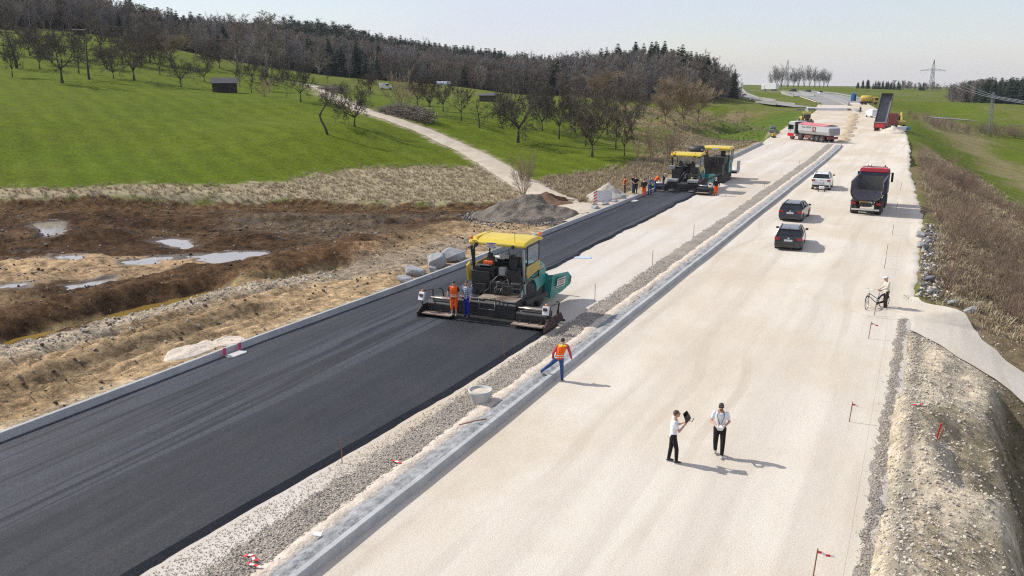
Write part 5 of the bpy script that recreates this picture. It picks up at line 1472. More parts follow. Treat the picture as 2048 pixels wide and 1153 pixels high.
for x0 in (-1.25, 1.55):
    for y0 in (1.4, 3.5):
        MB().cyl((x0, y0, 2.0), (x0, y0, 3.5), .05, 8).build('canopy_post', BLK, F)
MB().b2(1.40, 1.58, 3.0, 3.1, 2.0, 3.4).build('mirror_bracket', SILV, F)
st = MB().b2(.6, 1.1, 1.8, 2.2, 2.7, 2.85).build('seat', BLK, F, False, .04)
MB().b2(.6, 1.1, 1.72, 1.82, 2.8, 3.3).build('backrest', BLK, st, False, .04)
# conveyor boom rising back over the paver
bm_ = MB().bar((-.15, 1.4, 1.0), (-.85, -2.2, 3.55), .9, .45).build('conveyor_boom', STEEL, F, False, .04)
for s in (-.48, .48):
    MB().bar((-.15 + s, 1.4, 1.3), (-.85 + s, -2.2, 3.85), .07, .12).build('boom_rail', STEEL2, bm_)
for k in range(6):
    t = k / 5
    MB().bar((-.15 - .7 * t - .48, 1.4 - 3.6 * t, 1.0 + 2.55 * t), (-.15 - .7 * t - .48, 1.2 - 3.6 * t, 1.35 + 2.55 * t), .05).build('boom_brace', STEEL2, bm_)
dr = MB().lathe([(.42, -.72), (.52, -.6), (.52, .55), (.40, .72)], (-.95, -2.45, 3.62), 18, 'x').build('boom_head', BLK, F, True)
MB().tube([(-1.75, -2.6, 3.7), (-2.1, -2.6, 3.9), (-2.15, -2.6, 3.5), (-1.8, -2.6, 3.35)], .04, 6).build('guard_bar', BLK, dr, True)
MB().lathe([(.07, 0), (.07, .05)], (-.35, -2.98, 3.75), 8, 'y').build('lamp', WHT, dr)
MB().cyl((-.5, .6, 1.6), (-.55, -.6, 2.3), .08, 8).build('lift_ram', SILV, F, True)
# ---------------------------------------------------------------- road vehicles
TINT = mat('tinted_glass', (0.012, 0.016, 0.020), 0.06, 0, 0.05, 2.0, spec=0.7)
LAMP = mat('tail_lamp_red', (0.36, 0.012, 0.018), 0.2, 0, 0.1, 4.0)
CHROME = mat('chrome', (0.6, 0.6, 0.62), 0.2, 0.9, 0.05, 4.0)
PLATE = mat('licence_plate', (0.62, 0.63, 0.66), 0.5, 0, 0.05, 4.0)
def car(loc, rz, label, paint, L_=4.55, W_=1.78, H_=1.48, estate=True, suv=False):
    C = empty('parked_car', loc, rz, label, 'car', 'cars parked on the new road bed')
    k = L_ / 4.55
    gc = .24 if suv else .17
    bz = H_ - .50
    prof = [(-2.15 * k, gc + .02), (-2.26 * k, gc + .20), (-2.28 * k, .62), (-2.20 * k, bz - .06), (-2.12 * k, bz), (.95 * k, bz), (1.25 * k, bz - .05), (2.02 * k, bz - .20), (2.22 * k, bz - .36), (2.27 * k, .48), (2.22 * k, gc + .08), (2.1 * k, gc)]
    hw = W_ / 2
    rings = []
    for t, sc in ((-hw, .90), (-hw + .05, .97), (-hw + .16, 1.0), (hw - .16, 1.0), (hw - .05, .97), (hw, .90)):
        zc = .6
        rings.append([(t, y * (0.985 if abs(t) > hw - .04 else 1), zc + (z - zc) * sc) for y, z in prof])
    body = MB().loft(rings).build('body', paint, C, False, .04, 3)
    # glasshouse
    yb, yf = (-2.06 * k, 1.02 * k)
    ytb, ytf = ((-1.82 if estate else -1.70) * k, .18 * k)
    xb, xt = hw - .07, hw - .25
    def quad(y, z, x): return [(-x, y, z), (x, y, z)]
    g = MB().add([(-xb, yb, bz), (xb, yb, bz), (xb, yf, bz), (-xb, yf, bz), (-xt, ytb, H_ - .06), (xt, ytb, H_ - .06), (xt, ytf, H_ - .06), (-xt, ytf, H_ - .06)], [(0, 1, 5, 4), (1, 2, 6, 5), (2, 3, 7, 6), (3, 0, 4, 7), (4, 5, 6, 7), (3, 2, 1, 0)]).build('window', TINT, C, False, .02)
    rf = MB().prism([(ytb - .10, H_ - .075), (ytb - .06, H_ - .035), (ytb + .5, H_ - .005), (ytf - .5, H_ - .005), (ytf + .02, H_ - .04), (ytf + .04, H_ - .075)], -xt - .02, xt + .02, 'x').build('roof', paint, C, False, .03, 3)
    for s in (-1, 1):
        for (a, b_, w) in (((yb + .02, bz), (ytb + .02, H_ - .05), .14), ((yf - .02, bz), (ytf - .02, H_ - .05), .07), ((-.55 * k, bz), (-.55 * k, H_ - .05), .08), ((-1.45 * k, bz), (-1.42 * k, H_ - .05), .10)):
            MB().bar((s * (xb + .004), a[0], a[1] - .02), (s * (xt + .012), b_[0], b_[1]), .05, w).build('pillar', paint, C)
        MB().tube([(s * (xt - .05), ytb + .1, H_ - .02), (s * (xt - .05), ytb + .25, H_ + .03), (s * (xt - .05), ytf - .35, H_ + .03), (s * (xt - .05), ytf - .2, H_ - .02)], .022, 6).build('roof_rail', BLK, C, True)
        mr_ = MB().box((s * (hw + .10), .78 * k, bz + .08), (.20, .12, .14), (0, 0, R(-8 * s))).build('mirror', paint if not suv else BLK, C, False, .03)
        MB().box((s * (hw - .16), -2.235 * k, bz - .17), (.34, .08, .17)).build('tail_light', LAMP, C, False, .02)
        MB().box((s * (hw - .03), -2.14 * k, bz - .16), (.06, .2, .14)).build('tail_light', LAMP, C, False, .02)
        MB().box((s * (hw - .25), 2.19 * k, bz - .32), (.36, .12, .15)).build('headlight', CHROME, C, False, .02)
        MB().b2(s * (hw + .002) - .006, s * (hw + .002) + .006, -.72 * k, -.56 * k, bz - .16, bz - .12).build('door_handle', paint, C)
        for y in (-1.36 * k, 1.30 * k):
            r_ = .36 if suv else .315
            MB().lathe([(r_ + .07, -.03), (r_ + .07, .012)] if s > 0 else [(r_ + .07, -.012), (r_ + .07, .03)], (s * (hw - .005), y, r_ + .01), 22, 'x').build('wheel_arch_shade', BLK, C)  # dark disc put in for the shaded gap around the wheel
            wheel(C, (s * (hw - .10), y, r_), r_, .23, 'wheel', CHROME, 22, .66)
    MB().b2(-hw + .08, hw - .08, -2.30 * k, -2.18 * k, gc + .08, gc + .30).build('bumper', BLK if suv else paint, C, False, .04)
    MB().b2(-.27, .27, -2.295 * k, -2.27 * k, .66, .78).build('licence_plate', PLATE, C)
    MB().lathe([(.06, 0), (.06, -.02)], (0, -2.24 * k, bz - .12), 14, 'y').build('badge', CHROME, C)
    MB().bar((-.3, yb + .03, bz + .10), (.25, yb + .01, bz + .06), .02).build('wiper', BLK, C)
    MB().cyl((0, ytb + .08, H_ - .02), (0, ytb + .0, H_ + .08), .012, 5).build('antenna', BLK, C)
    return C
P_BLACK = mat('car_paint_black', (0.012, 0.014, 0.018), 0.22, 0.2, 0.1, 0.8, dust=0.12, dcol=(0.3, 0.27, 0.22), coat=0.6)
P_NAVY = mat('car_paint_navy', (0.011, 0.013, 0.026), 0.22, 0.2, 0.1, 0.8, dust=0.12, dcol=(0.3, 0.26, 0.22), coat=0.6)
P_WHITE = mat('car_paint_white', (0.72, 0.72, 0.71), 0.3, 0, 0.04, 0.8, dust=0.1, dcol=(0.5, 0.45, 0.38), coat=0.5)
car((-8.25, 61.6, 0), R(4), 'black estate car, nearest of the three parked cars', P_BLACK)
car((-9.65, 73.4, 0), R(-2), 'dark navy estate car parked between the black estate and the white one', P_NAVY)
car((-9.85, 93.7, 0), R(2), 'white off-road car parked farthest up the road bed', P_WHITE, 4.43, 1.81, 1.68, True, True)
# small survey cart behind the white car
S_ = empty('survey_cart', (-9.55, 90.6, 0), R(10), 'small white two-wheeled cart standing behind the white car', 'cart')
MB().b2(-.24, .24, -.25, .25, .28, .52).build('box', WHT, S_, False, .03)
for s in (-1, 1):
    wheel(S_, (s * .3, 0, .15), .15, .08, 'wheel', STEEL2, 14)
MB().tube([(-.16, .2, .5), (-.16, .35, 1.05), (.16, .35, 1.05), (.16, .2, .5)], .018, 6).build('handle', RAIL, S_, True)

# blue four-axle tipper seen from behind
BLUE = mat('blue_tipper_paint', (0.022, 0.03, 0.085), 0.45, 0, 0.15, 1.2, dust=0.3, dcol=(0.3, 0.26, 0.2))
BEDIN = mat('scraped_bed_steel', (0.13, 0.135, 0.145), 0.6, 0.35, 0.35, 1.4, dust=0.5, dcol=(0.28, 0.24, 0.17))
REDC = mat('red_cab_paint', (0.50, 0.018, 0.03), 0.35, 0, 0.08, 1.2, coat=0.4)
DKRED = mat('dark_red_paint', (0.16, 0.014, 0.02), 0.45, 0, 0.15, 1.2, dust=0.2)
def u_section(hw, z0, z1, r, n=7):
    pts = [(-hw, z1), (-hw, z0 + r)]
    for i in range(1, n): a = math.pi + (math.pi / 2) * i / n; pts.append((-hw + r + r * math.cos(a), z0 + r + r * math.sin(a)))
    pts.append((-hw + r, z0))
    right = [(-x, z) for x, z in pts[::-1]]
    return pts + right
def bed(parent, y0, y1, hw, z0, z1, r, outer, inner, th=.05, front=True):
    o = u_section(hw, z0, z1, r); i = u_section(hw - th, z0 + th, z1, r - th * .5)
    n = len(o)
    mb = MB().loft([[(x, y0, z) for x, z in o], [(x, y1, z) for x, z in o]], cap=False, closed=False)
    b_ = mb.build('bed', outer, parent)
    mi = MB().loft([[(x, y0, z) for x, z in i], [(x, y1, z) for x, z in i]], cap=False, closed=False)
    mi.add([(x, y1, z) for x, z in i], [tuple(range(n))])
    # rim between the two skins
    for q in (0, n - 1):
        a, c_ = o[q], i[q]
        mi.add([(a[0], y0, a[1]), (c_[0], y0, c_[1]), (c_[0], y1, c_[1]), (a[0], y1, a[1])], [(0, 1, 2, 3)])
    for q in range(n - 1):
        mi.add([(o[q][0], y0, o[q][1]), (o[q + 1][0], y0, o[q + 1][1]), (i[q + 1][0], y0, i[q + 1][1]), (i[q][0], y0, i[q][1])], [(0, 1, 2, 3)])
    mi.build('bed_lining', inner, b_, fix=False)
    fr = MB().add([(x, y1 + .04, z) for x, z in o], [tuple(range(n))]).build('bed_front', outer, b_, fix=False)
    return b_
T_ = empty('tipper_truck', (-4.55, 77.2, 0), R(-1), 'blue tipper truck with red cab roof and empty open bed', 'truck', 'tipper trucks on the site')
bd = bed(T_, 0.0, 5.4, 1.22, 1.25, 2.75, .75, BLUE, BEDIN)
for y in (1.2, 2.5, 3.8):
    for s in (-1, 1): MB().b2(s * 1.22 - .03 + s * .03, s * 1.22 + .03 + s * .03, y - .07, y + .07, 1.6, 2.72).build('bed_rib', BLUE, bd)
for s in (-1, 1): MB().b2(s * 1.2 - .06, s * 1.2 + .06, -.02, 5.42, 2.74, 2.86).build('top_rail', BLUE, bd, False, .02)
tg = MB().add([(-.95, -.06, 2.15), (.95, -.06, 2.15), (1.14, -.10, 1.95), (1.05, -.04, 1.6), (.7, 0, 1.3), (-.7, 0, 1.3), (-1.05, -.04, 1.6), (-1.14, -.10, 1.95)], [(0, 1, 2, 3, 4, 5, 6, 7)])
tg.add([(p[0] * .995, p[1] - .08, p[2]) for p in tg.v], [(7, 6, 5, 4, 3, 2, 1, 0)])
tg.build('tailgate', BLUE, bd, fix=False)
MB().b2(-.8, .8, -.2, -.16, 2.02, 2.10).build('tailgate_rail', STEEL2, bd)
rim = u_section(1.25, 1.2, 2.8, .78)
MB().tube([(x, -.03, z) for x, z in rim], .05, 6).build('bed_lip', BLK, bd, True)
MB().b2(-.45, .45, -.1, 7.2, .75, 1.1).build('frame', STEEL, T_, False, .03)
for y in (.95, 2.3, 5.3, 6.7):
    for s in (-1, 1):
        for d in ((0, .3) if y < 3 else (0,)):
            wheel(T_, (s * (1.08 - d), y, .52), .52, .29, 'wheel', STEEL2, 20)
for s in (-1, 1):
    MB().b2(s * .95 - .28, s * .95 + .28, .2, 2.9, 1.08, 1.14).build('mudguard', BLK, T_)
    tl = MB().b2(s * .98 - .2, s * .98 + .2, -.02, .08, .9, 1.08).build('tail_light', LAMP, T_, False, .02)
MB().b2(-1.1, 1.1, -.1, .05, .42, .56).build('bumper', SILV, T_, False, .03)
MB().b2(-.5, .15, -.06, -.04, .98, 1.2).build('warning_board', mat('orange_board', (0.72, .33, .03), .5), T_)
MB().b2(.16, .5, -.06, -.04, .98, 1.2).build('licence_board', PLATE, T_)
cb = MB().prism([(5.9, 1.0), (7.9, 1.0), (7.95, 1.9), (7.7, 2.9), (7.3, 3.2), (5.95, 3.25)], -1.22, 1.22, 'x').build('cab', BLUE, T_, False, .08)
MB().prism([(5.85, 2.98), (7.5, 2.95), (7.2, 3.3), (5.9, 3.36)], -1.16, 1.16, 'x').build('roof', REDC, cb, False, .06)
MB().b2(-1.15, 1.15, 5.86, 5.9, 1.9, 2.9).build('rear_wall', BLUE, cb)
MB().b2(-1.23, 1.23, 6.6, 7.5, 2.1, 2.75).build('window', TINT, cb)
MB().tube([(-1.0, 6.5, 3.3), (-1.0, 6.5, 3.42), (1.0, 6.5, 3.42), (1.0, 6.5, 3.3)], .04, 6).build('light_bar', BLK, cb, True)
for x0 in (-.65, -.4, .8):
    MB().lathe([(.08, 0), (.08, .1), (.05, .15)], (x0, 6.5, 3.46), 10).build('lamp', REDC if x0 > 0 else CHROME, cb)
for s in (-1, 1): MB().b2(s * 1.42 - .1, s * 1.42 + .1, 7.5, 7.62, 2.0, 2.85).build('mirror', BLK, cb, False, .03)
MB().tube([(1.2, 7.5, 2.8), (1.42, 7.56, 2.8)], .02, 5).build('mirror_arm', BLK, cb)

# grey-white semi trailer tipper with red chassis, side on
GREYW = mat('trailer_grey', (0.50, 0.52, 0.53), 0.4, 0.1, 0.08, 0.8, dust=0.2, dcol=(0.4, 0.36, 0.3))
TARP = mat('pink_red_tarpaulin', (0.55, 0.16, 0.18), 0.7, 0, 0.15, 0.8, bump=.02, bscale=3)
Q = empty('semi_tipper', (-15.3, 152.3, 0), math.atan2(-7.0, 5.8) * 1.0, 'grey semi-trailer tipper truck with pink tarpaulin standing across the road bed', 'truck', 'tipper trucks on the site')
Q.rotation_euler = (0, 0, math.atan2(5.8, -7.0) - R(90))
o_ = [(-1.25, 2.75), (-1.25, 1.7), (-.95, 1.15), (.95, 1.15), (1.25, 1.7), (1.25, 2.75)]
bd = MB().loft([[(x * .96, -.55, z if z < 2.2 else 2.35) for x, z in o_], [(x, .3, z) for x, z in o_], [(x, 6.3, z) for x, z in o_], [(x * .9, 6.6, z) for x, z in o_]]).build('bed', GREYW, Q, False, .03)
MB().loft([[(-1.28, .1, 2.72), (0, .1, 2.86), (1.28, .1, 2.72)], [(-1.28, 6.4, 2.8), (0, 6.4, 3.05), (1.28, 6.4, 2.8)]], closed=False, cap=False).add([(-1.28, .1, 2.6), (-1.28, 6.4, 2.68), (-1.28, 6.4, 2.8), (-1.28, .1, 2.72), (1.28, .1, 2.6), (1.28, 6.4, 2.68), (1.28, 6.4, 2.8), (1.28, .1, 2.72)], [(0, 1, 2, 3), (7, 6, 5, 4)]).build('tarpaulin', TARP, bd, fix=False)
MB().b2(-1.1, 1.1, -.75, -.5, 1.2, 2.3).build('tailgate', mat('tail_grey', (.25, .25, .26), .5), bd, False, .03)
MB().b2(-.5, .5, -.1, 8.2, .75, 1.1).build('frame', DKRED, Q, False, .03)
MB().b2(-1.15, 1.15, 3.4, 4.9, .45, .95).build('side_box', DKRED, Q, False, .03)
MB().b2(-1.1, 1.1, -.45, -.2, .55, .95).build('rear_bumper', DKRED, Q, False, .03)
WRIM = mat('white_rim', (0.62, 0.62, 0.62), 0.4, 0.2, 0.1, 3)
for y in (.9, 2.0, 3.1):
    for s in (-1, 1):
        w_ = wheel(Q, (s * 1.05, y, .5), .5, .36, 'wheel', WRIM, 20)
for y in (5.9, 7.9):
    for s in (-1, 1): wheel(Q, (s * 1.05, y, .5), .5, .32, 'wheel', REDC, 20)
cb = MB().prism([(7.0, .6), (8.95, .6), (9.0, 1.5), (8.85, 2.9), (8.4, 3.1), (7.05, 3.1)], -1.22, 1.22, 'x').build('cab', GREYW, Q, False, .08)
MB().b2(-1.24, 1.24, 7.0, 7.35, 1.0, 3.0).build('rear_fairing', BLK, cb, False, .03)
MB().b2(-1.24, 1.24, 7.6, 8.6, 1.75, 2.5).build('window', TINT, cb)
MB().b2(-1.24, 1.24, 7.4, 8.98, .55, 1.1).build('side_skirt', REDC, cb, False, .03)
for s in (-1, 1): MB().b2(s * 1.4 - .09, s * 1.4 + .09, 8.5, 8.65, 1.7, 2.6).build('mirror', BLK, cb, False, .03)
text('HALTMEIER', .42, (-1.262, 4.5, 2.28), (R(90), 0, R(-90)), BLKP, bd)
lg = MB().box((-1.268, 2.75, 2.05), (.02, .85, .8), (R(6), 0, 0)).build('logo', DKRED, bd)
text('H', .8, (-1.285, 2.75, 2.05), (R(90), 0, R(-90)), WHT, lg)

# dark red semi tipper with its bed raised
V_ = empty('raised_tipper', (-9.6, 184.4, 0), R(-9), 'dark red tipper truck tipping its long black bed up', 'truck', 'tipper trucks on the site')
REDB = mat('tipping_bed_dark', (0.13, 0.135, 0.145), 0.5, 0.4, 0.3, 1.0, dust=0.25, dcol=(0.25, .22, .18))
rb = empty('raised_bed', (0, 0, 0.75)); rb.parent = V_
o2 = u_section(1.1, 0, 1.0, .35)
i2 = u_section(1.04, .06, 1.0, .3)
rt = R(63)
def tilt(x, y, z): return (x + .03 * y, y * math.cos(rt) - z * math.sin(rt), y * math.sin(rt) + z * math.cos(rt))
bpy.data.objects.remove(rb)
n = len(o2)
mo = MB().loft([[tilt(x, 0, z) for x, z in o2], [tilt(x, 6.5, z) for x, z in o2]], cap=False, closed=False)
mo.add([tilt(x, 6.5, z) for x, z in o2], [tuple(range(n))])
mo.v = [(a, b_ + 0, c_ + .95) for a, b_, c_ in mo.v]
rb = mo.build('bed', DKRED, V_, fix=False)
mi = MB().loft([[tilt(x, 0, z) for x, z in i2], [tilt(x, 6.45, z) for x, z in i2]], cap=False, closed=False)
mi.add([tilt(x, 6.45, z) for x, z in i2], [tuple(range(n))])
for q in (0, n - 1):
    a, c_ = o2[q], i2[q]
    mi.add([tilt(a[0], 0, a[1]), tilt(c_[0], 0, c_[1]), tilt(c_[0], 6.5, c_[1]), tilt(a[0], 6.5, a[1])], [(0, 1, 2, 3)])
mi.v = [(a, b_, c_ + .95) for a, b_, c_ in mi.v]
mi.build('bed_lining', REDB, rb, fix=False)
tg = MB().b2(-1.1, 1.1, -1.0, -.93, .62, 1.72).build('tailgate', DKRED, V_, False, .03)
MB().b2(-1.15, 1.15, -1.02, -.9, 1.70, 1.84).build('gate_rail', GREYP, tg)
MB().b2(-.8, .8, -1.04, -1.0, .8, 1.5).build('gate_panel', REDC, tg)
MB().b2(-.45, .45, -.3, 9.5, .7, 1.0).build('frame', DKRED, V_)
for y in (.5, 1.8, 3.1, 7.2, 8.9):
    for s in (-1, 1): wheel(V_, (s * 1.02, y, .5), .5, .34, 'wheel', STEEL2, 18)
cb = MB().prism([(7.9, .7), (9.9, .7), (10.0, 1.6), (9.8, 3.0), (7.95, 3.15)], -1.2, 1.2, 'x').build('cab', DKRED, V_, False, .08)
MB().b2(-1.22, 1.22, 8.7, 9.6, 1.8, 2.6).build('window', TINT, cb)
MB().cyl((.3, 5.2, 1.0), (.3, 2.6, 4.6), .12, 8).build('ram', SILV, V_, True)
# ---------------------------------------------------------------- people
SKIN = mat('skin', (0.52, 0.29, 0.20), 0.55, 0, 0.08, 8.0)
def cloth(name, rgb, var=0.15): return mat(name, rgb, 0.9, 0, var, 7.0, bump=0.012, bscale=14, spec=0.15)
WHITE_TEE = cloth('white_cotton', (0.74, 0.76, 0.80), .05)
BLACK_TR = cloth('black_cotton', (0.022, 0.019, 0.018))
JEANS = cloth('blue_denim', (0.035, 0.085, 0.22), .25)
PINKSH = cloth('pink_red_cotton', (0.46, 0.07, 0.10))
HIVIS = cloth('orange_hivis', (0.85, 0.13, 0.02), .08)
HIVIS_Y = cloth('yellow_hivis', (0.75, 0.62, 0.03), .08)
REFL = mat('reflective_tape', (0.62, 0.58, 0.52), 0.4, 0.1, 0.1, 8)
BLUE_TR = cloth('royal_blue_work_cotton', (0.018, 0.03, 0.24))
DARKSH = cloth('dark_jacket', (0.03, 0.027, 0.03))
CREAM = cloth('cream_jacket', (0.62, 0.56, 0.47), .08)
BROWN_TR = cloth('dark_brown_trousers', (0.055, 0.035, 0.035))
SHOE_D = mat('dark_shoe', (0.03, 0.027, 0.025), 0.6, 0, 0.2, 8)
SHOE_G = mat('grey_shoe', (0.35, 0.33, 0.30), 0.7, 0, 0.2, 8)
SHOE_W = mat('white_sole', (0.66, 0.66, 0.66), 0.7, 0, 0.1, 8)
HAIR_B = mat('brown_hair', (0.10, 0.062, 0.034), 0.7, 0, 0.35, 25)
HAIR_D = mat('dark_hair', (0.03, 0.023, 0.02), 0.7, 0, 0.35, 25)
HAIR_G = mat('grey_hair', (0.30, 0.29, 0.28), 0.7, 0, 0.3, 25)
EYE = mat('eye', (0.03, 0.02, 0.02), 0.2)
LIPS = mat('lips', (0.36, 0.13, 0.11), 0.5)
def plaid_mat():
    m = bpy.data.materials.new('blue_plaid_cotton'); m.use_nodes = True
    N, L = m.node_tree.nodes, m.node_tree.links
    tc = N.new('ShaderNodeTexCoord'); sp = N.new('ShaderNodeSeparateXYZ'); L.new(tc.outputs['Object'], sp.inputs[0])
    outs = []
    for ax in ('X', 'Z'):
        a = N.new('ShaderNodeMath'); a.operation = 'MULTIPLY'; a.inputs[1].default_value = 11.0; L.new(sp.outputs[ax], a.inputs[0])
        f = N.new('ShaderNodeMath'); f.operation = 'FRACT'; L.new(a.outputs[0], f.inputs[0])
        g_ = N.new('ShaderNodeMath'); g_.operation = 'GREATER_THAN'; g_.inputs[1].default_value = .5; L.new(f.outputs[0], g_.inputs[0])
        outs.append(g_.outputs[0])
    ad = N.new('ShaderNodeMath'); ad.operation = 'ADD'; L.new(outs[0], ad.inputs[0]); L.new(outs[1], ad.inputs[1])
    h = N.new('ShaderNodeMath'); h.operation = 'MULTIPLY'; h.inputs[1].default_value = .5; L.new(ad.outputs[0], h.inputs[0])
    mx = N.new('ShaderNodeMixRGB'); mx.inputs['Color1'].default_value = (.42, .48, .55, 1); mx.inputs['Color2'].default_value = (.035, .06, .13, 1)
    L.new(h.outputs[0], mx.inputs['Fac']); L.new(mx.outputs['Color'], N['Principled BSDF'].inputs['Base Color'])
    N['Principled BSDF'].inputs['Roughness'].default_value = .9
    return m
PLAID = plaid_mat()

def remesh(o, vox, sm=4):
    md = o.modifiers.new('remesh', 'REMESH'); md.mode = 'VOXEL'; md.voxel_size = vox; md.use_smooth_shade = True
    md = o.modifiers.new('smooth', 'SMOOTH'); md.factor = .5; md.iterations = sm
    return o
def person(loc, rz, label, J=None, h=1.80, top=None, trousers=None, shoes=SHOE_D, hair=HAIR_B, vest=None, sleeves='long', cap=None, shorts=False, vox=0.012, head_yaw=0.0, head_pitch=0.0, lean=0.0, lean_x=0.0, curl=True, build=1.0, beard=None, jacket_len=0.0, name='person'):
    Pn = empty(name, loc, rz, label, 'person')
    k = h / 1.80
    j = dict(pel=(0, 0, .95), nek=(0 + lean_x, lean, 1.51), hL=(-.095, 0, .93), hR=(.095, 0, .93), kL=(-.105, .03, .50), kR=(.105, .03, .50), aL=(-.11, 0, .09), aR=(.11, 0, .09),
             eL=(-.27, -.03, 1.17), eR=(.27, -.03, 1.17), wL=(-.29, .05, .92), wR=(.29, .05, .92))
    j['sL'] = (-.19 + lean_x * .95, lean * .93, 1.44); j['sR'] = (.19 + lean_x * .95, lean * .93, 1.44)
    if J:
        if 'pel' in J:
            d = Vector(J['pel']) - Vector(j['pel'])
            for q in ('nek', 'hL', 'hR', 'sL', 'sR', 'eL', 'eR', 'wL', 'wR'): j[q] = tuple(Vector(j[q]) + d)
        j.update(J)
    j = {a: Vector(b_) * k for a, b_ in j.items()}
    pel, nek = j['pel'], j['nek']
    B = build
    def torso(mb, ex, z0=0.0, z1=1.0):
        prof = [(-.10, .150, .105), (0.0, .160, .115), (.16, .145, .105), (.30, .135, .10), (.50, .155, .112), (.70, .172, .115), (.84, .172, .10), (.93, .12, .085), (1.0, .065, .06)]
        rings = []
        sx = (j['sR'] - j['sL']).normalized()
        for t, a, b_ in prof:
            if t < z0 - .001 or t > z1 + .001: continue
            c_ = pel.lerp(nek, max(t, 0)) + (nek - pel) * min(t, 0)
            f_ = (nek - pel).normalized().cross(sx).normalized()
            rings.append([c_ + (sx * math.cos(q) * (a * B + ex) + f_ * math.sin(q) * (b_ * B + ex)) * k for q in [2 * math.pi * i / 16 for i in range(16)]])
        mb.loft(rings)
        return sx
    def limb(mb, pts, rs, n=10):
        mb.tube(pts, [r * k for r in rs], n)
        for p, r in zip(pts, rs): mb.ell(p, (r * k, r * k, r * k), 10, 6)
    sx = (j['sR'] - j['sL']).normalized()
    up = (nek - pel).normalized()
    fw = up.cross(sx).normalized()
    # ---- the body: one continuous surface
    mb = MB()
    torso(mb, 0.0)
    hy = Matrix.Rotation(head_yaw, 3, 'Z') @ Matrix.Rotation(-head_pitch, 3, 'X')
    fh = (hy @ fw); uh = (hy @ Vector((0, 0, 1))); rh = fh.cross(uh)
    hc = nek + Vector((0, 0, .145 * k)) + fw * .025 * k + fh * .02 * k
    mb.tube([nek - Vector((0, 0, .04 * k)), hc], [.06 * k, .055 * k], 10)
    HM = Matrix((rh, fh, uh)).transposed()
    he = HM.to_euler()
    mb.ell(hc + uh * .025 * k, (.076 * k, .096 * k, .105 * k), 14, 10, he)
    mb.ell(hc - uh * .055 * k + fh * .03 * k, (.055 * k, .062 * k, .06 * k), 12, 8, he)
    mb.ell(hc + fh * .10 * k - uh * .015 * k, (.014 * k, .022 * k, .028 * k), 8, 6, he)
    for s in (-1, 1): mb.ell(hc + rh * s * .078 * k - uh * .005 * k, (.012 * k, .022 * k, .032 * k), 8, 6, he)
    for s in 'LR':
        limb(mb, [j['s' + s], j['e' + s]], [.052 * B, .041 * B]); limb(mb, [j['e' + s], j['w' + s]], [.041 * B, .028])
        limb(mb, [j['h' + s], j['k' + s]], [.088 * B, .058]); limb(mb, [j['k' + s], j['a' + s]], [.058, .040])
        # hand: palm, four fingers and a thumb
        w = j['w' + s]; d = (w - j['e' + s]).normalized()
        pal = d.cross(Vector((0, 0, 1)) if abs(d.z) < .9 else fw).normalized()
        if s == 'L': pal = -pal
        inward = (d.cross(pal)).normalized()
        if inward.dot(fw) < 0 and abs(d.z) > .5: inward = -inward
        pc = w + d * .055 * k
        mb.ell(pc, (.040 * k, .040 * k, .018 * k), 10, 6, Matrix((d, inward, pal)).transposed().to_euler())
        for i in range(4):
            b0 = w + d * .085 * k + inward * (.030 - .02 * i) * k
            ln = (.062, .072, .066, .05)[i] * k
            bend = .6 if curl else .15
            m1 = b0 + (d - pal * bend * .5).normalized() * ln * .55
            e1 = m1 + (d - pal * bend * 1.6).normalized() * ln * .5
            mb.tube([b0, m1, e1], [.0095 * k, .0088 * k, .0075 * k], 6)
        t0 = w + d * .03 * k + inward * .03 * k
        t1 = t0 + (inward * .8 + d * .7 - pal * .2).normalized() * .035 * k
        mb.tube([t0, t1, t1 + (d + inward * .15 - pal * .4).normalized() * .03 * k], [.012 * k, .0105 * k, .009 * k], 6)
        # foot
        a = j['a' + s]; fd = (j.get('f' + s) or Vector((0, 1, 0)) * k).normalized() if ('f' + s) in j else Vector((0, 1, 0))
        mb.tube([a - fd * .05 * k - Vector((0, 0, .05 * k)), a + fd * .16 * k - Vector((0, 0, .055 * k))], [.035 * k, .03 * k], 8)
    body = mb.build('body', SKIN, Pn, True)
    remesh(body, vox * .8, 3)
    # ---- face
    for s in (-1, 1):
        MB().ell(hc + rh * s * .032 * k + fh * .092 * k + uh * .022 * k, (.012 * k, .008 * k, .008 * k), 8, 6).build('eye', EYE, Pn, True)
    MB().ell(hc + fh * .090 * k - uh * .055 * k, (.024 * k, .008 * k, .006 * k), 8, 6, he).build('mouth', LIPS, Pn, True)
    # ---- clothes
    if top is not None:
        mb = MB(); torso(mb, .014, -.11 - 0, .94)
        for s in 'LR':
            S_, E_, W_ = j['s' + s], j['e' + s], j['w' + s]
            if sleeves == 'long':
                limb(mb, [S_, E_], [.066 * B, .056 * B]); limb(mb, [E_, E_.lerp(W_, .9)], [.056 * B, .042])
            elif sleeves == 'roll':
                limb(mb, [S_, E_], [.066 * B, .058 * B]); limb(mb, [E_, E_.lerp(W_, .15)], [.058 * B, .054])
            else:
                limb(mb, [S_, S_.lerp(E_, .62)], [.058 * B, .056 * B])
        if jacket_len > 0:
            rings = []
            for t, ex in ((0.1, .02), (-.05, .028), (-.05 - jacket_len, .03)):
                c_ = pel + up * t * .56 * k
                rings.append([c_ + (sx * math.cos(q) * (.16 * B + ex) + fw * math.sin(q) * (.118 * B + ex)) * k for q in [2 * math.pi * i / 16 for i in range(16)]])
            mb.loft(rings)
        remesh(mb.build('shirt' if sleeves != 'long' else 'jacket', top, Pn, True), vox, 5)
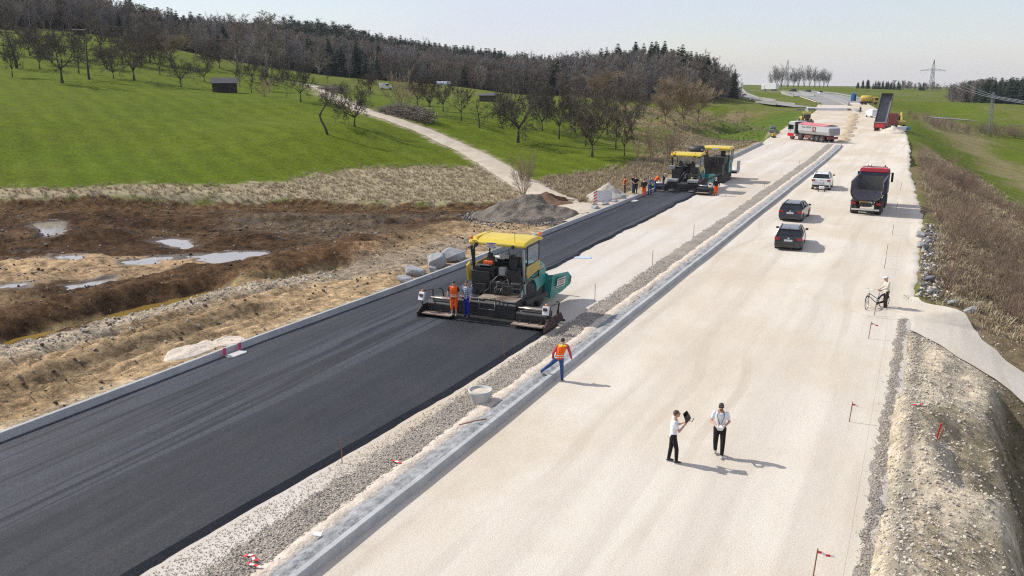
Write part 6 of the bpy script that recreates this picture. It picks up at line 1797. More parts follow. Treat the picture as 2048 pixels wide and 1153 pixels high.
    if trousers is not None:
        mb = MB(); torso(mb, .008, -.10, .16)
        for s in 'LR':
            H_, K_, A_ = j['h' + s], j['k' + s], j['a' + s]
            mb.ell(H_, (.105 * k * B, .115 * k * B, .11 * k), 10, 6)
            limb(mb, [H_, K_], [.102 * B, .074 * B])
            limb(mb, [K_, K_.lerp(A_, .30 if shorts else .93)], [.074 * B, .068 if shorts else .058])
        remesh(mb.build('trousers', trousers, Pn, True), vox, 4)
    for s in 'LR':
        a = j['a' + s]; fd = Vector((0, 1, 0))
        if ('f' + s) in j: fd = j['f' + s].normalized()
        mb = MB()
        mb.ell(a + fd * .045 * k - Vector((0, 0, .045 * k)), (.048 * k, .135 * k, .045 * k), 12, 8, (0, 0, math.atan2(-fd.x, fd.y)))
        mb.cyl(a - Vector((0, 0, .03 * k)), a + Vector((0, 0, .03 * k)), .05 * k, 10)
        sh = mb.build('shoe', shoes if not isinstance(shoes, tuple) else shoes[0], Pn, True)
        remesh(sh, .012, 3)
        if isinstance(shoes, tuple):
            MB().ell(a + fd * .045 * k - Vector((0, 0, .078 * k)), (.050 * k, .14 * k, .016 * k), 12, 6, (0, 0, math.atan2(-fd.x, fd.y))).build('sole', shoes[1], sh, True)
    if vest is not None:
        vm, vy, tape = vest
        mb = MB(); torso(mb, .030, -.08, .93)
        for s in 'LR': mb.ell(j['s' + s] * .0 + j['s' + s].lerp(nek, .3), (.085 * k, .095 * k, .06 * k), 10, 6)
        v_ = mb.build('vest', vm, Pn, True); remesh(v_, vox, 4)
        for t, hgt in ((.10, .035), (.24, .035)):
            rings = []
            a, b_ = np.interp(t, [0, .16, .3, .5], [.160, .145, .135, .155]), np.interp(t, [0, .16, .3, .5], [.115, .105, .10, .112])
            for dz in (-1, 1):
                c_ = pel.lerp(nek, t) + up * dz * hgt * .5 * k
                rings.append([c_ + (sx * math.cos(q) * (a * B + .036) + fw * math.sin(q) * (b_ * B + .036)) * k for q in [2 * math.pi * i / 20 for i in range(20)]])
            MB().loft(rings, cap=False).build('tape', tape, v_, True)
        if vy is not None:
            mb = MB(); torso(mb, .036, .80, .95)
            for s in 'LR': mb.ell(j['s' + s].lerp(nek, .35), (.075 * k, .10 * k, .055 * k), 10, 6)
            remesh(mb.build('shoulder_yoke', vy, v_, True), vox, 3)
    # ---- hair, caps
    if hair is not None:
        mb = MB()
        rings = []
        for i in range(7):
            t = R(4 + 96 * i / 6)
            ring = []
            for q in range(16):
                a = 2 * math.pi * q / 16
                f_ = math.sin(a)
                tt = t * (1.0 if f_ < 0.2 else 1.0 - .38 * (f_ - .2))
                tt = tt * (1.18 if f_ < -.3 else 1)
                p = Vector((math.sin(tt) * math.cos(a) * .083, math.sin(tt) * math.sin(a) * .104, math.cos(tt) * .113)) * k
                ring.append(hc + uh * .025 * k + HM @ p)
            rings.append(ring)
        mb.loft(rings)
        o = mb.build('hair', hair, Pn, True)
    if beard is not None:
        mb = MB().ell(hc - uh * .062 * k + fh * .048 * k, (.056 * k, .05 * k, .042 * k), 12, 8, he)
        mb.build('beard', beard, Pn, True)
    if cap is not None:
        mb = MB()
        rings = []
        for i in range(5):
            t = R(4 + 82 * i / 4)
            rings.append([hc + uh * .035 * k + HM @ (Vector((math.sin(t) * math.cos(2 * math.pi * q / 16) * .088, math.sin(t) * math.sin(2 * math.pi * q / 16) * .108, math.cos(t) * .105)) * k) for q in range(16)])
        mb.loft(rings)
        cp = mb.build('cap', cap, Pn, True)
        MB().ell(hc + uh * .05 * k + fh * .13 * k, (.07 * k, .065 * k, .008 * k), 12, 6, he).build('brim', cap, cp, True)
    Pn['_hc'] = 0
    del Pn['_hc']
    return Pn, j, (hc, rh, fh, uh, k)

# worker in the orange vest stepping across the kerb
person((-12.22, 29.7, 0), R(22), 'person in orange and yellow safety vest and jeans stepping off the kerb', dict(pel=(-.12, 0, .93), aR=(.02, .0, .09), kR=(.0, .06, .51), aL=(-.80, .10, .36), kL=(-.47, .10, .62), nek=(.02, .10, 1.48), sL=(-.17, .10, 1.40), sR=(.21, .06, 1.43), eL=(-.34, .02, 1.15), wL=(-.36, .10, .90), eR=(.32, -.02, 1.16), wR=(.37, .06, .91)), 1.80, PINKSH, JEANS, SHOE_D, HAIR_D, (HIVIS, HIVIS_Y, REFL), head_pitch=-.25, vox=.011)
# man with the remote control
mp, mj, (hc, rh, fh, uh, k) = person((-5.1, 25.6, 0), R(193), 'person in white t-shirt and black trousers wearing sunglasses, holding a remote control', dict(aL=(-.10, .14, .09), kL=(-.105, .14, .50), aR=(.10, -.16, .13), kR=(.11, .05, .50), eL=(-.27, -.04, 1.15), wL=(-.11, .22, 1.08), eR=(.27, -.04, 1.15), wR=(.11, .22, 1.08)), 1.84, WHITE_TEE, BLACK_TR, SHOE_G, HAIR_D, None, 'short', vox=.011, build=1.05, beard=HAIR_D, head_pitch=.05)
g_ = MB().box(hc + fh * .098 * k + uh * .022 * k, (.15 * k, .02 * k, .042 * k), Matrix((rh, fh, uh)).transposed().to_euler()).build('sunglasses', BLK, mp, False, .01)
st = MB().tube([hc - uh * .10 * k - rh * .07 * k, Vector((-.11, .15, 1.40)) * k, Vector((-.02, .24, 1.15)) * k], .010, 6).tube([hc - uh * .10 * k + rh * .07 * k, Vector((.11, .15, 1.40)) * k, Vector((.02, .24, 1.15)) * k], .010, 6).build('neck_strap', BLK, mp, True)
rc = empty('remote_control', (-5.1, 25.6, 0), R(193), 'white remote control held by the person with sunglasses', 'remote')
MB().box((0, .30, 1.12), (.22, .13, .055), (R(-25), 0, 0)).build('housing', WHT, rc, False, .02)
for s in (-1, 1):
    MB().cyl((s * .06, .30, 1.145), (s * .06, .29, 1.185), .01, 8).build('stick', BLK, rc)
    MB().cyl((s * .08, .35, 1.13), (s * .09, .42, 1.18), .008, 6).build('antenna', BLK, rc)
MB().box((0, .275, 1.14), (.09, .04, .02), (R(-25), 0, 0)).build('display', BLK, rc)
# youth looking into a hooded screen
bp_, bj, _ = person((-6.3, 24.5, 0), R(-68), 'person in white shirt and black skinny trousers looking into a black hooded screen', dict(aL=(-.10, -.10, .09), kL=(-.10, -.04, .50), aR=(.08, .12, .09), kR=(.09, .11, .50), nek=(0, .03, 1.50), eL=(-.25, .14, 1.18), wL=(-.10, .33, 1.33), eR=(.24, .14, 1.16), wR=(.06, .33, 1.31)), 1.78, WHITE_TEE, BLACK_TR, (SHOE_D, SHOE_W), HAIR_B, None, 'short', vox=.011, build=.95, head_pitch=-.35)
sc = empty('hooded_screen', (-6.3, 24.5, 0), R(-68), 'black hooded screen raised by the youth in the white shirt', 'screen')
A = [(-.13, .36, 1.36), (.13, .36, 1.36), (.13, .50, 1.55), (-.13, .50, 1.55)]
B_ = [(-.15, .28, 1.58), (.15, .28, 1.58), (.15, .40, 1.70), (-.15, .40, 1.70)]
hd = MB().add(A + B_, [(0, 1, 5, 4), (1, 2, 6, 5), (2, 3, 7, 6), (3, 0, 4, 7), (0, 3, 2, 1)]).build('hood', BLK, sc)
MB().add([(a * .9, b_ - .01, c_ + .012) for a, b_, c_ in A], [(0, 1, 2, 3)]).build('display', TINT, sc, fix=False)
MB().tube([(0, .45, 1.42), (0, .56, 1.40), (0, .60, 1.50)], .012, 6).build('bracket', BLK, sc, True)
# elderly cyclist
person((-1.32, 46.7, 0), R(112), 'elderly person in cream jacket and white cap standing beside a bicycle', dict(eL=(-.25, .10, 1.18), wL=(-.16, .36, 1.05), eR=(.26, .08, 1.18), wR=(.12, .34, 1.03), nek=(0, .06, 1.48)), 1.76, CREAM, BROWN_TR, SHOE_D, HAIR_G, None, 'long', cap=WHITE_TEE, vox=.012, jacket_len=.12, build=1.05, head_yaw=-.2)
# two on the near paver's screed
pa = R(2)
def onpaver(lx, ly): return (-18.55 + lx * math.cos(pa) - ly * math.sin(pa), 35.0 + lx * math.sin(pa) + ly * math.cos(pa))
person((*onpaver(-1.46, -.12), .36), R(196), 'person in orange vest and cap standing on the screed of the near paver', dict(eL=(-.29, .02, 1.17), wL=(-.30, .10, .92), eR=(.29, .02, 1.17), wR=(.33, .08, .93)), 1.76, DARKSH, HIVIS, SHOE_G, None, (HIVIS, None, REFL), 'short', cap=BLK, vox=.012, shorts=True, build=1.08)
person((*onpaver(-.76, -.10), .36), R(165), 'bearded person in plaid shirt and royal blue trousers standing on the near paver', dict(eR=(.27, .0, 1.18), wR=(.24, .12, .94), eL=(-.27, 0, 1.18), wL=(-.28, .08, .93)), 1.84, PLAID, BLUE_TR, SHOE_D, HAIR_B, None, 'roll', vox=.012, head_yaw=.5, beard=HAIR_B)
# crew around the far paver
V2 = .018
person((-25.95, 78.1, .22), R(-70), 'person in orange vest and black trousers, leftmost of the group by the far paver', None, 1.82, DARKSH, BLACK_TR, SHOE_D, HAIR_D, (HIVIS, None, REFL), 'long', vox=V2)
person((-25.75, 80.0, .22), R(-100), 'person in dark shirt and jeans standing second from left in the group', None, 1.80, DARKSH, JEANS, SHOE_D, HAIR_B, None, 'short', vox=V2)
person((-25.25, 79.3, .22), R(175), 'person in black t-shirt and dark trousers in the middle of the group', dict(eL=(-.29, .05, 1.17), wL=(-.14, .16, 1.08), eR=(.29, .05, 1.17), wR=(.14, .16, 1.08)), 1.82, cloth('black_tee', (.018, .018, .02)), BROWN_TR, SHOE_D, HAIR_D, None, 'short', vox=V2, build=1.1)
person((-24.15, 78.4, .15), R(5), 'person in dark jacket and orange trousers standing on the fresh asphalt', None, 1.74, DARKSH, HIVIS, SHOE_D, HAIR_D, None, 'long', vox=V2, build=1.2)
person((-24.15, 80.3, .15), R(190), 'grey-haired person in grey shirt behind the one in orange trousers', None, 1.80, cloth('grey_shirt', (.2, .21, .24)), JEANS, SHOE_D, HAIR_G, None, 'long', vox=V2)
person((-24.15, 82.0, .36), R(-60), 'person in bright orange jacket leaning at the left end of the far paver', dict(nek=(0, .30, 1.38), sL=(-.18, .26, 1.32), sR=(.18, .26, 1.32), eL=(-.24, .40, 1.10), wL=(-.2, .5, .95), eR=(.24, .40, 1.10), wR=(.2, .52, .95)), 1.74, HIVIS, JEANS, SHOE_D, HAIR_D, None, 'long', vox=V2)
person((-23.5, 82.6, .36), R(-75), 'dark-clothed person with white cap at the far paver screed', dict(nek=(0, .12, 1.45)), 1.66, cloth('navy_shirt', (.02, .03, .08)), JEANS, SHOE_D, HAIR_D, None, 'long', cap=WHITE_TEE, vox=V2)
person((-18.45, 83.3, 0), R(20), 'person in dark jacket and orange trousers at the right end of the far paver', None, 1.78, DARKSH, HIVIS, SHOE_D, HAIR_G, None, 'long', vox=V2, build=1.18)
person((-19.0, 258, .02), R(180), 'lone dark figure standing far up the road bed', None, 1.8, DARKSH, BLACK_TR, SHOE_D, HAIR_D, None, 'long', vox=.03)

# ---------------------------------------------------------------- bicycle
BK = empty('bicycle', (-1.78, 46.42, 0), 0, 'dark teal bicycle with black tyres held by the elderly person', 'bicycle')
BK.rotation_euler = (R(4), 0, math.atan2(-.70, -.72))     # local +X runs to the front wheel
FR = mat('bicycle_frame_paint', (0.015, 0.07, 0.09), 0.35, 0.2, 0.1, 5)
def bwheel(c_, yaw=0.0):
    n = 28; r = .335
    M = Matrix.Rotation(yaw, 3, 'Z')
    ring = lambda rr: [tuple(Vector(c_) + M @ Vector((math.cos(2 * math.pi * i / n) * rr, 0, math.sin(2 * math.pi * i / n) * rr))) for i in range(n + 1)]
    t = MB().tube(ring(r), .019, 7).build('wheel', RUB, BK, True)
    MB().tube(ring(r - .022), .010, 5).build('rim', SILV, t, True)
    sp = MB()
    for i in range(16):
        a = 2 * math.pi * i / 16
        sp.cyl(c_, tuple(Vector(c_) + M @ Vector((math.cos(a) * (r - .02), 0, math.sin(a) * (r - .02)))), .0025, 4)
    sp.cyl(tuple(Vector(c_) + M @ Vector((0, -.05, 0))), tuple(Vector(c_) + M @ Vector((0, .05, 0))), .02, 8)
    sp.build('spokes', SILV, t)
    MB().tube([tuple(Vector(c_) + M @ Vector((math.cos(a) * (r + .045), 0, math.sin(a) * (r + .045)))) for a in [R(20 + 15 * i) for i in range(10)]], .022, 6).build('mudguard', BLK, t, True)
stv = R(35)
bwheel((-.53, 0, .354)); bwheel((.53, 0, .354), stv)
bbx, hd_, seat = (-.08, 0, .29), (.40, 0, .84), (-.22, 0, .80)
fm = MB()
for a, b_, r_ in ((bbx, (.42, 0, .70), .022), (bbx, seat, .018), ((-.14, 0, .50), hd_, .018), (bbx, (-.53, 0, .354), .012), ((-.19, 0, .70), (-.53, 0, .354), .010), (hd_, (.43, 0, .68), .022)):
    fm.cyl(a, b_, r_, 8)
fm.build('frame', FR, BK, True)
MB().tube([(.43, 0, .68), (.47, .05, .6), (.53, .05, .354)], .013, 6).tube([(.43, 0, .68), (.47, -.05, .6), (.53, -.05, .354)], .013, 6).build('fork', SILV, BK, True)
hb = MB().tube([hd_, (.37, 0, 1.03)], .013, 6)
hb.tube([(.14, .30, 1.05), (.30, .27, 1.06), (.38, .08, 1.04), (.38, -.08, 1.04), (.30, -.27, 1.06), (.14, -.30, 1.05)], .012, 6).build('handlebar', SILV, BK, True)
sd = MB().ell((-.26, 0, .93), (.14, .075, .035), 12, 6).build('saddle', BLK, BK, True)
MB().cyl(seat, (-.25, 0, .91), .013, 6).build('seat_post', SILV, sd)
MB().lathe([(.085, -.008), (.085, .008)], (-.08, .05, .29), 16, 'y').build('chainring', STEEL2, BK)
MB().bar((-.08, .05, .29), (-.53, .05, .36), .01, .11).build('chain_guard', BLK, BK)
for s in (-1, 1):
    pd = MB().bar((-.08, s * .07, .29), (-.08 + s * .12, s * .08, .29 - s * .12), .014).build('crank', STEEL2, BK)
    MB().box((-.08 + s * .12, s * .13, .29 - s * .12), (.09, .08, .02)).build('pedal', BLK, pd)
MB().b2(-.72, -.34, -.07, .07, .745, .76).build('luggage_rack', SILV, BK)
lp = MB().lathe([(.03, 0), (.045, .05)], (.44, 0, .82), 10, 'x').build('lamp', CHROME, BK, True)
MB().cyl((-.2, .03, .3), (-.28, .18, .02), .01, 5).build('kickstand', SILV, BK)
# ---------------------------------------------------------------- stakes, ribbons, rings, stones, heaps
STAKE = mat('rusty_stake', (0.24, 0.10, 0.06), 0.8, 0.2, 0.3, 12)
RIBR = mat('red_ribbon', (0.62, 0.025, 0.03), 0.6, 0, 0.1, 8)
RIBW = mat('white_ribbon', (0.72, 0.70, 0.70), 0.6, 0, 0.1, 8)
def ribbon(parent, p, d, n=4, w=.06, name='ribbon'):
    for i in range(n):
        a = Vector(p) + Vector(d) * i; b_ = Vector(p) + Vector(d) * (i + 1)
        a.z += math.sin(i * 2.1) * .02; b_.z += math.sin((i + 1) * 2.1) * .02
        MB().bar(a, b_, .012, w).build(name, (RIBR, RIBW)[i % 2], parent)
def stake(x, y, h, lab, rib=0, z=None, tilt=(0, 0), thick=.018, m=STAKE):
    z = 0.0 if z is None else z
    o = empty('survey_stake', (x, y, z), 0, lab, 'stake', 'survey stakes along the road bed')
    MB().tube([(0, 0, -.1), (tilt[0], tilt[1], h)], thick, 6).build('rod', m, o)
    if rib: ribbon(o, (tilt[0] * .85, tilt[1] * .85, h * .88), (.10, .02, -.02), rib)
    return o
RL = ['nearest stake on the right edge, with red-white ribbon, at the bottom of the picture', 'second stake from the bottom on the right edge', 'stake with red ribbon just below the bicycle', 'bare stake under the bicycle front wheel', 'thin stake beyond the elderly cyclist', 'next thin stake up the right edge beyond the cyclist', 'thin stake on the right edge before the blue tipper', 'thin stake on the right edge in the shade of the blue tipper', 'thin stake on the right edge beside the blue tipper']
for i, (q, h_, rb) in enumerate(zip([(-1.5, 19.9), (-1.6, 30.3), (-1.71, 40.9), (-1.74, 45.0), (-1.9, 56.5), (-2.01, 60.6), (-2.03, 68.8), (-2.27, 80.5), (-2.5, 95.5)], (.75, .75, .8, .7, .75, .8, .8, .8, .8), (4, 2, 3, 0, 0, 0, 0, 0, 0))):
    stake(q[0], q[1], h_, RL[i], rb, None, (.05, .02))
LLB = ['nearest stake beside the black asphalt edge', 'stake at the asphalt edge left of the vest worker', 'stake beside the paver hopper', 'stake beyond the near paver on the pale left lane', 'stake on the median strip level with the black car', 'stake on the median strip near the far paver shadow', 'farthest stake on the median strip']
for i, q in enumerate([(-15.6, 19.96), (-15.45, 31.1), (-15.28, 41.6), (-15.07, 51.3), (-15.03, 61.4), (-14.83, 88.7), (-14.5, 110.5)]):
    stake(q[0], q[1], .85 if i < 2 else .95, LLB[i], 0, None, (.0, .0), .016)
# string line between the right-hand stakes
def line(name, pts, r, m, lab, cat):
    o = MB().tube(pts, r, 4).build(name, m)
    return tag(o, lab, cat)
line('string_line', [(-1.5, 19.9, .6), (-1.6, 30.3, .6), (-1.71, 40.9, .62), (-1.74, 45.0, .55), (-1.9, 56.5, .6), (-2.01, 60.6, .6), (-2.03, 68.8, .6)], .003, RIBW, 'thin string stretched along the right edge stakes', 'string')
# thick red marker pair in the pit
o = empty('red_marker_post', (1.15, 28.9, gz1(1.15, 28.9)), 0, 'thick red wooden marker post standing in the gravel pit', 'stake')
MB().box((0, 0, .30), (.05, .05, .66), (0, R(8), 0)).build('post', RIBR, o)
MB().box((.08, .05, .22), (.06, .05, .5), (0, R(12), 0)).build('post', mat('bare_wood', (.4, .26, .14), .8), o)
def ground_ribbon(x, y, z, lab, ang, n=4):
    o = empty('barrier_tape', (x, y, z), ang, lab, 'tape', 'scraps of red and white barrier tape')
    p = Vector((0, 0, 0)); a = 0.0
    for i in range(n):
        a += rnd.uniform(-1.0, 1.0)
        q = p + Vector((math.cos(a) * .13, math.sin(a) * .13, rnd.uniform(-.01, .02)))
        MB().bar(p + Vector((0, 0, .012)), q + Vector((0, 0, .012)), .075, .012).build('strip', (RIBR, RIBW)[i % 2], o)
        p = q
ground_ribbon(-14.5, 14.4, .07, 'curled red and white tape on the dark gravel at the bottom', .5, 5)
ground_ribbon(-14.2, 14.25, .08, 'second tape scrap beside the curled one at the bottom', -.4, 4)
ground_ribbon(-14.18, 20.65, .08, 'red tape scrap on the dark gravel right of the nearest asphalt stake', .2, 3)
ground_ribbon(.35, 30.95, gz1(.35, 30.95) + .04, 'red tape scrap at the corner of the gravel pit', .1, 4)
ground_ribbon(-1.25, 19.6, .04, 'red and white tape at the foot of the nearest right stake', -.9, 4)
tag(MB().box((-13.35, 15.9, .22), (.22, .16, .03), (.15, .1, .4)).build('paper_scrap', WHT), 'small white scrap of paper on the pale fines near the bottom', 'paper')
tag(MB().box((-19.75, 51.3, .02), (1.1, .5, .02), (0, 0, .3)).build('blue_sheet', mat('pale_blue_foil', (.45, .56, .68), .4)), 'pale blue foil sheet lying right of the near paver lane', 'sheet')
o = tag(MB().tube([(-13.55, 23.8, .17), (-13.1, 24.05, .30), (-12.7, 24.2, .40)], .022, 6).build('stick', STAKE, None, True), 'rusty iron rod leaning over the median kerb', 'rod')
# concrete shaft ring
CR = mat('shaft_concrete', (0.47, 0.475, 0.45), 0.85, 0, 0.12, 2.5, bump=.008, bscale=20)
o = empty('shaft_ring', (-14.05, 26.3, 0), 0, 'tapered concrete shaft ring filled with sand between asphalt and kerb', 'concrete ring')
MB().lathe([(.30, -.2), (.34, .05), (.43, .38), (.45, .42), (.45, .51), (.40, .52), (.39, .46), (.30, .42)], (0, 0, 0), 32, cap=False).build('ring', CR, o, True)
MB().lathe([(.001, .455), (.2, .45), (.395, .42)], (0, 0, 0), 24, cap=False).build('sand_fill', m_sand, o, True)
# drain boxes beside the left kerb and the round cover behind it
for (x, y, lab) in ((-25.75, 26.2, 'pale concrete drain block set in the asphalt beside the left kerb'), (-24.05, 75.4, 'pale drain block in the far asphalt strip beside the kerb')):
    o = empty('drain_block', (x, y, .14), R(-3), lab, 'drain', 'drain blocks beside the kerb')
    MB().prism([(-.22, -.45), (.05, -.5), (.22, -.38), (.24, .38), (.05, .5), (-.22, .45)], 0, .07, 'z').build('block', CR, o, False, .02)
    if y < 40:
        for dy in (-.42, .42): MB().box((-.24, dy, .24), (.02, .16, .30)).build('paint_mark', mat('pink_spray', (.5, .05, .16), .7), o)
o = empty('manhole_cover', (-27.2, 27.3, gz1(-27.2, 27.3)), 0, 'round pale concrete shaft cover half buried behind the left kerb', 'manhole')
MB().lathe([(.72, -.1), (.72, .07), (.64, .09), (.4, .085), (.001, .09)], (0, 0, 0), 36, cap=False).build('cover', m_sand, o, True)
MB().lathe([(.55, .085), (.55, .10), (.50, .10), (.50, .085)], (0, 0, 0), 36, cap=False).build('rim', m_sand, o, True)

# boulders
ROCK = mat('grey_limestone', (0.29, 0.295, 0.30), 0.9, 0, 0.25, 1.6, bump=.05, bscale=5)
def boulder(x, y, z, s, rot, lab, seed, m=ROCK, group='grey boulders behind the left kerb', name='boulder', cat='boulder'):
    r = random.Random(seed)
    bm = bmesh.new()
    pts = [Vector((r.uniform(-.5, .5) * s[0], r.uniform(-.5, .5) * s[1], r.uniform(-.5, .5) * s[2])) for _ in range(34)]
    pts = [Vector((p.x, p.y, p.z)) * (1.0 / max(.62, (abs(p.x / s[0]) ** 3 + abs(p.y / s[1]) ** 3 + abs(p.z / s[2]) ** 3) ** (1 / 3) * 2 + .18)) for p in pts]
    for p in pts: bm.verts.new(p)
    bmesh.ops.convex_hull(bm, input=bm.verts)
    for v in [v for v in bm.verts if not v.link_faces]: bm.verts.remove(v)
    me = bpy.data.meshes.new(name); bm.to_mesh(me); bm.free()
    me.materials.append(m)
    o = bpy.data.objects.new(name, me); col.objects.link(o)
    o.location = (x, y, z); o.rotation_euler = rot
    md = o.modifiers.new('bevel', 'BEVEL'); md.width = min(s) * .06; md.segments = 2; md.limit_method = 'ANGLE'; md.angle_limit = R(20)
    return tag(o, lab, cat, group)
for i, (x, y, s, rot, lab) in enumerate([(-26.75, 42.0, (1.7, 1.6, .75), (.1, .12, .4), 'flat grey boulder left of the big one behind the kerb'), (-26.6, 44.3, (1.5, 2.0, 1.25), (.1, -.35, .5), 'biggest tilted grey boulder behind the left kerb'), (-26.6, 46.4, (1.7, 2.3, 1.1), (-.1, .2, .2), 'rightmost grey boulder behind the left kerb'), (-26.3, 40.2, (1.3, 1.0, .45), (0, .1, .1), 'low leftmost boulder half in rubble behind the kerb'), (-26.2, 43.1, (.7, .6, .5), (.2, 0, .9), 'small boulder wedged in front of the biggest one')]):
    boulder(x, y, gz1(x, y) + s[2] * .3, s, rot, lab, 40 + i)
# grey bags and slabs by the track mouth
for i, (x, y, s, lab) in enumerate([(-25.55, 69.0, (.8, 1.5, .4), 'nearest grey stone slab along the kerb at the track mouth'), (-25.5, 71.4, (.7, 1.4, .35), 'second grey stone slab along the kerb at the track mouth'), (-25.35, 73.4, (.7, 1.2, .3), 'third stone slab below the small gravel heap'), (-25.25, 75.6, (.7, .8, .6), 'pale stone block at the foot of the small gravel heap')]):
    boulder(x, y, .28 + s[2] * .3, s, (0, .05, .1), lab, 70 + i, ROCK, 'stone slabs at the track mouth')
RB = [(-.1, 69.0, (.9, 1.3, .6), 'largest grey rock at the road edge before the brush slope'), (.45, 66.9, (.7, .9, .5), 'rock below the largest one at the road edge'), (.1, 64.6, (.8, 1.0, .6), 'small rock at the road edge between the larger ones'), (1.0, 52.6, (.7, .9, .45), 'grey rock above the side path mouth'), (1.9, 51.4, (.7, .8, .45), 'rock farther right above the side path'), (.7, 54.8, (.8, .9, .5), 'small rock in the rubble bank by the side path'), (2.7, 50.5, (.9, 1.0, .5), 'rightmost rock in the rubble bank by the side path')]
ROCKD = mat('dark_shale', (0.16, 0.165, 0.175), 0.9, 0, 0.3, 1.6, bump=.06, bscale=5)
for i, (x, y, s, lab) in enumerate(RB):
    boulder(x, y, gz1(x, y) + s[2] * .25, s, (.1 * i, .2, .7 * i), lab, 90 + i, ROCKD if i % 2 else ROCK, 'rocks at the right road edge')

def heap(name, cx_, cy_, rx, ry, h, m, lab, seed, n=48, pow_=1.15, cat='gravel heap', base=None):
    """a tipped mound: noisy cone seated on the ground"""
    g_ = np.linspace(-1, 1, n)
    U, V = np.meshgrid(g_, g_)
    r = np.hypot(U, V)
    X = cx_ + U * rx; Y = cy_ + V * ry
    rr = r + (fbm(X * .55, Y * .55, seed, 3) - .5) * .55
    Z = h * np.clip(1 - rr, 0, 1) ** pow_ * (0.75 + .5 * fbm(X * .9, Y * .9, seed + 3, 4)) + (fbm(X * 2.4, Y * 2.4, seed + 5, 3) - .5) * .22 * np.clip(1.15 - r, 0, 1)
    b0 = gz(X, Y) if base is None else np.maximum(gz(X, Y), base)
    Z = b0 + Z - .35 * sstep(.85, 1.0, r) - .02
    id_ = np.arange(n * n).reshape(n, n)
    F_ = np.stack([id_[:-1, :-1], id_[:-1, 1:], id_[1:, 1:], id_[1:, :-1]], -1).reshape(-1, 4)
    cen = r.ravel()[F_].mean(1)
    return tag(npmesh(name, np.c_[X.ravel(), Y.ravel(), Z.ravel()], F_[cen < 1.0], m), lab, cat)
m_heap = surf_mat('heap_grit', f_grav((0.10, 0.083, 0.066), (0.245, 0.205, 0.16), 7))
heap('gravel_heap', -30.2, 64.6, 4.9, 4.9, 1.7, m_heap, 'large grey-brown gravel heap between the mud and the farm track', 201, 80)
heap('gravel_heap', -27.75, 25.7, .9, 1.7, .18, m_sand, 'small pale gravel spill beside the round cover behind the kerb', 205, 30, .8)
heap('gravel_heap', -27.0, 76.4, 2.3, 2.8, 1.5, m_grav_p, 'small pale gravel heap behind the striped beacon', 211, 44)
heap('earth_mound', -31.6, 72.3, 3.0, 2.2, 1.0, mat('red_brown_earth', (.14, .075, .04), .95, 0, .3, 1.5, bump=.08, bscale=4), 'reddish earth mound between the gravel heap and the farm track', 221, 40, cat='earth mound')
heap('sand_heap', -7.2, 181.5, 2.6, 3.2, 1.1, m_sand, 'tipped sand heap behind the raised tipper', 231, 40, cat='sand heap', base=0)
for i, y in enumerate(np.arange(158, 250, 11.0)):
    x = float(med_x(y))
    heap('earth_mound', x, y, 1.2 + .5 * (i % 2), 6.2, .38, mat('sandy_spoil', (.44, .345, .22), .95, 0, .3, 1.0, bump=.06, bscale=3), ['first', 'second', 'third', 'fourth', 'fifth', 'sixth', 'seventh', 'eighth', 'ninth'][i] + ' spoil mound along the unfinished median, counted from the kerb end', 240 + i, 26, 1.0, 'earth mound', 0)
# striped beacon and white board
o = empty('striped_beacon', (-26.35, 71.2, .2), R(25), 'red and white striped warning beacon at the track mouth', 'beacon')
bo = MB().b2(-.16, .16, -.02, .02, .15, 1.25).build('board', WHT, o, False, .01)
for k in range(4):
    z0 = .2 + .27 * k
    MB().add([(-.16, -.024, z0), (.16, -.024, z0 + .2), (.16, -.024, z0 + .33), (-.16, -.024, z0 + .13)], [(0, 1, 2, 3)]).build('stripe', RIBR, bo, fix=False)
MB().b2(-.25, .25, -.2, .2, 0, .12).build('foot', BLK, o, False, .02)
o = empty('white_board', (-26.25, 73.2, .2), R(30), 'plain grey-white board leaning behind the striped beacon', 'board')
MB().box((0, 0, .55), (1.5, .05, 1.05), (R(-8), 0, 0)).build('panel', mat('faded_white_board', (.55, .56, .57), .6), o)
for s in (-1, 1): MB().bar((s * .6, .05, .9), (s * .6, .5, .0), .05).build('leg', STEEL2, o)

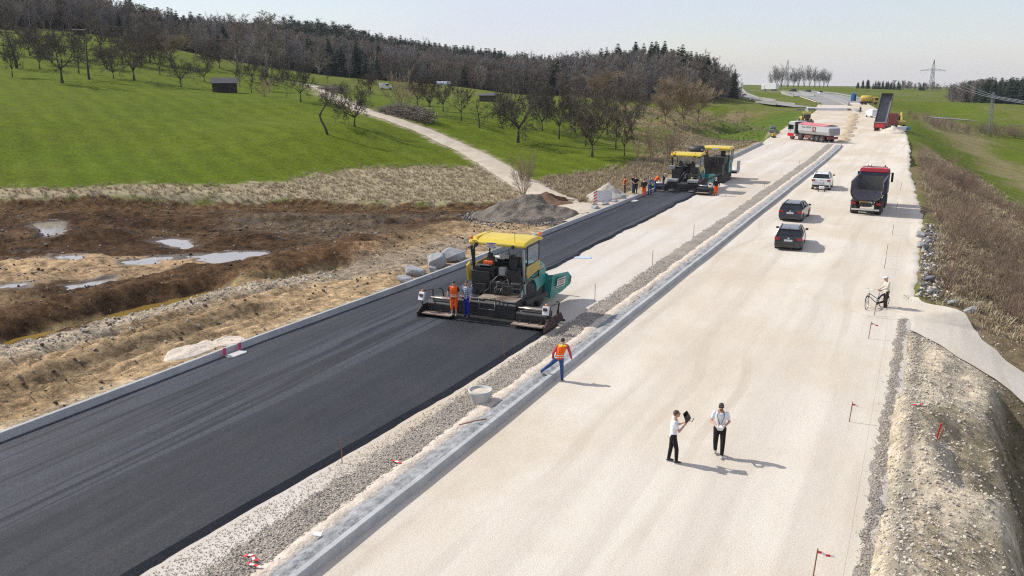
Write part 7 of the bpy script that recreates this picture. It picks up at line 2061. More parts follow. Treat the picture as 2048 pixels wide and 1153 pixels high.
# ---------------------------------------------------------------- huts, van, greenhouse, brush piles
DKW = mat('dark_stained_boards', (0.035, 0.024, 0.019), 0.85, 0, 0.35, 2.5)
DKW2 = mat('grey_weathered_boards', (0.075, 0.062, 0.052), 0.9, 0, 0.35, 2.5)
ROOFD = mat('dark_felt_roof', (0.055, 0.052, 0.055), 0.8, 0, 0.2, 2.0)
def hut(x, y, rz, w, d, h, lab, m, roof=ROOFD, flat=False):
    o = empty('wooden_hut', (x, y, gz1(x, y) - .15), rz, lab, 'hut')
    n = max(6, int(w / .28))
    wl_ = MB().b2(-w / 2 + .03, w / 2 - .03, -d / 2 + .03, d / 2 - .03, 0, h).build('wall', m, o)
    for k in range(n):
        x0 = -w / 2 + w * k / n
        MB().b2(x0 + .012, x0 + w / n - .012, -d / 2, -d / 2 + .028, .05, h - .01).build('plank', m, wl_)
    nd = max(4, int(d / .28))
    for k in range(nd):
        y0 = -d / 2 + d * k / nd
        MB().b2(w / 2 - .028, w / 2, y0 + .012, y0 + d / nd - .012, .05, h - .01).build('plank', m, wl_)
    dr = MB().b2(w * .12, w * .12 + .8, -d / 2 - .03, -d / 2 - .002, .05, min(1.9, h - .12)).build('door', m, o)
    MB().b2(w * .12 + .68, w * .12 + .74, -d / 2 - .06, -d / 2 - .03, .9, 1.0).build('handle', STEEL2, dr)
    if flat:
        MB().box((0, 0, h + .08), (w + .4, d + .5, .12), (R(5), 0, 0)).build('roof', roof, o)
    else:
        rf = MB().prism([(-d / 2 - .3, h - .10), (0, h + d * .28), (d / 2 + .3, h - .10), (d / 2 + .3, h - .22), (0, h + d * .28 - .12), (-d / 2 - .3, h - .22)], -w / 2 - .25, w / 2 + .25, 'x').build('roof', roof, o)
        for s in (-1, 1):
            MB().prism([(-d / 2, h - .05), (d / 2, h - .05), (0, h + d * .26)], s * (w / 2 - .05) - .02, s * (w / 2 - .05) + .02, 'x').build('gable', m, o)
    return o
hut(-116.6, 121.2, R(42), 4.2, 3.0, 1.95, 'dark brown wooden hut with gabled roof on the meadow slope', DKW)
hut(-91.6, 176.2, R(28), 3.7, 2.6, 1.5, 'low grey plank shed on the upper orchard', DKW2, flat=True)
hut(-98.5, 191.5, R(30), 2.6, 2.0, 1.2, 'small grey shed behind the low plank shed', DKW2, flat=True)
hut(-211, 167, R(45), 2.8, 2.4, 1.4, 'tiny dark hut high on the slope below the wood at upper left', DKW, flat=True)
van = empty('parked_van', (-133.5, 198.0, gz1(-133.5, 198.0)), R(-50), 'small white van parked on the upper orchard', 'van')
MB().prism([(-1.7, .3), (1.7, .3), (1.75, .9), (1.1, 1.0), (.7, 1.7), (-1.7, 1.75)], -.75, .75, 'x').build('body', P_WHITE, van, False, .06)
MB().b2(-.76, .76, -.2, .75, 1.05, 1.5).build('window', TINT, van)
for y in (-1.1, 1.1):
    for s in (-1, 1): wheel(van, (s * .68, y, .3), .3, .2, 'wheel', STEEL2, 14)
gh = empty('greenhouse', (-133.5, 228.5, gz1(-133.5, 228.5)), R(25), 'low pale greenhouse tunnel at the foot of the wood', 'greenhouse')
MB().prism([(-.9, 0), (-.9, .5), (-.5, .95), (0, 1.1), (.5, .95), (.9, .5), (.9, 0)], -2.1, 2.1, 'x').build('cover', mat('pale_foil', (.42, .46, .48), .4), gh)
for x in (-2.1, -1.05, 0, 1.05, 2.1): MB().tube([(x, -.91, 0), (x, -.91, .5), (x, -.51, .97), (x, 0, 1.12), (x, .51, .97), (x, .91, .5), (x, .91, 0)], .025, 5).build('hoop', RAIL, gh)
TWIG = mat('dry_brushwood', (0.17, 0.145, 0.12), 0.95, 0, 0.4, 2.0, spec=.1)
TWIGP = mat('pale_brushwood', (0.33, 0.29, 0.25), 0.95, 0, 0.3, 2.0, spec=.1)
def brush_pile(a, b_, hgt, wid, n, lab, seed):
    r = random.Random(seed)
    o = empty('brush_pile', (0, 0, 0), 0, lab, 'brush pile')
    A, B_ = Vector(a), Vector(b_)
    for nm, m, cnt_ in (('brushwood', TWIG, int(n * .8)), ('branches', TWIGP, int(n * .2))):
        mb = MB()
        for i in range(cnt_):
            t = r.random()
            p = A.lerp(B_, t)
            env = math.sin(math.pi * min(max(t, .08), .92)) ** .5
            q = Vector((p.x + r.gauss(0, wid * .35), p.y + r.gauss(0, wid * .35)))
            z = gz1(q.x, q.y) if i % 6 == 0 else z
            zz = z + r.random() ** 1.3 * hgt * env
            d = Vector((r.gauss(0, 1), r.gauss(0, 1), r.gauss(0, .35))).normalized() * r.uniform(.4, 1.1)
            mb.tube([Vector((q.x, q.y, zz)) - d, Vector((q.x, q.y, zz)) + d], [.04, .015], 4)
        po = mb.build(nm, m, o, fix=False); po['kind'] = 'stuff'
brush_pile((-77.0, 112.8), (-65.5, 107.9), 1.7, 2.2, 1100, 'long heap of cut branches beside the farm track', 3)
brush_pile((-123, 157.5), (-114, 152.2), 1.3, 2.0, 600, 'smaller heap of brushwood at the upper bend of the track', 4)

# ---------------------------------------------------------------- far site: bridges, ramps, machines, traffic
CONC2 = mat('far_concrete', (0.30, 0.29, 0.265), 0.9, 0, 0.12, 0.4)
CONCD = mat('dark_opening', (0.05, 0.05, 0.05), 0.9)
WHITEF = mat('white_membrane', (0.66, 0.66, 0.68), 0.5, 0, 0.08, .5)
def ramp(name, pts, w, m, dz=.05, zc=None):
    return strip(name, pts, w, 0, m, zf=lambda X, Y, s, u: (gz(X, Y) + dz) if zc is None else np.interp(s, *zc), nu=4, step=3.0)
# exit ramp coming down from the upper left, over a little bridge, to the site
RAMP = [(-37.5, 285), (-44, 292), (-52, 303), (-62, 330), (-80, 395), (-97, 470), (-108, 520)]
ramp('ramp_road', RAMP, [3.2, 3.0, 3.0, 3.2, 4.0, 4.5, 4.5], m_oldroad, zc=([0, 12, 26, 60, 120, 250], [.25, .6, .8, .9, .9, .8]))
for off, lab in ((-1, 'near parapet wall of the exit ramp'), (1, 'far parapet wall of the exit ramp')):
    pts = []
    for i, (x, y) in enumerate(RAMP[1:6]):
        x2, y2 = RAMP[i + 2]; d = Vector((x2 - x, y2 - y)).normalized()
        pts.append((x + d.y * off * 3.3, y - d.x * off * 3.3, [.7, .9, 1.05, 1.1, 1.1][i]))
    mb = MB()
    for a, b_ in zip(pts[:-1], pts[1:]): mb.bar(a, b_, .3, .6)
    tag(mb.build('ramp_parapet', CONC2), lab, 'parapet')
def bridge(name, a, b_, z, th, w, lab, drop=4.5):
    o = empty(name, (0, 0, 0), 0, lab, 'bridge')
    A, B_ = Vector((a[0], a[1], z - th / 2)), Vector((b_[0], b_[1], z - th / 2))
    MB().bar(A, B_, w, th).build('deck', CONC2, o)
    d = (B_ - A).normalized(); n_ = Vector((d.y, -d.x, 0))
    for s in (-1, 1):
        MB().bar(A + n_ * s * (w / 2 - .15) + Vector((0, 0, th / 2 + .35)), B_ + n_ * s * (w / 2 - .15) + Vector((0, 0, th / 2 + .35)), .25, .7).build('parapet', CONC2, o)
    for p, dd in ((A, -d), (B_, d)):
        c_ = p + dd * .4
        q = [c_ + n_ * s * w * .55 + Vector((0, 0, zz)) + dd * e for zz in (-drop, -th * .4) for s in (-1, 1) for e in (0, 1.4)]
        MB().add(q, [(0, 2, 3, 1), (4, 5, 7, 6), (0, 1, 5, 4), (2, 6, 7, 3), (0, 4, 6, 2), (1, 3, 7, 5)]).build('abutment', CONC2, o)
    return o
bridge('ramp_bridge', (-52.5, 304), (-62.5, 330), .95, .9, 7.2, 'small concrete bridge carrying the exit ramp')
bridge('road_bridge', (-52.5, 397), (-62, 425), .15, 1.3, 9.0, 'concrete bridge under the older carriageway with pale abutment', 5.0)
o = empty('culvert_wall', (-33.5, 262, 0), R(12), 'pale concrete wing wall of the unfinished bridge beside the road bed', 'wall')
MB().prism([(-5, -3.0), (4, -3.0), (4, .5), (-1.0, .5), (-5, -1.2)], -.3, .3, 'x').build('wing_wall', CONC2, o)
MB().b2(-2.6, -.3, 3.6, 4.2, -3.0, .5).build('front_wall', CONC2, o)
o = empty('bridge_slab', (-29.5, 270, 0), R(16), 'white-wrapped bridge slab edge lying across the left carriageway', 'slab')
MB().b2(-5.0, 6.0, -1.2, 1.6, .0, .75).build('slab', WHITEF, o, False, .1)
MB().b2(-5.4, -3.0, -1.6, 2.0, .02, .5).build('dark_membrane', mat('dark_membrane', (.05, .06, .08), .5), o, False, .05)
MB().b2(5.6, 7.2, -.8, 1.0, .0, .55).build('timber_stack', PLANK, o, False, .05)
# guard rails along the older road
for f_, lab in ((lambda y: float(edge_l(y)) + .3, 'long guard rail on the left of the older carriageway'), (lambda y: float(med_x(y)) + .1, 'double concrete barrier along the older median'), (lambda y: float(edge_r(y)) - .4, 'long guard rail on the right of the older carriageway')):
    o = empty('guard_rail', (0, 0, 0), 0, lab, 'guard rail')
    ys_ = list(np.arange(310 if 'left' in lab else (306 if 'median' in lab else 340), 474, 12.0))
    mb = MB()
    for a, b_ in zip(ys_[:-1], ys_[1:]): mb.bar((f_(a), a, .55), (f_(b_), b_, .55), .22 if 'rail' in lab else .5, .5 if 'rail' in lab else 1.0)
    mb.build('beam', mat('galvanised', (.33, .34, .35), .5, .3), o)
    for y in ys_[:8]: MB().b2(f_(y) - .06, f_(y) + .06, y - .06, y + .06, 0, .7).build('post', STEEL2, o)
# older road running on to the left along the crest
ramp('far_road', [(-62, 465), (-80, 486), (-100, 500), (-130, 515), (-170, 530)], [7, 7, 6.5, 6, 6], m_oldroad, .1)
def farcar(x, y, rz, m, lab, truck=False):
    o = empty('far_lorry' if truck else 'far_car', (x, y, max(gz1(x, y), 0) + .1), rz, lab, 'lorry' if truck else 'car', 'traffic on the older road')
    if truck:
        MB().b2(-1.25, 1.25, -5, 2.2, .9, 3.9).build('box_body', m, o, False, .05)
        MB().b2(-1.2, 1.2, 2.5, 4.4, .6, 3.2).build('cab', P_WHITE, o, False, .1)
        for y_ in (-3.5, -2.3, 3.4):
            for s in (-1, 1): wheel(o, (s * 1.0, y_, .5), .5, .3, 'wheel', STEEL2, 10)
    else:
        MB().prism([(-2.1, .3), (2.1, .3), (2.1, .75), (1.0, .95), (-2.1, .95)], -.85, .85, 'x').build('body', m, o, False, .1)
        MB().prism([(-1.9, .95), (.9, .95), (.2, 1.45), (-1.5, 1.45)], -.72, .72, 'x').build('cabin', TINT, o, False, .05)
        for y_ in (-1.3, 1.3):
            for s in (-1, 1): wheel(o, (s * .75, y_, .32), .32, .2, 'wheel', STEEL2, 10)
farcar(-82, 484, R(62), P_WHITE, 'white box lorry on the older road below the poplars', True)
farcar(-68, 472, R(40), P_BLACK, 'dark car just right of the white box lorry')
farcar(-58, 452, R(30), P_NAVY, 'second dark car on the older road toward the median bend')
farcar(-50, 432, R(25), P_WHITE, 'light car on the older road at the median bend')
farcar(-105, 505, R(70), P_WHITE, 'white lorry farthest left on the older road', True)
farcar(-73, 372, R(15), P_BLACK, 'dark car coming down the exit ramp')
farcar(-92, 445, R(15), P_NAVY, 'dark car at the top of the exit ramp')
# blue cabin, yellow tanker, loader, excavator, small roller, boxes
BLUEC = mat('blue_cabin', (.05, .22, .42), .5, 0, .1, 1)
o = empty('toilet_cabin', (-28.6, 350, 0), R(10), 'blue portable cabin standing beside the far carriageway', 'cabin')
MB().b2(-.9, .9, -.9, .9, .1, 2.7).build('body', BLUEC, o, False, .05)
MB().b2(.2, .85, -.94, -.9, .2, 2.3).build('door', mat('dark_blue_door', (.01, .03, .10), .5), o)
MB().b2(-.95, .95, -.95, .95, 2.7, 2.85).build('roof', BLUEC, o, False, .05)
YM = mat('machine_yellow', (.55, .38, .05), .5, 0, .12, 1, dust=.2)
o = empty('tanker_truck', (-21.5, 318, 0), R(-80), 'yellow tanker truck parked far up the right carriageway', 'truck')
MB().lathe([(.6, -2.2), (1.05, -1.9), (1.05, 1.2), (.6, 1.5)], (0, 0, 1.95), 16, 'y').build('tank', YM, o, True)
MB().b2(-1.05, 1.05, 1.7, 3.4, .6, 2.5).build('cab', YM, o, False, .1)
MB().b2(-1.07, 1.07, 2.3, 3.2, 1.5, 2.2).build('window', TINT, o)
MB().b2(-.4, .4, -2.4, 3.3, .55, .9).build('frame', STEEL, o)
for y_ in (-1.6, -.5, 2.6):
    for s in (-1, 1): wheel(o, (s * .95, y_, .48), .48, .3, 'wheel', STEEL2, 14)
o = empty('wheel_loader', (-25.9, 201, 0), R(200), 'small yellow wheel loader behind the pink-covered semi tipper', 'loader')
MB().b2(-.8, .8, -2.2, .2, .7, 1.6).build('engine_hood', YM, o, False, .1)
MB().b2(-.75, .75, .1, 1.5, .8, 2.2).build('cabin', TINT, o, False, .05)
MB().b2(-.85, .85, .0, 1.6, 2.5, 2.65).build('roof', YM, o, False, .05)
for x0 in (-.75, .75):
    for y0 in (.05, 1.5): MB().cyl((x0, y0, 1.4), (x0, y0, 2.5), .05, 6).build('pillar', YM, o)
    MB().bar((x0 * .7, 1.4, 1.2), (x0 * .7, 3.0, .5), .15, .25).build('lift_arm', YM, o)
MB().prism([(2.9, .15), (3.8, .1), (3.7, .3), (3.0, 1.0)], -1.1, 1.1, 'x').build('bucket', STEEL2, o)
for y_ in (-1.4, 1.4):
    for s in (-1, 1): wheel(o, (s * .9, y_, .6), .6, .4, 'wheel', YM, 16)
o = empty('excavator', (-6.6, 196, 0), R(10), 'small yellow and orange excavator right of the raised tipper', 'excavator')
for s in (-1, 1): MB().prism([(-1.3, .05), (1.3, .05), (1.55, .35), (1.3, .65), (-1.3, .65), (-1.55, .35)], s * .8 - .2, s * .8 + .2, 'x').build('track', RUB, o, False, .05)
MB().b2(-.95, .95, -1.4, 1.0, .75, 1.5).build('house', YM, o, False, .1)
MB().b2(-.9, -.05, -.3, 1.0, 1.5, 2.5).build('cabin', TINT, o, False, .05)
MB().b2(-.95, 0, -.35, 1.05, 2.5, 2.6).build('roof', ORANGE, o)
MB().tube([(.4, .9, 1.3), (.4, 2.4, 3.0), (.4, 4.0, 2.3)], [.2, .18, .12], 6).build('boom', YM, o)
MB().tube([(.4, 4.0, 2.3), (.4, 4.4, .9)], [.12, .1], 6).build('stick', YM, o)
MB().prism([(4.1, .9), (4.7, .9), (4.5, .3), (4.2, .3)], .1, .7, 'x').build('bucket', STEEL2, o)
o = empty('plate_compactor', (-25.6, 159.0, 0), R(30), 'small yellow plate compactor by the end of the left kerb', 'compactor')
MB().prism([(-.5, .05), (.5, .05), (.65, .25), (-.65, .25)], -.3, .3, 'x').build('plate', STEEL2, o)
MB().b2(-.28, .28, -.3, .3, .28, .8).build('engine', YM, o, False, .05)
MB().tube([(-.25, -.3, .5), (-.25, -.9, 1.1), (.25, -.9, 1.1), (.25, -.3, .5)], .03, 6).build('handle', BLK, o, True)
for i, (x, y, s, m, lab) in enumerate([(-5.9, 187.5, (1.6, 1.2, .8), WHITEF, 'white-blue crate beside the tipped sand heap'), (-5.0, 189.5, (1.1, .9, .6), BLUEC, 'blue box behind the white crate on the right edge'), (-14.6, 236, (1.6, 3.6, 1.5), WHITEF, 'white delivery van far up the right carriageway left of the raised bed')]):
    o = empty('crate' if i < 2 else 'far_van', (x, y, 0), R(15 * i), lab, 'crate' if i < 2 else 'van')
    MB().b2(-s[0] / 2, s[0] / 2, -s[1] / 2, s[1] / 2, .05 if i < 2 else .35, s[2]).build('body', m, o, False, .06)
    if i == 2:
        MB().b2(-.7, .7, -1.5, .9, 1.5, 1.95).build('roof', WHITEF, o, False, .15)
        for y_ in (-1.2, 1.2):
            for q in (-1, 1): wheel(o, (q * .7, y_, .33), .33, .2, 'wheel', STEEL2, 12)
    else:
        MB().b2(-s[0] / 2 - .03, s[0] / 2 + .03, -s[1] / 2 - .03, s[1] / 2 + .03, s[2] - .1, s[2] + .02).build('lid', m, o)
# fresh grey slab left of the loader (tarmac heap, pipes)
for i, (x, y) in enumerate([(-27.0, 165.0), (-27.4, 168.5)]):
    boulder(x, y, gz1(x, y) + .25, (1.4, 1.2, .8), (.1, .2, i), ['dark rubble block beside the semi tipper cab', 'second dark rubble block beside the semi tipper cab'][i], 300 + i, ROCKD, 'rubble blocks by the semi tipper')
o = empty('pipe_rack', (-20.5, 268, 0), R(20), 'bundle of grey pipes at the head of the median', 'pipes')
for k in range(5): MB().cyl((-.6 + .3 * k, -2.5, .2 + .1 * (k % 2)), (-.5 + .3 * k, 2.5, .5 + .2 * (k % 2)), .14, 8).build('pipe', GREYP, o, True)

# pylons and the wire mast
GALV = mat('pylon_steel', (.20, .215, .23), .6, .3, .1, 1)
def pylon(x, y, z, H_, W_, lab, rz):
    o = empty('power_pylon', (x, y, z), rz, lab, 'pylon', 'power pylons')
    base, mid = H_ * .085, H_ * .032
    zs = [0, .16, .32, .46, .58, .68, .76, 1.0]
    wd = [base, base * .80, base * .62, base * .48, base * .40, mid, mid * .9, .05]
    lat = MB()
    for i in range(len(zs) - 1):
        for a, b_ in ((1, 1), (1, -1), (-1, 1), (-1, -1)):
            lat.bar((a * wd[i], b_ * wd[i], zs[i] * H_), (a * wd[i + 1], b_ * wd[i + 1], zs[i + 1] * H_), .22)
        for s in (-1, 1):
            lat.bar((-wd[i], s * wd[i], zs[i] * H_), (wd[i + 1], s * wd[i + 1], zs[i + 1] * H_), .12)
            lat.bar((wd[i], s * wd[i], zs[i] * H_), (-wd[i + 1], s * wd[i + 1], zs[i + 1] * H_), .12)
            lat.bar((s * wd[i], -wd[i], zs[i] * H_), (s * wd[i + 1], wd[i + 1], zs[i + 1] * H_), .12)
    lat.build('mast', GALV, o)
    for s in (-1, 1):
        ar = MB()
        z0 = H_ * .70
        tip = (s * W_ / 2, 0, z0)
        for b_ in (-1, 1):
            ar.bar((s * mid, b_ * mid, z0), tip, .16); ar.bar((s * mid, b_ * mid, z0 + H_ * .055), tip, .16)
        for k in range(1, 5):
            t = k / 5
            ar.bar((s * (mid + (W_ / 2 - mid) * t), 0, z0), (s * (mid + (W_ / 2 - mid) * (t - .1)), 0, z0 + H_ * .055 * (1 - t)), .1)
        a_ = ar.build('cross_arm', GALV, o)
        for t in (.55, .97): MB().cyl((s * W_ / 2 * t, 0, z0), (s * W_ / 2 * t, 0, z0 - 1.6), .1, 6).build('insulator', GALV, a_)
    return o
pz = gz1(-6.4, 774.9)
pylon(-6.4, 774.9, 12 - 52 * 700 / 1720.0 - 1, 28.5, 20, 'lattice power pylon standing right on the far crest', R(26))
pylon(-141.4, 931.7, 12 - 44 * 900 / 1720.0 - 1, 32.0, 24, 'faint power pylon behind the poplar row', R(26))
o = empty('wire_mast', (13.0, 268, gz1(13.0, 268)), R(26), 'slim lattice mast carrying wires in front of the right wood', 'mast')
mz = 11.0
lt = MB()
for a, b_ in ((1, 1), (1, -1), (-1, 1), (-1, -1)): lt.bar((a * .55, b_ * .55, 0), (a * .2, b_ * .2, mz), .09)
for k in range(7):
    t0, t1 = k / 7, (k + 1) / 7
    w0, w1 = .55 - .35 * t0, .55 - .35 * t1
    for s in (-1, 1): lt.bar((-w0, s * w0, mz * t0), (w1, s * w1, mz * t1), .05); lt.bar((s * w0, w0, mz * t0), (s * w1, -w1, mz * t1), .05)
lt.build('lattice', GALV, o)
MB().bar((-1.6, 0, mz - 1.2), (1.6, 0, mz - 1.2), .14).build('cross_arm', GALV, o)
# sagging wires from the far right to the mast and on to the crest
WIRE = mat('bright_wire', (.42, .44, .46), .4, .6, .05, 1)
zb = gz1(13.0, 268) + mz - 1.2
for i, (dx, lab) in enumerate([(-1.5, 'left sagging power wire at the right edge'), (0.0, 'middle sagging power wire at the right edge'), (1.5, 'right sagging power wire at the right edge')]):
    a = Vector((13.0 + dx * .9, 268 + dx * .4, zb)); pts = []
    e = Vector((60 + dx * 3, 190 + dx * 2, zb + 2.0))
    for k in range(17):
        t = k / 16
        p = a.lerp(e, t); p.z -= 5.2 * 4 * t * (1 - t) * .5
        pts.append(p)
    e2 = Vector((-6.4 + dx * 5, 774.9, 12 + 3.0))
    back = []
    for k in range(1, 17):
        t = k / 16
        p = a.lerp(e2, t); p.z -= 9.0 * 4 * t * (1 - t) * .35
        back.append(p)
    tag(MB().tube(back[::-1] + pts, .035, 4).build('power_wire', WIRE), lab, 'wire', 'power wires')

# ---------------------------------------------------------------- stones, tufts, brush (uncountable)
def stone_protos(m, n=4):
    return [proto('stone', rock_mesh(500 + i), m) for i in range(n)]
LIME = mat('limestone_chip', (0.56, 0.50, 0.41), 0.9, 0, 0.22, 3.0)
LIMED = mat('grey_chip', (0.31, 0.28, 0.245), 0.9, 0, 0.35, 3.0)
def stones(name, X, Y, size, lab, mats=(LIME, LIMED), up=.25, seed=1, zf=None):
    rg = np.random.default_rng(seed)
    n = len(X)
    Z = (gz(X, Y) if zf is None else zf(X, Y)) + size * up
    pr = []
    for m in mats: pr += [proto('stone', rock_mesh(int(rg.integers(9999))), m) for _ in range(3)]
    s = size[:, None] * rg.uniform(.7, 1.3, (n, 3))
    return scatter(name, np.c_[X, Y, Z], pr, rg.integers(0, len(pr), n), s, rg.uniform(0, 6.28, (n, 3)) * np.array([.15, .15, 1]), lab, 'stones')
n = 9000
Y = 12 + 42 * nr.random(n) ** 1.4
X = np.where(nr.random(n) < .7, nr.uniform(-15.1, -13.8, n), nr.normal(-14.5, .8, n))
k = (X < -13.3) & (X > np.interp(Y, [8, 12.7, 16.4, 26.5, 37], [-16.2, -16.2, -16.0, -15.3, -15.1]) + .1)
stones('median_gravel', X[k], Y[k], nr.uniform(.025, .065, n)[k], 'loose grey gravel along the median strip', zf=lambda a, b_: 0.05 + 0 * a)
n = 6000
Y = 12 + 25 * nr.random(n) ** 1.3; X = nr.uniform(-16.3, -14.7, n)
k = X > np.interp(Y, [8, 12.7, 16.4, 26.5, 37], [-16.2, -16.2, -16.0, -15.3, -15.1]) + .05
stones('shoulder_gravel', X[k], Y[k], nr.uniform(.02, .05, n)[k], 'pale loose gravel between the asphalt edge and the grey gravel strip', (LIME, LIME, LIME), seed=14, zf=lambda a, b_: 0.012 + 0 * a)
n = 15000
Y = 13 + 36 * nr.random(n) ** 1.3; X = np.abs(nr.normal(0, 2.1, n)) - .15
k = (X < 9) & (seg_dist(X, Y, SIDE_PATH)[0] > 1.8)
sz = .025 + .09 * nr.random(n) ** 4
stones('verge_rubble', X[k], Y[k], sz[k], 'pale rubble covering the bank right of the road', (LIME, LIME, LIMED), seed=3)
n = 2600
Y = 12 + 38 * nr.random(n); X = nr.normal(-.42, .12, n)
stones('edge_gravel', X, Y, nr.uniform(.02, .055, n), 'dark raked gravel line at the right road edge', (LIMED, LIMED, LIME), seed=4, zf=lambda a, b_: .03 + 0 * a)
n = 1500
t = nr.random(n); yy = 8 + 33 * t
X = np.interp(yy, [p[1] for p in PALE], [p[0] for p in PALE]) + nr.normal(0, .75, n)
stones('ditch_stones', X, yy, .04 + .16 * nr.random(n) ** 3, 'pale stones along the muddy ditch', (LIME, LIME, LIMED), seed=5)
n = 7000
X = nr.uniform(-80, -26.8, n); Y = nr.uniform(14, 66, n)
k = poly_sd(X, Y, MUD_POLY) > .5
stones('mud_clods', X[k], Y[k], .04 + .20 * nr.random(n)[k] ** 4, 'clods and stones strewn over the mud', (mat('brown_clod', (.13, .085, .05), .95), mat('dark_clod', (.075, .05, .032), .95), LIMED), seed=6)
n = 1200
Y = nr.uniform(50, 75, n); X = edge_r(Y) + np.abs(nr.normal(.4, .8, n)) + .1
stones('edge_rubble', X, Y, .06 + .22 * nr.random(n) ** 3, 'grey rubble at the road edge above the brush slope', (LIMED, ROCKD, LIME), seed=7)
n = 900
s_ = nr.random(n); X = np.interp(s_, [0, .5, 1], [-38.5, -33.5, -28.5]) + nr.normal(1.6, .5, n); Y = np.interp(s_, [0, .5, 1], [84.0, 78.5, 76.0]) + nr.normal(.6, .5, n)
stones('track_rubble', X, Y, .06 + .2 * nr.random(n) ** 3, 'pale rubble bordering the farm track', (LIME, LIMED), seed=8)
n = 1400
a = nr.uniform(0, 6.28, n); r_ = nr.normal(1.0, .12, n)
X = -30.0 + np.cos(a) * 4.6 * r_; Y = 64.0 + np.sin(a) * 5.0 * r_
k = X < -25.6
stones('heap_rubble', X[k], Y[k], .06 + .2 * nr.random(n)[k] ** 3, 'grey rubble around the foot of the large gravel heap', (LIMED, ROCKD), seed=9)

def tuft_mesh(seed, n, hgt, spread, wid, droop, m):
    r = random.Random(seed)
    v, f = [], []
    for i in range(n):
        a = r.uniform(0, 6.28); d = r.random() * spread * .4
        b0 = Vector((math.cos(a) * d, math.sin(a) * d, -.03))
        a2 = a + r.uniform(-.8, .8); h = hgt * r.uniform(.5, 1.1); o_ = spread * r.uniform(.2, .8)
        mid = b0 + Vector((math.cos(a2) * o_ * .4, math.sin(a2) * o_ * .4, h * .7)); tip = b0 + Vector((math.cos(a2) * o_, math.sin(a2) * o_, h * (1 - droop * r.random())))
        sd = Vector((-math.sin(a2), math.cos(a2), 0)) * wid
        k = len(v)
        v += [b0 - sd, b0 + sd, mid + sd * .8, mid - sd * .8, tip]
        f += [(k, k + 1, k + 2, k + 3), (k + 3, k + 2, k + 4)]
    me = bpy.data.meshes.new('tuft'); me.from_pydata([tuple(p) for p in v], [], f); me.materials.append(m)
    return me
DRYG = mat('dry_grass', (0.46, 0.385, 0.255), 0.9, 0, 0.3, 1.0, spec=.1)
DRYB = mat('dry_brown_grass', (0.34, 0.265, 0.17), 0.9, 0, 0.3, 1.0, spec=.1)
GRN = mat('fresh_grass', (0.10, 0.16, 0.028), 0.9, 0, 0.3, 1.0, spec=.1)
def tufts(name, poly, n, mats, hgt, lab, seed, extra=None, smin=.6, smax=1.4):
    rg = np.random.default_rng(seed)
    x0, x1 = min(p[0] for p in poly), max(p[0] for p in poly); y0, y1 = min(p[1] for p in poly), max(p[1] for p in poly)
    X = rg.uniform(x0, x1, n); Y = rg.uniform(y0, y1, n)
    k = poly_sd(X, Y, poly) + rg.normal(0, .8, n) > 0
    k &= seg_dist(X, Y, DIRT_PATH)[0] > 1.9
    k &= np.hypot(X + 30.2, Y - 64.6) > 5
    if extra is not None: k &= extra(X, Y)
    X, Y = X[k], Y[k]; n = len(X)
    pr = []
    for i, m in enumerate(mats): pr += [proto('tuft', tuft_mesh(seed * 10 + i, 16, hgt, hgt * 1.0, hgt * .035, .5, m))]
    s = rg.uniform(smin, smax, n)
    return scatter(name, np.c_[X, Y, gz(X, Y)], pr, rg.integers(0, len(pr), n), np.c_[s, s, s], np.c_[rg.normal(0, .12, n), rg.normal(0, .12, n), rg.uniform(0, 6.28, n)], lab, 'grass')
tufts('dry_grass', DRY_L, 60000, (DRYG, DRYG, DRYG, DRYB), .30, 'pale dry grass between the meadow and the mud', 21)
tufts('roadside_grass', DRY_R, 14000, (DRYG, DRYG, DRYB), .38, 'brown dry grass on the bank behind the workers', 22, lambda a, b_: a < -26.6)
tufts('pasture_grass', ROUGH, 8000, (DRYB, DRYG, GRN), .42, 'rough brown grass on the pasture beyond the far paver', 23, lambda a, b_: a < edge_l(b_) - 1.5)
tufts('slope_grass', [(-1, 150), (6, 150), (14, 104), (22, 88), (22, 38), (9, 40), (4, 48), (.5, 54), (0.2, 75), (-1, 120)], 9000, (DRYG, DRYB, DRYG, DRYB), .5, 'tall dry grass on the slope right of the road', 24, lambda a, b_: (a > edge_r(b_) + .8) & (seg_dist(a, b_, SIDE_PATH)[0] > 2.2))
def bush_mesh(seed, n, hgt, m):
    g = Grow(seed)
    S = dict(SPEC['shrub']); S['kids'] = [n, 5, 4]
    g.branch(Vector((0, 0, -.1)), Vector((0, 0, 1)), S['tl'], S['tr'], 0, S)
    a = np.array([tuple(v) for v in g.tv]); s = hgt / np.percentile(a[:, 2], 98)
    o = len(g.limb.v)
    me = bpy.data.meshes.new('bush')
    me.from_pydata([tuple(Vector(v) * s) for v in g.limb.v] + [tuple(v * s) for v in a], [], list(g.limb.f) + [tuple(i + o for i in q) for q in g.tf])
    me.materials.append(m)
    return me
BR1 = mat('brush_reddish', (0.235, 0.165, 0.125), 0.95, 0, 0.3, 1.0, spec=.1)
BR2 = mat('brush_brown', (0.28, 0.215, 0.15), 0.95, 0, 0.3, 1.0, spec=.1)
def brush(name, X, Y, smin, smax, lab, seed, mats=(BR1, BR1, BR2)):
    rg = np.random.default_rng(seed); n = len(X)
    pr = [proto('bush', bush_mesh(seed + 7 * i, 13, 1.6, m)) for i, m in enumerate(mats)]
    s = rg.uniform(smin, smax, n)
    return scatter(name, np.c_[X, Y, gz(X, Y)], pr, rg.integers(0, len(pr), n), np.c_[s, s, s * rg.uniform(.8, 1.2, n)], np.c_[np.zeros(n), np.zeros(n), rg.uniform(0, 6.28, n)], lab, 'brush')
n = 900
Y = nr.uniform(54, 150, n); X = edge_r(Y) + nr.uniform(1.2, 22, n)
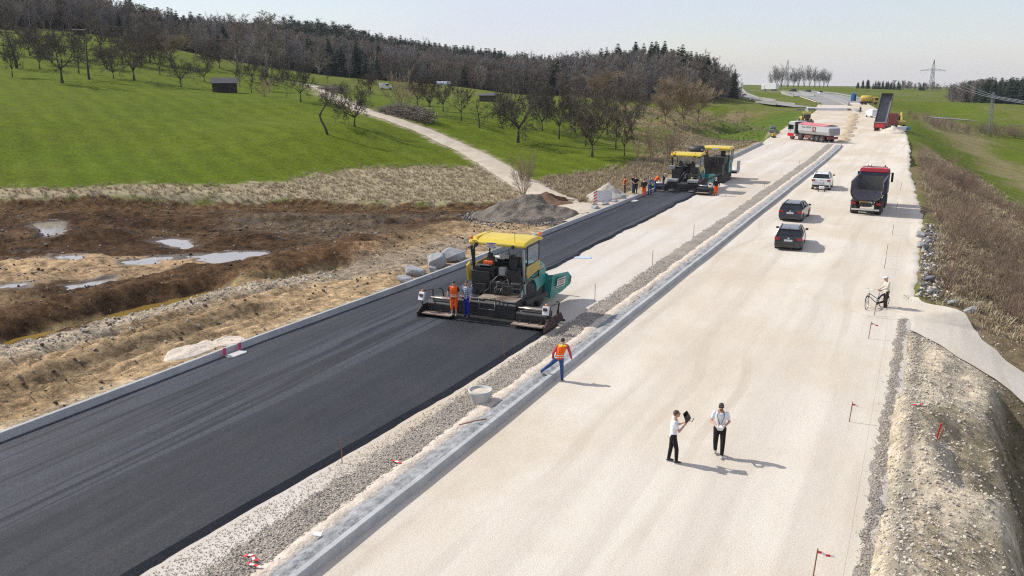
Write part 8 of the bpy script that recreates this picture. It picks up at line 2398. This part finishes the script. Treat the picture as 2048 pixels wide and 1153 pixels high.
k = (poly_sd(X, Y, BRUSH_R) > 0) & (fbm(X * .14 + Y * .03, Y * .10, 301, 3) > .42) & (poly_sd(X, Y, SIDE_PATH + [(19, 60), (3, 60)]) < 40)
k &= (X - edge_r(Y) > 1.6)
brush('slope_brush', X[k], Y[k], .6, 1.3, 'reddish leafless brush covering the slope right of the road', 31)
n = 260
X = nr.uniform(-8, 30, n); Y = nr.uniform(255, 290, n)
k = (X > edge_r(Y) + 6) & (np.abs(Y - (262 + .6 * X)) < 7)
brush('field_hedge', X[k], Y[k], .9, 1.7, 'brown hedge across the field below the right wood', 33)
n = 500
Y = nr.uniform(95, 250, n); X = np.interp(Y, [95, 150, 200, 250], [-31, -36, -46, -52]) + nr.normal(0, 4.5, n)
k = (X < edge_l(Y) - 2.5) & (fbm(X * .1, Y * .06, 302, 3) > .52)
brush('pasture_brush', X[k], Y[k], .3, .65, 'low brown scrub along the pasture left of the road', 35, (BR2, BR2, BR1))
for i, (x, y, s, lab) in enumerate([(12.5, 122, 1.9, 'pale rounded shrub at the foot of the green slope on the right'), (4.0, 206, 1.5, 'brown shrub beside the track far down the right slope')]):
    o = empty('shrub', (x, y, gz1(x, y)), 0, lab, 'shrub')
    me = bush_mesh(400 + i, 20, 1.6 * s, BARK['willow'])
    q = bpy.data.objects.new('branches', me); col.objects.link(q); q.parent = o
# lane across the right-hand field
strip('field_lane', [(-2, 281), (8, 300), (18, 318), (30, 322), (60, 326)], 1.5, 0, m_oldroad, zf=lambda X, Y, s, u: gz(X, Y) + .12, nu=4, step=3)

# ---------------------------------------------------------------- thin haze over the valley
hz = MB().b2(-950, 950, -60, 1700, -45, 80).build('haze', bpy.data.materials.new('air'))
m_ = hz.data.materials[0]; m_.use_nodes = True; m_.node_tree.nodes.clear()
o_ = m_.node_tree.nodes.new('ShaderNodeOutputMaterial'); v_ = m_.node_tree.nodes.new('ShaderNodeVolumePrincipled')
v_.inputs['Color'].default_value = (.86, .92, 1, 1); v_.inputs['Density'].default_value = .0001
m_.node_tree.links.new(v_.outputs[0], o_.inputs['Volume']); tag(hz, kind='stuff')
